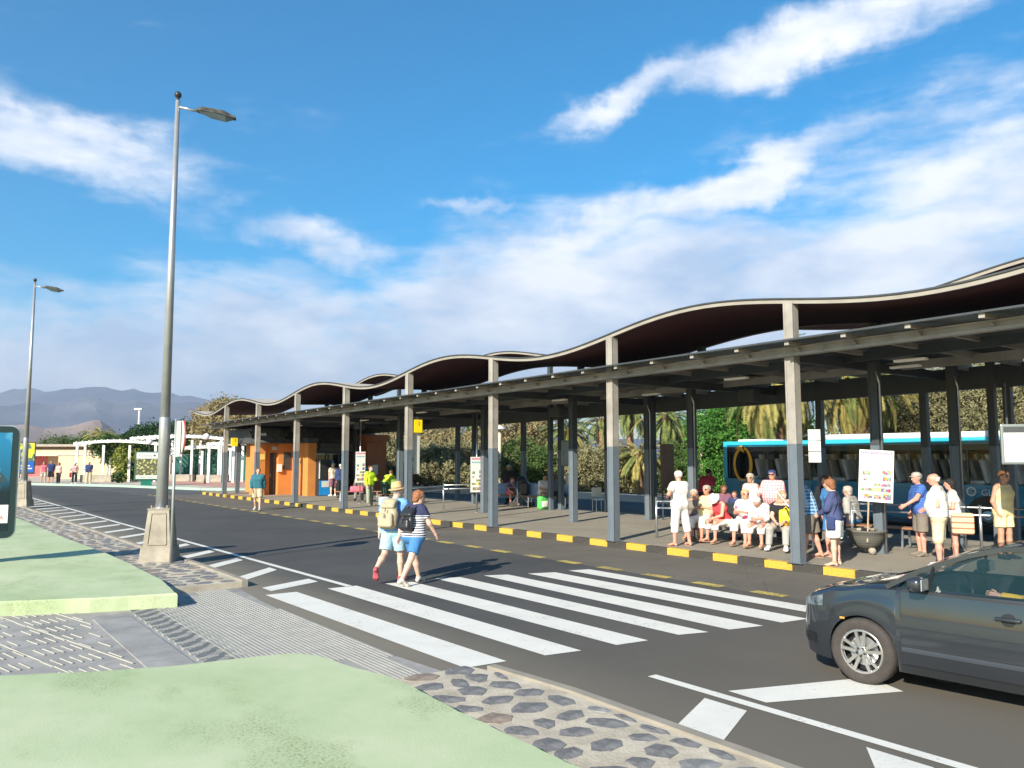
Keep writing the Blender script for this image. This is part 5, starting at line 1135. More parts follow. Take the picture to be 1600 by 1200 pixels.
WM = {n: cloth(n, c) for n, c in dict(white=(.78, .76, .71), cream=(.66, .56, .36), khaki=(.50, .42, .27), beige=(.52, .47, .38), navy=(.035, .05, .13), black=(.02, .02, .024), grey=(.22, .21, .20), ltgrey=(.36, .35, .32), taupe=(.20, .17, .14),
      teal=(.035, .14, .18), blue=(.10, .28, .62), denim=(.06, .19, .40), ltdenim=(.34, .52, .60), red=(.62, .06, .07), pink=(.62, .14, .18), yellow=(.75, .62, .30), hiviz=(.55, .80, .04), olive=(.10, .13, .05), purple=(.20, .09, .13), royal=(.05, .14, .42), orange=(.60, .22, .05), sky=(.0, .33, .50)).items()}
SHB = dict(kind='trainer', mat=WM['black']); SHW = dict(kind='trainer', mat=WM['white']); SHT = dict(kind='trainer', mat=WM['taupe']); SAB = dict(kind='sandal', mat=WM['black']); SAT = dict(kind='sandal', mat=mat('leather_tan', (.40, .24, .13), .6))
PI = math.pi
PZ = .15
def atT(t, s, z=PZ): return W(t, s, z)
# world yaw so that local +y looks along world direction (dx, dy): yaw = atan2(-dx, dy)
def look(dx, dy): return math.atan2(-dx, dy)
CAMD = lambda p: look(-p[0], -p[1])      # straight at the photographer

# --- the couple on the crosswalk, walking towards the station and away from us
dirw = look(.62, .78)
p1 = person('man in a straw hat, sky-blue shirt and pale denim shorts walking over the crosswalk', (-2.12, 14.35, 0), look(.28, .96), 1.74, 1.12, pose=dict(lean=8, legL=(-14, 2, 42, -58), legR=(10, 2, 8, 0), armL=(-10, 12, 14, 0), armR=(12, 10, 20, 4), head_yaw=-38, eyes=False), top=dict(mat=cloth('skyblue', (.16, .36, .68)), hem=-.06, fit=.022), bottom=dict(kind='shorts', mat=WM['ltdenim'], len=.86), shoes=dict(kind='trainer', mat=cloth('red_shoe', (.45, .10, .12))), hair=('grey', 'short'), hat=dict(kind='straw', mat=mat('straw', (.58, .38, .17), .8, 0, .15, 30, .4, 90)), res=.0135)
str_m = pattern_stripes('striped', (.035, .04, .085), (.78, .76, .72), 25, .52, 2, 1.19)
p2 = person('person in a navy top with white stripes and blue denim shorts striding over the crosswalk', (-1.72, 14.02, 0), look(.55, .83), 1.70, 1.10, True, pose=dict(lean=7, legL=(24, 2, 6, 0), legR=(-26, 2, 10, -22), armL=(-20, 9, 10, 0), armR=(22, 22, 22, -6), head_yaw=-42, head_pitch=10, eyes=False), top=dict(mat=str_m, hem=-.05, fit=.02, sleeve='short'), bottom=dict(kind='shorts', mat=WM['denim'], len=.78, flare=.022), shoes=dict(kind='trainer', mat=cloth('cream_shoe', (.62, .54, .45))), hair=('auburn', 'full'), glasses=True, res=.0135)
def backpack(pr, label, m, w, hgt, dpt, kind):
    o = person_thing('backpack', label, 'backpack', pr, 'backpacks worn by the strolling couple'); sc = pr['sc']; Mt = Matrix([list(pr['Rt'][i]) for i in range(3)])
    def at(x, y, z): return Vector([float(q) for q in pr['Tl']((x, y, z))])
    A_ = lambda x, y, z: np.array(pr['Tl']((x, y, z))); sv = pr['Rt'] @ np.array([1., 0, 0]); hh = hgt / 2; r_ = dpt * .46
    np_obj('bag_body', sdf_mesh([slabp(A_(0, -.16 - r_, .245 - hh + r_), A_(0, -.15 - r_, .245), sv, w / 2 - r_, w / 2 - r_ * .9, r_, r_ * 1.02), slabp(A_(0, -.15 - r_, .245), A_(0, -.15 - r_ * .8, .245 + hh - r_ * .8), sv, w / 2 - r_ * .9, w / 2 - r_ * 1.15, r_ * 1.02, r_ * .78)], .012, .02), m, o)
    np_obj('pocket', sdf_mesh([slabp(A_(0, -.15 - dpt, .245 - hh + .075), A_(0, -.15 - dpt, .245 - hh * .12), sv, w * .27, w * .25, .052, .046)], .011, .015), m, o)
    np_obj('lid', sdf_mesh([slabp(A_(0, -.13 - dpt * .9, .245 + hh * .52), A_(0, -.13 - r_ * .6, .245 + hh - r_ * .35), sv, w / 2 - r_ * .9, w / 2 - r_, .045, .055)], .011, .015), m, o)
    for s in (-1, 1): MB().tube([at(s * .09, -.19, .06), at(s * .14, -.06, .12), at(s * .13, .13, .22), at(s * .12, .13, .36), at(s * .105, .05, .485), at(s * .085, -.08, .49), at(s * .07, -.17, .43)], .018, 6).build('strap', m, o, True)
    MB().tube([at(-.03, -.20, .245 + hgt * .52), at(0, -.20, .245 + hgt * .58), at(.03, -.20, .245 + hgt * .52)], .008, 5).build('handle', WM['black'], o)
    for zz in (.12, -.08): MB().rbox(at(0, -.17 - dpt - .06 + (.03 if zz > 0 else 0), .245 + hgt * zz), (.012, .02, .07), .003, M=Mt).build('buckle', mat('leather_dark', (.09, .05, .03), .5), o)
backpack(p1, 'beige canvas backpack on the man in the straw hat', cloth('canvas', (.38, .33, .22)), .34, .52, .19, 0)
backpack(p2, 'small black leather backpack on the person in stripes', mat('black_leather', (.022, .022, .025), .38, 0, .2, 8), .27, .37, .12, 1)
# --- man in a teal jumper stepping off the far kerb
person('man in a dark teal jumper and khaki shorts walking on the road beside the kerb', (-10.55, 33.2, 0), look(.12, -1), 1.76, 1.08, pose=dict(legL=(14, 3, 8, 0), legR=(-8, 3, 18, -20), armL=(-6, 12, 10, 0), armR=(10, 12, 14, 0), head_yaw=20), top=dict(mat=WM['teal'], sleeve='long', hem=-.03, fit=.028), bottom=dict(kind='shorts', mat=WM['khaki'], len=.95), shoes=dict(kind='trainer', mat=WM['ltgrey']), hair=('brown', 'short'), glasses=True)
# --- people at the kiosk window
person('man in a pale shirt with a bag strap and maroon shorts queuing at the kiosk', atT(4.05, 30.2), SF_TH + R(8), 1.76, 1.1, pose=dict(eyes=False), top=dict(mat=WM['beige'], fit=.024), bottom=dict(kind='shorts', mat=WM['purple'], len=1.0), shoes=SHW, hair=('grey', 'short'))
person('man in a navy jacket, white cap and black trousers queuing at the kiosk', atT(3.6, 28.3), SF_TH - R(16), 1.72, 1.15, pose=dict(eyes=False), top=dict(mat=WM['navy'], sleeve='long', hem=-.05, fit=.035), bottom=dict(kind='trousers', mat=WM['black']), shoes=SHB, hat=dict(kind='beret', mat=WM['white']))
person('person in pale blue bending at the kiosk counter behind a canopy column', atT(5.0, 30.74), SF_TH + R(60), 1.68, 1.0, sk='red', pose=dict(lean=25), top=dict(mat=cloth('paleblue', (.25, .42, .62))), bottom=dict(kind='trousers', mat=WM['ltdenim']), shoes=SHW)
person('person in a turquoise shirt standing behind the festival poster by the kiosk', atT(6.2, 31.08), SF_TH + R(20), 1.82, 1.15, sk='tan', top=dict(mat=WM['sky'], fit=.03), bottom=dict(kind='trousers', mat=WM['black']), shoes=SHB, hair=('brown', 'short'))
q = person('seated person in grey trousers and dark jacket on the bench near the kiosk', atT(3.0, 24.9), SF_TH + R(150), 1.72, 1.0, pose=dict(sit=True, lean=18, legL=(86, 4, 60, 0), legR=(86, 10, 92, 0), armL=(35, 10, 50, 10), armR=(35, 10, 50, 10)), top=dict(mat=WM['taupe'], sleeve='long'), bottom=dict(kind='trousers', mat=WM['grey']), shoes=SHB, hair=('grey', 'short'))
o = thing('holdall', 'red holdall bag lying on the bench near the kiosk', 'bag', atT(2.35, 23.9, .62), SF_TH - R(35)); MB().rbox((0, 0, .13), (.62, .30, .28), .09).build('bag_body', WM['pink'], o, True); MB().tube([(-.15, 0, .25), (-.1, 0, .36), (.1, 0, .36), (.15, 0, .25)], .012, 5).build('handle', WM['black'], o)
person('person in a fluorescent yellow jacket and khaki trousers facing the road near the kiosk', atT(1.8, 21.6), SF_TH + R(195), 1.70, 1.0, pose=dict(armL=(20, 8, 70, 20), legR=(8, 4, 4, 0)), top=dict(mat=WM['hiviz'], sleeve='long', fit=.03, hem=-.04), bottom=dict(kind='trousers', mat=cloth('dusty_green', (.30, .33, .24))), shoes=SHT, hair=('brown', 'short'))
person('person in a fluorescent yellow jacket and dark green trousers leaning over a rucksack', atT(2.6, 21.7), SF_TH - R(60), 1.70, 1.0, pose=dict(lean=52, armL=(60, 8, 20, 0), armR=(60, 8, 20, 0), legL=(8, 6, 4, 0)), top=dict(mat=WM['hiviz'], sleeve='long', fit=.03), bottom=dict(kind='trousers', mat=cloth('dark_green', (.05, .10, .08))), shoes=SHB, hair=('brown', 'short'))
def lump_bag(name, label, cat, t, s, z, size, m, rz=0.0, m2=None):
    o = thing(name, label, cat, atT(t, s, z), SF_TH + rz); a, b_, c_ = size
    MB().rbox((0, 0, c_ / 2), (a, b_, c_), min(size) * .3).build('bag_body', m, o, True); MB().rbox((0, -b_ * .48, c_ * .4), (a * .7, b_ * .35, c_ * .45), .03).build('pocket', m2 or m, o, True); MB().tube([(-a * .2, 0, c_ * .97), (-a * .15, 0, c_ * 1.18), (a * .15, 0, c_ * 1.18), (a * .2, 0, c_ * .97)], .012, 5).build('handle', WM['black'], o); return o
lump_bag('rucksack', 'large olive green trekking rucksack standing on the bench near the kiosk', 'rucksack', 2.9, 21.35, .62, (.42, .32, .62), cloth('rucksack_green', (.14, .24, .05)), R(-20), WM['olive'])
lump_bag('shopping_bag', 'white and red carrier bag on the floor under the rucksack bench', 'bag', 2.2, 21.0, .15, (.40, .22, .38), cloth('carrier', (.62, .60, .58)), 0, WM['red'])
# --- group in the middle: seated pair, stroller, shopper
person('seated woman in a pink skirt and dark top on the blue-backed bench', atT(6.6, 18.05), SF_TH + R(165), 1.64, 1.0, True, 'red', dict(sit=True, lean=22, head_pitch=25, armL=(45, 6, 40, 15), armR=(45, 6, 40, 15)), dict(mat=WM['purple'], sleeve='short'), dict(kind='skirt', mat=cloth('coral', (.75, .16, .16)), drop=.02), SAT, ('brown', 'bob'))
o = st_thing('baby_stroller', 'black baby stroller parked beside the seated woman in the pink skirt', 'stroller', 6.5, 17.1, .15, R(40))
MB().rbox((0, 0, .75), (.5, .62, .55), .08).build('seat', M['black'], o, True); MB().lathe([(.28 * math.cos(t), .95 + .33 * math.sin(t)) for t in np.linspace(0, 1.5, 7)], n=14).build('hood', M['black'], o, True)
for x in (-.26, .26):
    MB().tube([(x, -.38, .1), (x, .05, .55), (x, .42, 1.05)], .018, 6).tube([(x, .38, .1), (x, .0, .6)], .018, 6).build('frame_tube', M['galv'], o)
    for y in (-.38, .38): MB().lathe([(.04, -.02), (.11, -.02), (.11, .02), (.04, .02)], n=14, M=Matrix.Rotation(R(90), 3, 'Y')).build('wheel', M['rubber'], o, loc=(x, y, .11))
person('man in a cream shirt and khaki shorts sitting cross-armed on the blue-backed bench', atT(6.9, 16.2), SF_TH + R(170), 1.72, 1.1, False, 'tan', dict(sit=True, lean=12, armL=(35, 6, 60, 40), armR=(35, 6, 60, 40)), dict(mat=WM['white'], fit=.03), dict(kind='shorts', mat=WM['khaki'], len=.98), SAT, ('black', 'short'))
person('darker seated man in a grey shirt beside the man in cream', atT(7.2, 15.9), SF_TH + R(185), 1.74, 1.05, False, 'brown', dict(sit=True, lean=2, armL=(20, 6, 60, 10), armR=(120, 20, 90, 20)), dict(mat=WM['grey']), dict(kind='trousers', mat=WM['black']), SHB, ('black', 'short'))
o = lump_bag('shopping_bag', 'green and white shopping bag on the floor before the cream-shirted man', 'bag', 6.1, 15.2, .15, (.50, .25, .52), cloth('bag_green', (.10, .45, .10)), 0, cloth('bag_white', (.75, .75, .62)))
person('person in a dark coat standing behind the blue-backed bench with a raised hood', atT(7.0, 18.6), SF_TH + R(120), 1.74, 1.1, False, 'brown', dict(lean=8), dict(mat=WM['black'], sleeve='long', fit=.05), dict(kind='trousers', mat=WM['black']), SHB, ('grey', 'full'))
# --- crowd round the near bench
person('man in a white T-shirt and white capri trousers standing hand on hip, back to us', atT(0.52, 3.37), SF_TH - R(6), 1.76, 1.05, False, 'red', dict(lean=1, armL=(-18, 42, 88, 32), armR=(6, 12, 14, 4), legL=(3, 5, 3, 0), legR=(-6, 9, 4, 0), head_yaw=-25, eyes=False), dict(mat=WM['white'], fit=.026, hem=-.05), dict(kind='capri', mat=cloth('offwhite', (.72, .69, .62)), fit=.022), SAT, ('white', 'short'), res=.0155)
SY = SF_TH + R(106)   # sitters on the near bench look towards the road and the sun
sitp = lambda **k: dict(dict(sit=True, lean=6), **k)
person('woman half hidden behind the man in white, seated in a brown skirt', atT(1.9, 4.05), SY + R(10), 1.62, 1.0, True, 'tan', sitp(lean=14), dict(mat=WM['taupe'], sleeve='tank'), dict(kind='skirt', mat=WM['purple'], drop=.25), SAT, ('grey', 'bob'))
person('tanned bald sitter in a yellow tank top and sunglasses with folded arms', atT(1.9, 3.69), SY - R(12), 1.74, 1.12, False, 'tan', sitp(lean=-2, armL=(28, 14, 78, 62), armR=(30, 14, 70, 58), legL=(84, 6, 78, 0), legR=(84, 6, 78, 0), head_yaw=-5), dict(mat=WM['yellow'], sleeve='tank', fit=.02), dict(kind='capri', mat=WM['white']), dict(kind='sandal', mat=mat('leather_brown', (.10, .03, .02), .5)), ('grey', 'short'), glasses=True, belly=.03)
person('woman in a white bucket hat and red vest looking down at her lap', atT(1.85, 3.14), SY - R(24), 1.62, 1.05, True, 'red', sitp(lean=24, head_pitch=42, armL=(42, 6, 50, 30), armR=(40, 6, 60, 40), legL=(86, 2, 84, 0)), dict(mat=WM['red'], sleeve='tank', fit=.012), dict(kind='capri', mat=WM['white'], fit=.03), SAT, ('grey', 'short'), dict(kind='bucket', mat=WM['white']))
person('blonde woman in a white T-shirt with pink print and sunglasses on the bench', atT(1.8, 2.48), SY + R(2), 1.66, 1.1, True, 'red', sitp(lean=2, head_yaw=28, armL=(36, 8, 62, 30), armR=(34, 8, 66, 34), legL=(84, 3, 76, 0)), dict(mat=pattern_floral('pinkprint', (.78, .75, .70), (.78, .75, .70), (.70, .12, .25), 7), fit=.024), dict(kind='capri', mat=WM['white'], fit=.034), SAT, ('blond', 'bob'), glasses=True)
person('white-haired woman in a floral jacket over a red top looking down', atT(1.75, 1.98), SY - R(6), 1.60, 1.08, True, 'red', sitp(lean=20, head_pitch=48, armL=(36, 6, 70, 40), armR=(36, 6, 70, 40)), dict(mat=pattern_floral('floral', (.72, .68, .62), (.62, .22, .22), (.35, .38, .45), 15), sleeve='elbow', fit=.03), dict(kind='capri', mat=WM['white'], fit=.03), SAT, ('white', 'full'))
p = person('woman in a black top and pale grey trousers with a yellow bag on her lap', atT(1.7, 1.42), SY + R(8), 1.68, 1.08, True, 'fair', sitp(lean=14, head_yaw=48, armL=(38, 8, 40, 26), armR=(42, 8, 36, 26), legL=(84, 4, 66, 0), legR=(84, 16, 88, 0)), dict(mat=WM['black'], fit=.02, neckline=True), dict(kind='trousers', mat=WM['ltgrey'], fit=.016), SHW, ('blond', 'bob'))
o = person_thing('handbag', 'bright yellow round handbag held by the woman in black', 'bag', p); MB().rbox((-.12, .30, .74), (.30, .14, .34), .065, rz=.2).build('bag_body', mat('bag_yellow', (.90, .66, .02), .5, 0, .05), o, True); MB().tube([(-.2, .3, .88), (-.12, .3, .97), (-.04, .3, .88)], .01, 5).build('handle', mat('bag_yellow', (.9, .66, .02)), o)
person('woman in a white sleeveless top and sunglasses standing behind the bench', atT(3.2, 3.35), SY + R(4), 1.66, 1.0, True, 'tan', dict(armL=(10, 6, 20, 10), head_yaw=-5), dict(mat=WM['white'], sleeve='tank', fit=.022), dict(kind='trousers', mat=WM['beige']), SAT, ('grey', 'bob'), glasses=True)
person('man in a pink checked shirt and dark cap standing behind the bench', atT(3.1, 2.63), SY + R(2), 1.76, 1.2, False, 'red', dict(armL=(12, 10, 30, 10), armR=(22, 16, 70, 10)), dict(mat=pattern_plaid('pinkcheck', (.72, .42, .42), (.62, .16, .20), (.78, .68, .62), 16), fit=.03, sleeve='elbow'), dict(kind='trousers', mat=WM['navy']), SHT, ('grey', 'short'), dict(kind='cap', mat=WM['navy']), glasses=True, belly=.05)
person('child with a reddish face peering between the seated women', atT(2.8, 3.53), SY, 1.22, 1.0, False, 'red', dict(head_pitch=12), dict(mat=WM['navy']), dict(kind='shorts', mat=WM['navy']), SHB, ('brown', 'short'))
person('person in a purple shirt in the shade behind the bench beside the bus', atT(4.5, 5.25), SY + R(30), 1.66, 1.1, True, 'brown', dict(sit=True, lean=20), dict(mat=WM['purple'], sleeve='long'), dict(kind='trousers', mat=WM['navy']), SHB, ('brown', 'bob'))
person('person in a red shirt leaning beyond the dark column near the bright tree', atT(6.6, 7.62), SF_TH - R(90), 1.72, 1.2, False, 'brown', dict(lean=18), dict(mat=cloth('dark_red', (.35, .03, .05)), fit=.04), dict(kind='trousers', mat=WM['black']), SHB, ('black', 'short'))
# --- behind the tall column and round the poster
p = person('man in a blue checked shirt and taupe shorts bending over a newspaper', atT(1.0, 0.3), SF_TH + R(32), 1.80, 1.12, False, 'red', dict(lean=16, head_pitch=35, armL=(50, 10, 50, 10), armR=(12, 16, 18, 14), legL=(12, 4, 6, 0), legR=(-8, 4, 8, 0), eyes=False), dict(mat=pattern_plaid('bluecheck', (.05, .13, .28), (.22, .42, .62), (.50, .62, .68), 15), fit=.03, hem=-.08), dict(kind='shorts', mat=WM['taupe'], len=1.0, flare=.045), SAT, ('grey', 'short'), belly=.04)
o = person_thing('newspaper', 'folded white newspaper held by the man in the blue checked shirt', 'newspaper', p); MB().rbox((-.20, .52, 1.22), (.34, .02, .42), .004, M=Matrix.Rotation(R(-35), 3, 'X')).build('sheet', M['white'], o)
person('person in sandals standing close behind the man with the newspaper', atT(1.5, 0.15), SF_TH + R(60), 1.68, 1.0, True, 'red', dict(lean=4), dict(mat=WM['denim']), dict(kind='shorts', mat=WM['denim'], len=.9), SAT, ('brown', 'bob'))
p = person('woman in a navy long-sleeved top and white skirt standing with her back to us', atT(0.3, -0.66), SF_TH + R(20), 1.66, 1.04, True, 'fair', dict(lean=2, armL=(20, 14, 38, 26), armR=(20, 14, 40, 26), head_yaw=-8, head_pitch=14, legL=(2, 1, 3, 0), legR=(0, 3, 3, 0), eyes=False), dict(mat=cloth('navy2', (.06, .075, .16)), sleeve='long', hem=-.05, fit=.022), dict(kind='skirt', mat=WM['white'], len=.36, fit=.02), SAT, ('auburn', 'full'), res=.0155)
o = person_thing('handbag', 'small dark shoulder bag hanging at the navy-clad woman hip', 'bag', p); MB().rbox((-.24, .02, .80), (.10, .16, .24), .03).build('bag_body', WM['navy'], o, True); MB().tube([(-.22, .0, .90), (-.18, -.10, 1.2), (-.12, -.06, 1.42)], .006, 5).build('strap', WM['black'], o)
person('seated person in a pale grey shirt and jeans, back against the poster bench', atT(4.3, 1.24), SF_TH + R(5), 1.74, 1.05, False, 'fair', dict(sit=True, lean=12, eyes=False), dict(mat=WM['ltgrey'], fit=.03, sleeve='elbow'), dict(kind='trousers', mat=WM['denim']), SHW, ('grey', 'full'))
person('person in black eating at the shaded rail behind the navy-clad woman', atT(3.6, 1.63), SF_TH + R(150), 1.64, 1.0, True, 'brown', dict(lean=14), dict(mat=WM['black'], sleeve='long'), dict(kind='trousers', mat=WM['black']), SHB, ('black', 'full'))
person('man in a royal blue polo and pale grey cap, arm stretched along the rail', atT(3.1, -0.92), SF_TH + R(45), 1.76, 1.1, False, 'red', dict(armL=(40, 26, 20, 10), armR=(4, 10, 20, 6), head_yaw=22), dict(mat=pattern_stripes('blue_polo', (.05, .12, .38), (.07, .16, .46), 20), fit=.026, hem=-.06), dict(kind='shorts', mat=WM['taupe'], len=1.0), SHT, ('grey', 'short'), dict(kind='cap', mat=WM['ltgrey']), belly=.03)
person('balding man in a white polo and long cream shorts standing with his back to us', atT(1.75, -1.92), SF_TH + R(18), 1.78, 1.16, False, 'red', dict(lean=2, armL=(-4, 10, 24, 14), armR=(8, 10, 60, -18), head_yaw=22, head_pitch=8, eyes=False), dict(mat=cloth('offwhite', (.72, .69, .62)), fit=.03, hem=-.02), dict(kind='shorts', mat=WM['cream'], len=1.05, flare=.04), SHW, ('white', 'bald'), belly=.04, res=.0155)
p = person('woman in a white top and dark cap with a striped bag beside the balding man', atT(2.95, -1.66), SF_TH + R(30), 1.64, 1.0, True, 'red', dict(armL=(6, 10, 90, 20), eyes=False), dict(mat=WM['white'], fit=.02), dict(kind='shorts', mat=WM['grey'], len=.8), SAT, ('black', 'full'), dict(kind='beret', mat=WM['black']))
o = person_thing('tote_bag', 'large beige tote bag with coloured stripes at the white-topped woman side', 'bag', p); MB().rbox((-.20, -.12, .74), (.18, .40, .42), .05).build('bag_body', pattern_stripes('tote', (.55, .46, .30), (.42, .16, .10), 9, .72), o, True); MB().tube([(-.2, -.25, .93), (-.17, -.15, 1.18), (-.13, -.08, 1.40)], .012, 5).build('strap', WM['black'], o)
person('tanned man in a yellow tank top and yellow shorts facing us beside the bus', atT(4.0, -2.15), SF_TH + R(165), 1.80, 1.05, False, 'tan', dict(armL=(-6, 12, 24, 12), armR=(-6, 12, 24, 12)), dict(mat=cloth('lemon', (.80, .68, .36)), sleeve='tank', fit=.018), dict(kind='shorts', mat=cloth('lemon', (.80, .68, .36)), len=.72), SHB, ('brown', 'short'), glasses=True, res=.0155)
person('man in an olive shirt and yellow shorts cut off by the picture edge', atT(4.3, -2.66), SF_TH + R(150), 1.78, 1.0, False, 'tan', dict(), dict(mat=WM['olive']), dict(kind='shorts', mat=WM['yellow']), SHB, ('brown', 'short'), glasses=True)
# --- strollers on the plaza
person('man in a navy T-shirt and dark shorts strolling on the plaza', (-36.2, 62.7, .12), look(.5, -1), 1.82, 1.1, False, 'tan', dict(legL=(8, 3, 4, 0)), dict(mat=WM['navy']), dict(kind='shorts', mat=WM['black'], len=1.0), SHT, ('brown', 'short'), glasses=True, res=.022)
person('person in a red shirt walking just behind the man in the navy T-shirt', (-37.3, 63.6, .12), look(.5, -1), 1.72, 1.05, True, 'tan', dict(), dict(mat=WM['pink']), dict(kind='shorts', mat=WM['beige']), SAT, ('brown', 'bob'), res=.022)
person('woman in a pink top and black leggings strolling on the plaza', (-35.4, 62.4, .12), look(-.2, -1), 1.66, 1.0, True, 'tan', dict(legL=(10, 3, 6, 0)), dict(mat=cloth('blush', (.62, .40, .34))), dict(kind='trousers', mat=WM['black']), SHB, ('black', 'bob'), res=.022)
p = person('woman in a red checked shirt and black leggings with a red bag on the plaza', (-33.9, 61.9, .12), look(.3, -1), 1.70, 1.0, True, 'tan', dict(legL=(14, 3, 10, 0), armR=(20, 20, 60, 0)), dict(mat=pattern_plaid('redcheck', (.55, .35, .32), (.40, .10, .12), (.6, .55, .5), 12), sleeve='elbow'), dict(kind='trousers', mat=WM['black']), SHW, ('grey', 'bob'), dict(kind='bucket', mat=WM['cream']), res=.022)
o = person_thing('handbag', 'red handbag swinging from the checked-shirt woman arm', 'bag', p); MB().rbox((.30, 0, .68), (.12, .30, .36), .05).build('bag_body', WM['red'], o, True); MB().tube([(.3, -.1, .86), (.28, 0, .98), (.3, .1, .86)], .01, 5).build('handle', WM['red'], o)
person('man in a dark blue T-shirt and beige trousers strolling by the pergola', (-32.9, 62.1, .12), look(.2, -1), 1.76, 1.1, False, 'red', dict(armR=(12, 14, 70, 0), legR=(12, 3, 6, 0)), dict(mat=WM['navy'], fit=.03), dict(kind='trousers', mat=WM['khaki']), SHW, ('grey', 'bald'), res=.022)
# ------------------------------------------------------------------ vehicles
def glass_mat(name, tint, alpha, rough=.03):
    m = mat(name, tint, rough, 0, 0, spec=.7); m.node_tree.nodes['Principled BSDF'].inputs['Alpha'].default_value = alpha; return m
bus = st_thing('bus', 'long blue coach with dark windows and grey seats parked behind the platform', 'bus', 10.9, 4.1, 0)
BB = mat('bus_blue', (.0, .20, .36), .3, 0, .06, 1.5, coat=.5); BC = mat('bus_cyan', (.03, .42, .62), .3, 0, .03, coat=.4); BK = mat('bus_black', (.012, .018, .024), .2, 0, 0); bgl = glass_mat('bus_glass', (.015, .03, .035), .14)
L2, Wb = 6.1, 2.5
MB().rbox((Wb / 2 + .01, 0, .86), (Wb - .02, 2 * L2, 1.06), .05).build('body_side', BB, bus)
q = bus
for y0, y1 in ((-6.1, -2.85), (-2.8, -.2), (-.15, 2.4), (2.45, 5.98)):
    MB().rbox((-.004, (y0 + y1) / 2, .96), (.03, y1 - y0 - .03, .56), .008).build('side_panel', BB, bus)
    MB().rbox((-.004, (y0 + y1) / 2, .50), (.03, y1 - y0 - .03, .34), .008).build('side_panel', BB, bus)
MB().rbox((-.006, 0, 1.33), (.03, 2 * L2, .14), .006).build('waist_band', BB, bus)
MB().bbox((.02, -L2, 2.58), (Wb, L2, 2.72)).build('roof', BB, bus); MB().rbox((.0, 0, 2.70), (.10, 2 * L2, .15), .03).build('roof_lip', BC, bus)
MB().rbox((.0, L2 - .07, 2.05), (.09, .16, 1.30), .03).build('corner_post', BC, bus); MB().rbox((Wb - .05, 0, 2.0), (.1, 2 * L2, 1.3), .02).build('far_side', mat('bus_far', (.10, .11, .11), .6), bus)
MB().bbox((.1, -L2, 1.35), (Wb - .1, L2, 1.40)).build('floor', BK, bus); MB().bbox((.02, L2 - .06, 1.4), (Wb, L2, 2.58)).build('end_wall', BK, bus)
MB().rbox((1.25, -.6, 2.86), (1.9, 6.6, .20), .09).build('roof_unit', M['white'], bus, True); MB().rbox((1.25, 5.2, 2.80), (1.6, 1.2, .12), .05).build('roof_hatch', M['white'], bus)
wy = -L2 + .08; pitch = 1.70
while wy < L2 - .3:
    e = min(wy + pitch - .05, L2 - .17); MB().bbox((.005, wy, 1.43), (.02, e, 2.56)).build('window', bgl, bus); MB().bbox((.002, e, 1.40), (.05, e + .05, 2.58)).build('window_pillar', BK, bus); wy += pitch
MB().bbox((.012, -L2, 2.40), (.03, L2 - .17, 2.58)).build('window_header', BK, bus)
seatm = mat('seat_grey', (.74, .75, .70), .8, 0, .2, 4)
sb_ = bmesh.new()
sp = MB().rbox((0, 0, .28), (.46, .12, .74), .05, M=Matrix.Rotation(R(-14), 3, 'X')); sp.rbox((0, -.06, .70), (.28, .11, .20), .04, M=Matrix.Rotation(R(-14), 3, 'X')); sp.rbox((0, .24, -.05), (.44, .48, .12), .04)
sme = sp.mesh('seat', seatm, True)
for k in range(13):
    for x in (.36, .86, 1.65, 2.15): obj('seat', sme, bus, (x, -5.6 + k * .86, 1.50))
for y in (-3.15, 4.2):
    w_ = MB().lathe([(.0, -.02), (.20, -.03), (.28, .02), (.31, .0), (.46, .0), (.49, .04), (.49, .26), (.3, .28)], n=28, M=Matrix.Rotation(R(90), 3, 'Y')).build('wheel', M['rubber'], bus, True, (-.02, y, .49)); MB().lathe([(.0, -.045), (.10, -.05), (.24, -.01), (.28, .01), (.28, .03)], n=20, M=Matrix.Rotation(R(90), 3, 'Y')).build('rim', M['galv'], w_, True)
    MB().lathe([(.60, -.022), (.60, -.015), (.0, -.015)], n=28, M=Matrix.Rotation(R(90), 3, 'Y')).build('wheel_arch', BK, bus, loc=(0, y, .49))
def arc(r0, r1, a0, a1, m, ry=1.5):
    mb = MB(); n = 16; vs = []
    for k in range(n + 1):
        a = R(a0 + (a1 - a0) * k / n); w_ = .5 + .5 * math.sin(math.pi * min(1, .15 + k / n)); ri = r1 - (r1 - r0) * w_
        vs += [(-.022, -r1 * math.cos(a) , r1 * ry * math.sin(a)), (-.022, -ri * math.cos(a), ri * ry * math.sin(a))]
    mb.add(vs, [(2 * k, 2 * k + 1, 2 * k + 3, 2 * k + 2) for k in range(n)]); return mb
ringo = mat('logo_orange', (.85, .42, .02), .4, 0, 0, emit=None)
em = arc(.30, .44, -50, 78, ringo); em.add([(-.023, .02, .70), (-.023, -.10, .42), (-.023, .32, .60)], [(0, 1, 2)]); em.v = [(x, y + 9.35 - 4.1, z + 1.93) for x, y, z in em.v]; em.build('arrow_emblem', ringo, bus)
em = arc(.31, .42, 112, 285, ringo); em.v = [(x, y + 9.35 - 4.1, z + 1.93) for x, y, z in em.v]; em.build('arrow_emblem', ringo, bus)
letters('GLOBAL', .26, M['white'], bus, (-.03, -2.98, 1.17), (R(90), 0, R(-90)), align='LEFT')
em = MB().lathe([(.09, 0), (.14, 0), (.14, .004), (.09, .004), (.09, 0)], n=18, M=Matrix.Rotation(R(-90), 3, 'Y'), cap=False); em.build('roundel', M['white'], bus, loc=(-.025, -2.72, 1.2)); letters('C', .16, M['white'], bus, (-.03, -2.72, 1.2), (R(90), 0, R(-90)))

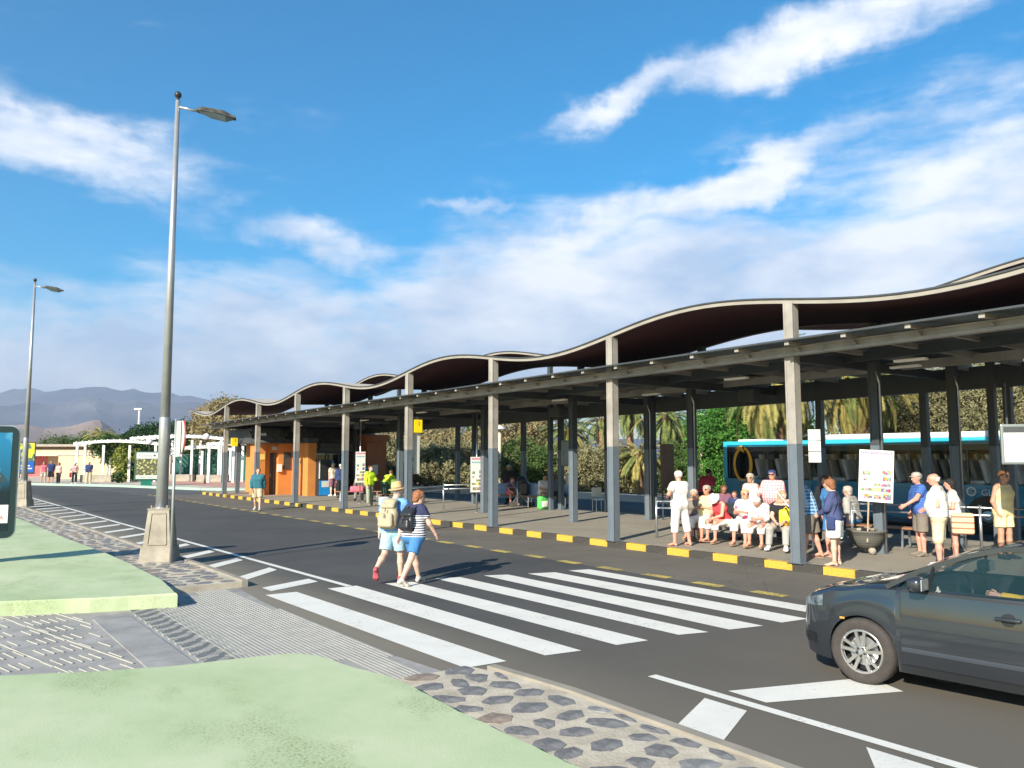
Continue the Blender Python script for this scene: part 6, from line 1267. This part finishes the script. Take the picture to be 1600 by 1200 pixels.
# ---- dark hatchback
car = thing('car', 'dark grey-blue hatchback driving onto the crosswalk with a driver in yellow', 'car', (4.02, 8.50, 0), 0)
CYAW = math.atan2(.735, -.678)      # travel direction: the nose points this way
car.rotation_euler = (0, 0, CYAW)
paint = mat('car_paint', (.036, .042, .050), .28, .5, .05, 2, coat=1.0, tint=(.040, .046, .054)); trim = mat('car_trim', (.012, .013, .015), .5, 0, .1); cgl = glass_mat('car_glass', (.02, .045, .045), .45)
def lerp_t(x, T):
    for (a, va), (b_, vb) in zip(T, T[1:]):
        if x <= b_: q = (x - a) / (b_ - a); q = max(0, min(1, q)); q = q * q * (3 - 2 * q) if abs(vb - va) > .04 else q; return va + (vb - va) * q
    return T[-1][1]
HWT = [(-3.16, .60), (-2.95, .76), (-2.5, .83), (-1.2, .842), (-.2, .840), (.22, .828), (.45, .785), (.62, .69), (.71, .56), (.76, .42)]
ZTT = [(-3.16, .94), (-3.0, 1.0), (-.40, 1.01), (-.2, .985), (.30, .905), (.55, .83), (.66, .76), (.72, .68), (.76, .58)]
ZBT = [(-3.16, .88), (-2.9, .98), (-1.4, .965), (-.45, .945), (-.1, .92), (.25, .86), (.5, .79), (.66, .70), (.76, .56)]
BOT = [(-3.16, .36), (-2.9, .24), (-2.6, .18), (-.5, .18), (.35, .17), (.55, .18), (.71, .22), (.76, .30)]
def hw(x): return lerp_t(x, HWT)
def ring(x):
    h, zt, zb, bt = hw(x), lerp_t(x, ZTT), lerp_t(x, ZBT), lerp_t(x, BOT)
    a = 0
    for cx in (0, -2.47):
        d = .335 ** 2 - (x - cx) ** 2
        if d > 0: a = max(a, .315 + math.sqrt(d))
    lo = max(bt, a); arch = a > bt
    def w(z):   # side section: tucked sill, swage at .62, crease, shoulder in-turn
        return h * (.955 + .045 * min(1, max(0, (z - .18) / .22)) - .0 - .035 * max(0, (z - .60) / .30) ** 1.5)
    pts = [(0, bt)] if not arch else [(0, lo)]
    pts += [(w(lo) - .06, lo), (w(lo) - .004, lo + .004)]
    for q in (.12, .28, .45, .55, .62, .75, .88, 1.0): z = lo + (zb - lo) * q; pts.append((w(z) + (.006 if .55 <= q <= .62 else 0), z))
    pts += [(w(zb) - .035, zb + (zt - zb) * .45), (w(zb) * .80, zb + (zt - zb) * .80), (w(zb) * .45, zt), (0, zt + .005)]
    return pts
xs = sorted(set([round(-3.16 + i * .06, 3) for i in range(67)] + [round(c_ + .335 * math.cos(a), 4) for c_ in (0, -2.47) for a in np.linspace(0, math.pi, 21)] + [.73, .745, .755, .76]))
xs = [x for x in xs if x <= .76]; rings = [ring(x) for x in xs]; nr = len(rings[0])
mb = MB()
for sgn in (1, -1):
    vs = [(x, sgn * p_[0], p_[1]) for x, rg in zip(xs, rings) for p_ in rg]; fs = []
    for i in range(len(xs) - 1):
        cabin = -2.95 < xs[i] < -.36
        for j in range(nr - 1):
            if cabin and j >= nr - 4: continue
            a = i * nr + j; f = (a, a + 1, a + nr + 1, a + nr); fs.append(f if sgn < 0 else f[::-1])
    for e in (0, len(xs) - 1): fs.append(tuple(e * nr + j for j in range(nr)) if (e == 0) == (sgn < 0) else tuple(e * nr + j for j in range(nr))[::-1])
    mb.add(vs, fs)
body = mb.build('body', paint, car, True)
m_ = body.modifiers.new('e', 'EDGE_SPLIT'); m_.split_angle = R(42)
def side_pt(x, z, o=.004, sgn=1):
    h = hw(x); return (x, sgn * (h * (.955 + .045 * min(1, max(0, (z - .18) / .22)) - .035 * max(0, (z - .60) / .30) ** 1.5) + o), z)
def patch(name, poly_fn, m, parent, n=10, k=8, o=.004, smooth=True, sgn=1):
    mb = MB(); vs = [side_pt(*poly_fn(i / n, j / k), o, sgn) for i in range(n + 1) for j in range(k + 1)]
    mb.add(vs, [(i * (k + 1) + j, i * (k + 1) + j + 1, (i + 1) * (k + 1) + j + 1, (i + 1) * (k + 1) + j) for i in range(n) for j in range(k)]); return mb.build(name, m, parent, smooth)
for sgn in (1, -1):
    for x0, x1, nm in ((-1.43, -.385, 'door'), (-2.28, -1.445, 'rear_door')):
        lean_ = lambda z: .05 * (z - .3)
        d = patch(nm, lambda a, b_: (x0 + (x1 - x0) * a - (lean_(.28 + .60 * b_) if nm == 'door' and a > .5 else 0) * 0, .27 + .66 * b_), paint, car, 14, 10, .007, sgn=sgn)
        g_ = patch('door_gap', lambda a, b_: (x0 - .012 + (x1 - x0 + .024) * a, .26 + .675 * b_), trim, d, 14, 10, .0035, sgn=sgn)
        MB().rbox(side_pt(x0 + .15, .80, .030, sgn), (.20, .028, .034), .012).build('handle', paint, d, True); MB().lathe([(0, 0), (.055, 0), (.058, .004), (0, .005)], side_pt(x0 + .15, .795, .009, sgn), 16, Matrix.Rotation(R(-90 * sgn), 3, 'X')).build('handle_cup', trim, d)
        patch('rub_strip', lambda a, b_: (x0 + (x1 - x0) * a, .385 + .045 * b_), mat('car_strip', (.055, .065, .08), .35, .3, .05), d, 10, 3, .016, sgn=sgn)
    patch('sill', lambda a, b_: (-2.12 + 1.76 * a, .185 + .07 * b_), trim, car, 12, 3, .012, sgn=sgn)
    patch('headlight', lambda a, b_: (.40 + .27 * a, .665 + (.11 - .045 * a) * b_ + .03 * (1 - a)), mat('headlight_glass', (.03, .045, .06), .12, .3, .8, 16, tint=(.12, .15, .18), coat=1), car, 10, 5, .006, sgn=sgn)
    patch('side_blinker', lambda a, b_: (.16 + .05 * a, .60 + .02 * b_), mat('blinker', (.5, .25, .05), .3), car, 3, 2, .006, sgn=sgn)
    # wheel arch lining and flare
    ar = MB()
    for cx in (0, -2.47):
        for k in range(16):
            a, b_ = math.pi * k / 16, math.pi * (k + 1) / 16; r0 = .338
            p = lambda t_, y: (cx + r0 * math.cos(t_), y * sgn, .315 + r0 * math.sin(t_)); ar.add([p(a, .80), p(b_, .80), p(b_, .45), p(a, .45)], [(0, 1, 2, 3)])
    ar.build('arch_lining', trim, car)
    for cx in (0, -2.47):
        wl_ = obj('wheel', MB().lathe([(.20, -.085), (.235, -.10), (.275, -.105), (.300, -.095), (.313, -.07), (.314, .07), (.30, .095), (.24, .1), (.20, .08)], n=40, M=Matrix.Rotation(R(90), 3, 'X'), cap=False).mesh('wheel', M['rubber'], True), car, (cx, sgn * .752, .314))
        if sgn < 0: wl_.rotation_euler = (0, 0, math.pi)
        al = mat('alloy', (.52, .50, .46), .28, .85, .06); rot_ = Matrix.Rotation(R(90), 3, 'X')
        f = MB().lathe([(.190, .095), (.205, .100), (.212, .092), (.208, .05), (.195, .04)], n=40, M=Matrix.Rotation(R(-90), 3, 'X'), cap=False).build('rim', al, wl_, True)
        MB().lathe([(0, 0), (.14, 0), (.14, .01), (0, .012)], (0, .02, 0), 24, Matrix.Rotation(R(-90), 3, 'X')).build('brake_disc', M['galv'], wl_); MB().lathe([(0, -.0), (.2, -.0), (.2, .01), (0, .01)], (0, -.02, 0), 24, Matrix.Rotation(R(-90), 3, 'X')).build('dark_drum', trim, wl_)
        spk = MB()
        for k in range(5):
            for da in (-.22, .22):
                t_ = 2 * math.pi * k / 5 + .3; a1 = t_ + da * .55; a2 = t_ + da
                spk.bar((.045 * math.cos(t_ + da * 1.4), .088, .045 * math.sin(t_ + da * 1.4)), (.198 * math.cos(a2), .092, .198 * math.sin(a2)), .030, .026, up=(0, 1, 0))
        for k in range(10):
            pass
        spk.build('spokes', al, wl_); MB().lathe([(0, 0), (.06, 0), (.062, -.012), (.05, -.02), (0, -.02)], (0, .082, 0), 20, Matrix.Rotation(R(90), 3, 'X')).build('hub', al, wl_, True)
        for k in range(5): MB().lathe([(0, 0), (.011, 0), (.011, .012), (0, .014)], (.04 * math.cos(k * 1.2566 + .93), .104, .04 * math.sin(k * 1.2566 + .93)), 8, Matrix.Rotation(R(-90), 3, 'X')).build('wheel_bolt', trim, wl_)
        MB().lathe([(0, 0), (.022, 0), (.022, .006), (0, .006)], (0, .104, 0), 14, Matrix.Rotation(R(-90), 3, 'X')).build('hub_cap', M['galv'], wl_)
    # mirror
    mr_ = MB().rbox((-.58, sgn * .945, 1.035), (.13, .19, .13), .045).build('wing_mirror', paint, car, True); MB().rbox((-.648, sgn * .945, 1.035), (.012, .16, .10), .004).build('mirror_glass', M['galv'], mr_); MB().bar((-.54, sgn * .80, .97), (-.56, sgn * .89, .99), .06, .03).build('mirror_foot', trim, mr_)
    # pillars and rails
    def bow(pts, w_, h_, nm, m=paint): 
        q_ = MB()
        for a, b_ in zip(pts, pts[1:]): q_.bar(a, b_, w_, h_)
        return q_.build(nm, m, car)
    A = [(-.24, .785, .955), (-.42, .755, 1.065), (-.68, .715, 1.195), (-.94, .675, 1.30), (-1.2, .635, 1.375), (-1.6, .60, 1.418), (-2.2, .60, 1.40), (-2.6, .61, 1.345), (-2.85, .66, 1.20), (-2.98, .72, .95)]
    A = [(x, y * sgn, z) for x, y, z in A]; bow(A, .05, .045, 'roof_rail'); bow([(-1.475, .790 * sgn, .955), (-1.49, .735 * sgn, 1.14), (-1.51, .620 * sgn, 1.375)], .03, .075, 'door_pillar', trim); bow([(-.62, .800 * sgn, .95), (-.66, .735 * sgn, 1.18)], .02, .025, 'window_bar', trim)
    wt = [(-.36, .785, .96), (-.46, .752, 1.06), (-.68, .712, 1.175), (-.94, .672, 1.28), (-1.2, .632, 1.352), (-1.48, .61, 1.385)]
    vs = []; 
    for x, y, z in wt: vs += [(x, sgn * .798, .94), (x, sgn * y, z)]
    MB().add(vs, [(2 * i, 2 * i + 1, 2 * i + 3, 2 * i + 2) for i in range(len(wt) - 1)]).build('side_window', cgl, car, True)
    wt = [(-1.52, .61, 1.388), (-2.2, .60, 1.375), (-2.6, .61, 1.32), (-2.82, .66, 1.18)]
    vs = []
    for x, y, z in wt: vs += [(x, sgn * .795, .95), (x, sgn * y, z)]
    MB().add(vs, [(2 * i, 2 * i + 1, 2 * i + 3, 2 * i + 2) for i in range(len(wt) - 1)]).build('side_window', cgl, car, True)
    patch('window_seal', lambda a, b_: (-2.9 + 2.5 * a, .936 + .018 * b_), trim, car, 16, 2, .004, sgn=sgn)
# windscreen, rear screen, roof as curved panels across
def across(name, st_, m, n=10, drop=.03):
    vs = []
    for x, y, z in st_:
        for k in range(n + 1): u_ = -1 + 2 * k / n; vs.append((x + (.10 * (1 - u_ * u_) if name == 'windscreen' else 0) * 1.0, y * u_, z + drop * (1 - u_ * u_)))
    MB().add(vs, [(i * (n + 1) + k, i * (n + 1) + k + 1, (i + 1) * (n + 1) + k + 1, (i + 1) * (n + 1) + k) for i in range(len(st_) - 1) for k in range(n)]).build(name, m, car, True)
across('windscreen', [(-.26, .77, .955), (-.44, .745, 1.065), (-.70, .705, 1.195), (-.96, .665, 1.30), (-1.16, .635, 1.362)], cgl)
across('roof', [(-1.16, .64, 1.368), (-1.35, .618, 1.405), (-1.6, .60, 1.425), (-2.2, .60, 1.41), (-2.62, .61, 1.35)], paint, drop=.035)
across('rear_screen', [(-2.64, .61, 1.34), (-2.85, .65, 1.19), (-3.0, .70, .96)], cgl)
MB().bbox((-2.9, -.74, .22), (-.2, .74, .30)).build('floor', trim, car); MB().rbox((-.45, 0, .87), (.45, 1.5, .16), .06).build('dashboard', trim, car)
MB().tube([(-.80 + .06 * math.sin(a) * .4, .36 + .185 * math.cos(a), .93 + .17 * math.sin(a)) for a in np.linspace(0, 6.28, 17)], .014, 6).build('steering_wheel', trim, car)
for y in (.37, -.37):
    for x in (-1.30, -2.15): MB().rbox((x, y, .50), (.5, .48, .16), .06).rbox((x - .26, y, .80), (.14, .46, .62), .06, M=Matrix.Rotation(R(-14), 3, 'Y')).rbox((x - .34, y, 1.18), (.09, .25, .18), .04).build('seat', trim, car, True)
# front: grille, lower intake, plate, wipers, tail
MB().rbox((.75, 0, .56), (.03, .9, .07), .01).build('grille', trim, car); MB().rbox((.735, 0, .33), (.05, .95, .11), .02).build('lower_intake', trim, car); MB().rbox((.77, 0, .43), (.012, .5, .11), .003).build('number_plate', M['white'], car)
for y in (.35, -.25): MB().bar((-.17, y, 1.02), (-.26, y - .38, 1.045), .012, .014).build('wiper', trim, car)
patch('fog_recess', lambda a, b_: (.50 + .14 * a, .30 + .10 * b_), trim, car, 6, 4, .006)
# driver
wpos = Matrix.Rotation(CYAW, 4, 'Z') @ Vector((-1.42, .38, .04)); pz = Vector((4.02, 8.50, 0)) + wpos
person('driver in a yellow long-sleeved top with both hands at the steering wheel', (pz.x, pz.y, .03), CYAW - R(90), 1.70, 1.0, False, 'fair', dict(sit=True, seat=.42, lean=-10, legL=(84, 5, 46, 0), legR=(84, 5, 46, 0), armL=(46, 14, 44, 4), armR=(50, 10, 38, 6), curlL=.9, curlR=.9), dict(mat=cloth('driver_yellow', (.72, .50, .04)), sleeve='long', fit=.02), dict(kind='trousers', mat=WM['denim']), SHB, ('brown', 'short'), res=.014)
# ------------------------------------------------------------------ plants
def leaf_mat(name, c1, c2, c3, tr=.25):
    k = NT(name, .75, .15); v = k.vor(5.0, None, 'F1', 'Color'); s = k.sep(v)
    c = k.mix(k.rng(k.noise(1.1, 5), .35, .65), c1, c2); c = k.mix(k.rng(s[0], .62, .9, 0, .8), c, c3); k.col(c)
    tl_ = k.N('ShaderNodeBsdfTranslucent'); k.L(c, tl_.inputs[0]); mxs = k.N('ShaderNodeMixShader'); mxs.inputs[0].default_value = tr; out = k.t.nodes['Material Output']; k.L(k.b.outputs[0], mxs.inputs[1]); k.L(tl_.outputs[0], mxs.inputs[2]); k.L(mxs.outputs[0], out.inputs[0]); return k.m
LM = dict(tamarisk=leaf_mat('tamarisk_leaf', (.26, .205, .10), (.37, .30, .155), (.18, .165, .075)), sage=leaf_mat('sage_leaf', (.20, .19, .095), (.31, .28, .15), (.13, .135, .06)), green=leaf_mat('green_leaf', (.065, .115, .03), (.12, .18, .05), (.035, .07, .02)), bright=leaf_mat('bright_leaf', (.06, .18, .03), (.11, .27, .05), (.04, .11, .02)), dark=leaf_mat('dark_leaf', (.025, .06, .022), (.045, .10, .03), (.015, .04, .012)), yellow=leaf_mat('yellow_leaf', (.22, .26, .05), (.32, .34, .08), (.10, .16, .03)))
def leaves(lobes, n, size, seed, aspect=1.6, droop=0.0, gap=.35):
    r = np.random.RandomState(seed); w = np.array([l[3] * l[4] * l[5] for l in lobes]) ** .67; cnt = r.multinomial(n, w / w.sum()); C_ = []
    for l, c_ in zip(lobes, cnt):
        k = max(4, c_ // 26); d = r.normal(size=(k, 3)); d /= np.linalg.norm(d, axis=1)[:, None]; rad = r.uniform(.55, 1.05, (k, 1)); cc_ = np.array(l[:3]) + d * rad * np.array(l[3:6])   # twig clusters near the surface
        which = r.randint(0, k, c_); p = cc_[which] + r.normal(size=(c_, 3)) * gap * min(l[3:6]) * .42; C_.append(p)
    p = np.concatenate(C_); p[:, 2] = np.maximum(p[:, 2], .05); N_ = len(p); a = r.normal(size=(N_, 3)); a[:, 2] -= droop * 2; a /= np.linalg.norm(a, axis=1)[:, None]; b_ = np.cross(a, r.normal(size=(N_, 3))); b_ /= np.linalg.norm(b_, axis=1)[:, None]
    s = size * r.uniform(.6, 1.4, (N_, 1)); a *= s * aspect / 2; b_ *= s / 2; v = np.stack([p - a, p + b_ * .9, p + a, p - b_ * .9], 1).reshape(-1, 3); f = np.arange(4 * N_).reshape(-1, 4); return v, f
def np_mesh(name, v, f, m):
    me = bpy.data.meshes.new(name); me.vertices.add(len(v)); me.vertices.foreach_set('co', np.asarray(v, np.float32).ravel()); me.loops.add(f.size); me.loops.foreach_set('vertex_index', f.ravel().astype(np.int32)); me.polygons.add(len(f)); me.polygons.foreach_set('loop_start', np.arange(0, f.size, f.shape[1], dtype=np.int32)); me.polygons.foreach_set('loop_total', np.full(len(f), f.shape[1], np.int32)); me.materials.append(m); me.update(calc_edges=True); return me
def tree(name, label, cat, x, y, h, w, leafm, n, size, seed, trunk=.25, base=0.25, group=None, aspect=1.6, droop=0.0, lobes=9, gap=.35, zsq=1.0):
    o = thing(name, label, cat, (x, y, 0), 0, group); r = random.Random(seed); L_ = []
    for k in range(lobes):
        a = r.uniform(0, 6.28); rr = r.uniform(0, .62) * w / 2; zz = h * (base + (1 - base) * r.uniform(.12, .82)); sz = r.uniform(.24, .40) * w * (1.1 - .4 * abs(zz / h - .55)); L_.append((rr * math.cos(a), rr * math.sin(a), min(zz, h - sz * .6 * zsq), sz, sz, sz * .78 * zsq))
    v, f = leaves(L_, int(n * 1.9), size * .74, seed, aspect, droop, gap); f_o = obj('foliage', np_mesh('foliage', v, f, LM[leafm]), o); f_o['kind'] = 'stuff'
    tr = MB()
    if trunk > 0: tr.tube([(0, 0, 0), (r.uniform(-.1, .1), 0, h * base), (r.uniform(-.2, .2), r.uniform(-.2, .2), h * (base + .25))], [trunk, trunk * .75, trunk * .5], 8).build('trunk', M['bark'], o, True)
    for k in range(5):
        l = L_[k % len(L_)]; MB().tube([(0, 0, h * base * .7), (l[0] * .5, l[1] * .5, (h * base + l[2]) * .5), (l[0], l[1], l[2])], [max(.04, trunk * .4), .05, .025], 6).build('branch', M['bark'], o, True)
    return o
def far(px, Yd): return (px - 800) / 1240 * Yd * 1.0     # world x of something seen in that direction at that depth
tid = [100]
def T_(name, label, px, Yd, h, w, lm, n, size, cat=None, **k): tid[0] += 1; return tree(name, label, cat or ('tree' if 'tree' in name else 'shrub'), far(px, Yd), Yd, h, w, lm, n, size, tid[0], **k)
# trees behind the plaza and the kiosk
T_('leafy_tree', 'dark green leafy tree behind the tall pergola, lower of the two', 208, 92, 5.0, 3.4, 'dark', 5000, .20)
T_('leafy_tree', 'dark green leafy tree rising behind the street lamp pole', 243, 90, 6.4, 6.4, 'dark', 12000, .22)
T_('leafy_tree', 'dark green leafy tree beside the big pale tamarisk', 288, 88, 6.0, 6.0, 'dark', 12000, .22)
T_('tamarisk_tree', 'big pale brown tamarisk tree behind the canopy end', 352, 84, 7.9, 8.4, 'tamarisk', 17000, .20, aspect=3, droop=.3)
T_('tamarisk_tree', 'tall pale tamarisk tree behind the canopy roof of the kiosk', 400, 80, 6.6, 6, 'tamarisk', 9000, .20, aspect=3, droop=.3)
T_('leafy_tree', 'low dark trees mass under the tamarisk behind the fence', 385, 74, 4.2, 6, 'dark', 9000, .18, lobes=10, base=.05)
for i, (px, Yd, h, w, lm, lab) in enumerate(((70, 104, 3.6, 5, 'sage', 'pale shrub behind the shop roof'), (95, 102, 4.6, 6, 'green', 'green bush rising over the middle of the shop roof'), (120, 100, 4.3, 5, 'dark', 'dark bush over the end of the shop roof'), (150, 92, 4.6, 6, 'green', 'yellowish green bush behind the tan wall'), (180, 90, 4.4, 5, 'green', 'green bush between the tan wall and the dark trees'), (48, 106, 3.4, 4, 'sage', 'small pale shrub at the end of the shop roof'))): T_('garden_bush', lab, px, Yd, h, w, lm, 6000, .17, base=.1, trunk=.1)
T_('climbing_plant', 'bright climbing plant covering the posts of the tall pergola', 200, 67.5, 3.5, 2.6, 'yellow', 3500, .16, cat='climber', base=.0, trunk=.05, lobes=12)
T_('climbing_plant', 'bushy green climber behind the flower panel', 218, 68.5, 3.6, 2.8, 'green', 4500, .16, cat='climber', base=.0, trunk=.05, lobes=12)
T_('climbing_plant', 'leafy climber spilling over the first pergola', 172, 69, 3.9, 3.2, 'green', 3500, .16, cat='climber', base=.5, trunk=.05, lobes=9)
T_('garden_bush', 'low green bush at the foot of the climber beside the pergola', 190, 64.5, 1.1, 1.2, 'green', 900, .12, base=.0, trunk=.04)
for i, (px, Yd, w) in enumerate(((275, 79, 5), (300, 78, 5.5), (328, 77, 5.5), (352, 76, 5))): T_('hedge_bush', ('dark hedge bush behind the green windbreak cloth', 'second dark hedge bush from the windbreak cloth', 'dark hedge bush behind the globe lamp', 'dark hedge bush just beside the canopy end')[i], px, Yd, 3.0, w, 'dark', 5000, .17, base=0, trunk=.06, zsq=.8)
# shrubs beyond the bus lane, in the order they are seen
SHR = [(598, 55, 3.6, 4.6, 'sage', 'grey-green shrub closest to the kiosk'), (640, 56, 3.8, 4.6, 'sage', 'grey-green shrub behind the stop number 1 column'), (622, 66, 6.0, 6.5, 'tamarisk', 'pale brown tamarisk bush behind the kiosk corner'), (668, 67, 5.4, 6.0, 'tamarisk', 'pale brown tamarisk bush behind the queue rail'), (690, 54, 3.0, 4.4, 'sage', 'grey-green shrub behind the queue rail posts'), (712, 64, 5.2, 5.5, 'tamarisk', 'tawny tamarisk bush beside the small distant palm'), (735, 53, 3.1, 4.0, 'sage', 'olive shrub behind the mid platform poster'), (758, 62, 4.6, 4.6, 'tamarisk', 'tawny bush behind the mid platform poster'), (772, 52, 3.0, 3.6, 'sage', 'olive shrub between the mid platform poster and beige column'), (806, 60, 5.9, 5.4, 'tamarisk', 'tall tawny tamarisk beside the hat-shaped lamp'), (812, 52, 3.4, 4.2, 'green', 'dense green shrub behind the pink-skirted woman'), (850, 51, 2.6, 3.6, 'green', 'dense green shrub under the low palm'), (905, 50, 2.6, 4.0, 'sage', 'olive shrub beyond the metal chair'), (945, 49, 2.7, 3.8, 'sage', 'olive shrub between two palms'), (1062, 47, 3.0, 3.6, 'green', 'green shrub behind the man in white'), (1100, 47, 4.3, 3.6, 'bright', 'bright green shrub at the end of the blue coach'), (1080, 56, 4.2, 4.5, 'tamarisk', 'pinkish tawny bush behind the pale lamp post')]
for (px, Yd, h, w, lm, lab) in SHR: T_('shrub', lab, px, Yd, h, w, lm, 6500 if Yd < 58 else 8000, .13 if Yd < 58 else .16, base=.0, trunk=.06, aspect=2.6 if lm in ('tamarisk', 'sage') else 1.6, droop=.1, zsq=.95, lobes=10)
T_('bright_tree', 'bright green leafy tree beside the end of the blue coach', 1140, 46, 5.4, 4.6, 'bright', 14000, .15, lobes=12, base=.1)
T_('tamarisk_tree', 'large olive tamarisk tree above the coach roof', 1452, 40, 6.6, 6.4, 'sage', 24000, .10, aspect=2.6, lobes=14, base=.1)
T_('tamarisk_tree', 'large olive tamarisk tree behind the hanging timetable case', 1560, 37, 6.6, 6.6, 'sage', 24000, .10, aspect=2.6, lobes=14, base=.1)
T_('tamarisk_tree', 'olive tamarisk tree at the picture edge behind the coach', 1660, 35, 6.2, 6.0, 'tamarisk', 10000, .12, aspect=2.6, lobes=12, base=.1)
T_('dark_tree', 'dark green tree behind the big palm over the coach', 1370, 48, 5.2, 4.6, 'dark', 8000, .14, base=.1)
T_('dark_tree', 'dark green bush filling the space behind the coach windows', 1240, 46, 4.4, 5.6, 'dark', 8000, .14, base=.0)
# palms: fronds share two meshes
def frond_mesh(L_, m, seed, droop=1.0, nleaf=38, leafl=.42, dead=False):
    r = random.Random(seed); mb = MB(); pts = []
    for k in range(13):
        q = k / 12; pts.append(Vector((L_ * (q - .16 * droop * q * q), 0, L_ * (.34 * q - .62 * droop * q * q))))
    mb.tube(pts, [.035 * (1 - .85 * k / 12) for k in range(13)], 4, cap=False)
    for k in range(nleaf):
        q = .12 + .88 * (k + .5) / nleaf; i = min(11, int(q * 12)); p = pts[i].lerp(pts[i + 1], q * 12 - i); d = (pts[i + 1] - pts[i]).normalized()
        for s in (-1, 1):
            l = leafl * (math.sin(math.pi * min(1, q * .85 + .13)) ** .6) * r.uniform(.85, 1.15) * L_ / 3; dirv = (d * .62 + Vector((0, s * .75, 0)) + Vector((0, 0, .12 if not dead else -.5))).normalized(); e = p + dirv * l + Vector((0, 0, -.16 * l * (1 + droop))); mid = p + dirv * l * .5 + Vector((0, 0, .02)); wv = d.cross(dirv).cross(dirv).normalized() * .024 * L_ / 3 * 1.4
            mb.add([p, mid + wv, e, mid - wv], [(0, 1, 2, 3)])
    return mb.mesh('frond', m)
PM = dict(g=leaf_mat('palm_green', (.14, .18, .055), (.23, .26, .085), (.08, .11, .03)), y=leaf_mat('palm_olive', (.30, .26, .08), (.42, .36, .12), (.18, .16, .05)), d=leaf_mat('palm_dead', (.30, .19, .09), (.38, .26, .13), (.16, .10, .05), .1))
def palm(label, px, Yd, hz, L_, n, seed, kinds='ggy', trunkr=.30, dead=6, low=-.9, group='date palms beyond the bus lane'):
    o = thing('palm_tree', label, 'palm tree', (far(px, Yd), Yd, 0), 0, group); r = random.Random(seed)
    tm_ = MB(); pr = []; k = int(hz / .16)
    for i in range(k + 1): z = hz * i / k; pr += [(trunkr * (1.0 + .10 * (i % 2)) * (1 + .25 * (1 - z / hz) ** 4), z)]
    pr += [(trunkr * 1.5, hz + .15), (trunkr * 1.2, hz + .45), (.05, hz + .6)]; tm_.lathe(pr, n=12); tm_.build('trunk', mat('palm_trunk', (.24, .15, .09), .95, 0, .35, 7, .6, 14), o)
    ms = {c: [frond_mesh(L_, PM[c], seed + j * 7, (1.0, 1.25)[j]) for j in (0, 1)] for c in set(kinds) | {'d'}}
    for i in range(n + dead):
        isd = i >= n; q = i / n; el_ = (1.15 - (1.15 - low) * (q ** .85)) if not isd else r.uniform(-1.35, -1.0); az_ = i * 2.399963 + r.uniform(-.2, .2)
        f = obj('frond', r.choice(ms['d' if isd else r.choice(kinds)]), o, (.12 * math.cos(az_), .12 * math.sin(az_), hz + .35 - .25 * max(0, -el_))); f.rotation_euler = (r.uniform(-.25, .25), -el_ * .95 + .1, az_); s_ = r.uniform(.85, 1.1) * (.7 if isd else 1); f.scale = (s_, s_, s_)
    return o
palm('low round date palm behind the blue-backed bench', 888, 54, 3.5, 2.7, 44, 1, 'gggy')
palm('small distant date palm above the tawny bushes', 703, 72, 4.4, 2.6, 26, 2, 'gy')
palm('distant date palm half hidden behind the mid platform pole', 745, 68, 4.7, 2.8, 28, 3, 'g')
palm('low palm with brown skirt beside the brown board', 1000, 46, 1.9, 2.2, 34, 4, 'gyy', .28, 12)
palm('tall palm with a ruddy trunk between two canopy columns', 984, 56, 5.4, 2.6, 34, 5, 'gg', .24, 8)
palm('bushy date palm over the man in white', 1042, 52, 4.4, 2.8, 42, 6, 'ggy')
palm('date palm behind the dark column next to the brown board', 940, 60, 4.6, 2.5, 28, 7, 'gg')
palm('huge olive date palm drooping over the near end of the coach', 1215, 37, 5.6, 3.6, 64, 8, 'yyyg', .42, 16, -1.15)
palm('huge date palm with dead fronds over the middle of the coach', 1340, 37, 5.7, 3.4, 60, 9, 'yyg', .42, 22, -1.15)
palm('palm fronds standing behind the pergola on the plaza', 160, 86, 4.0, 2.4, 22, 10, 'y', .22, 0, -.4, None)
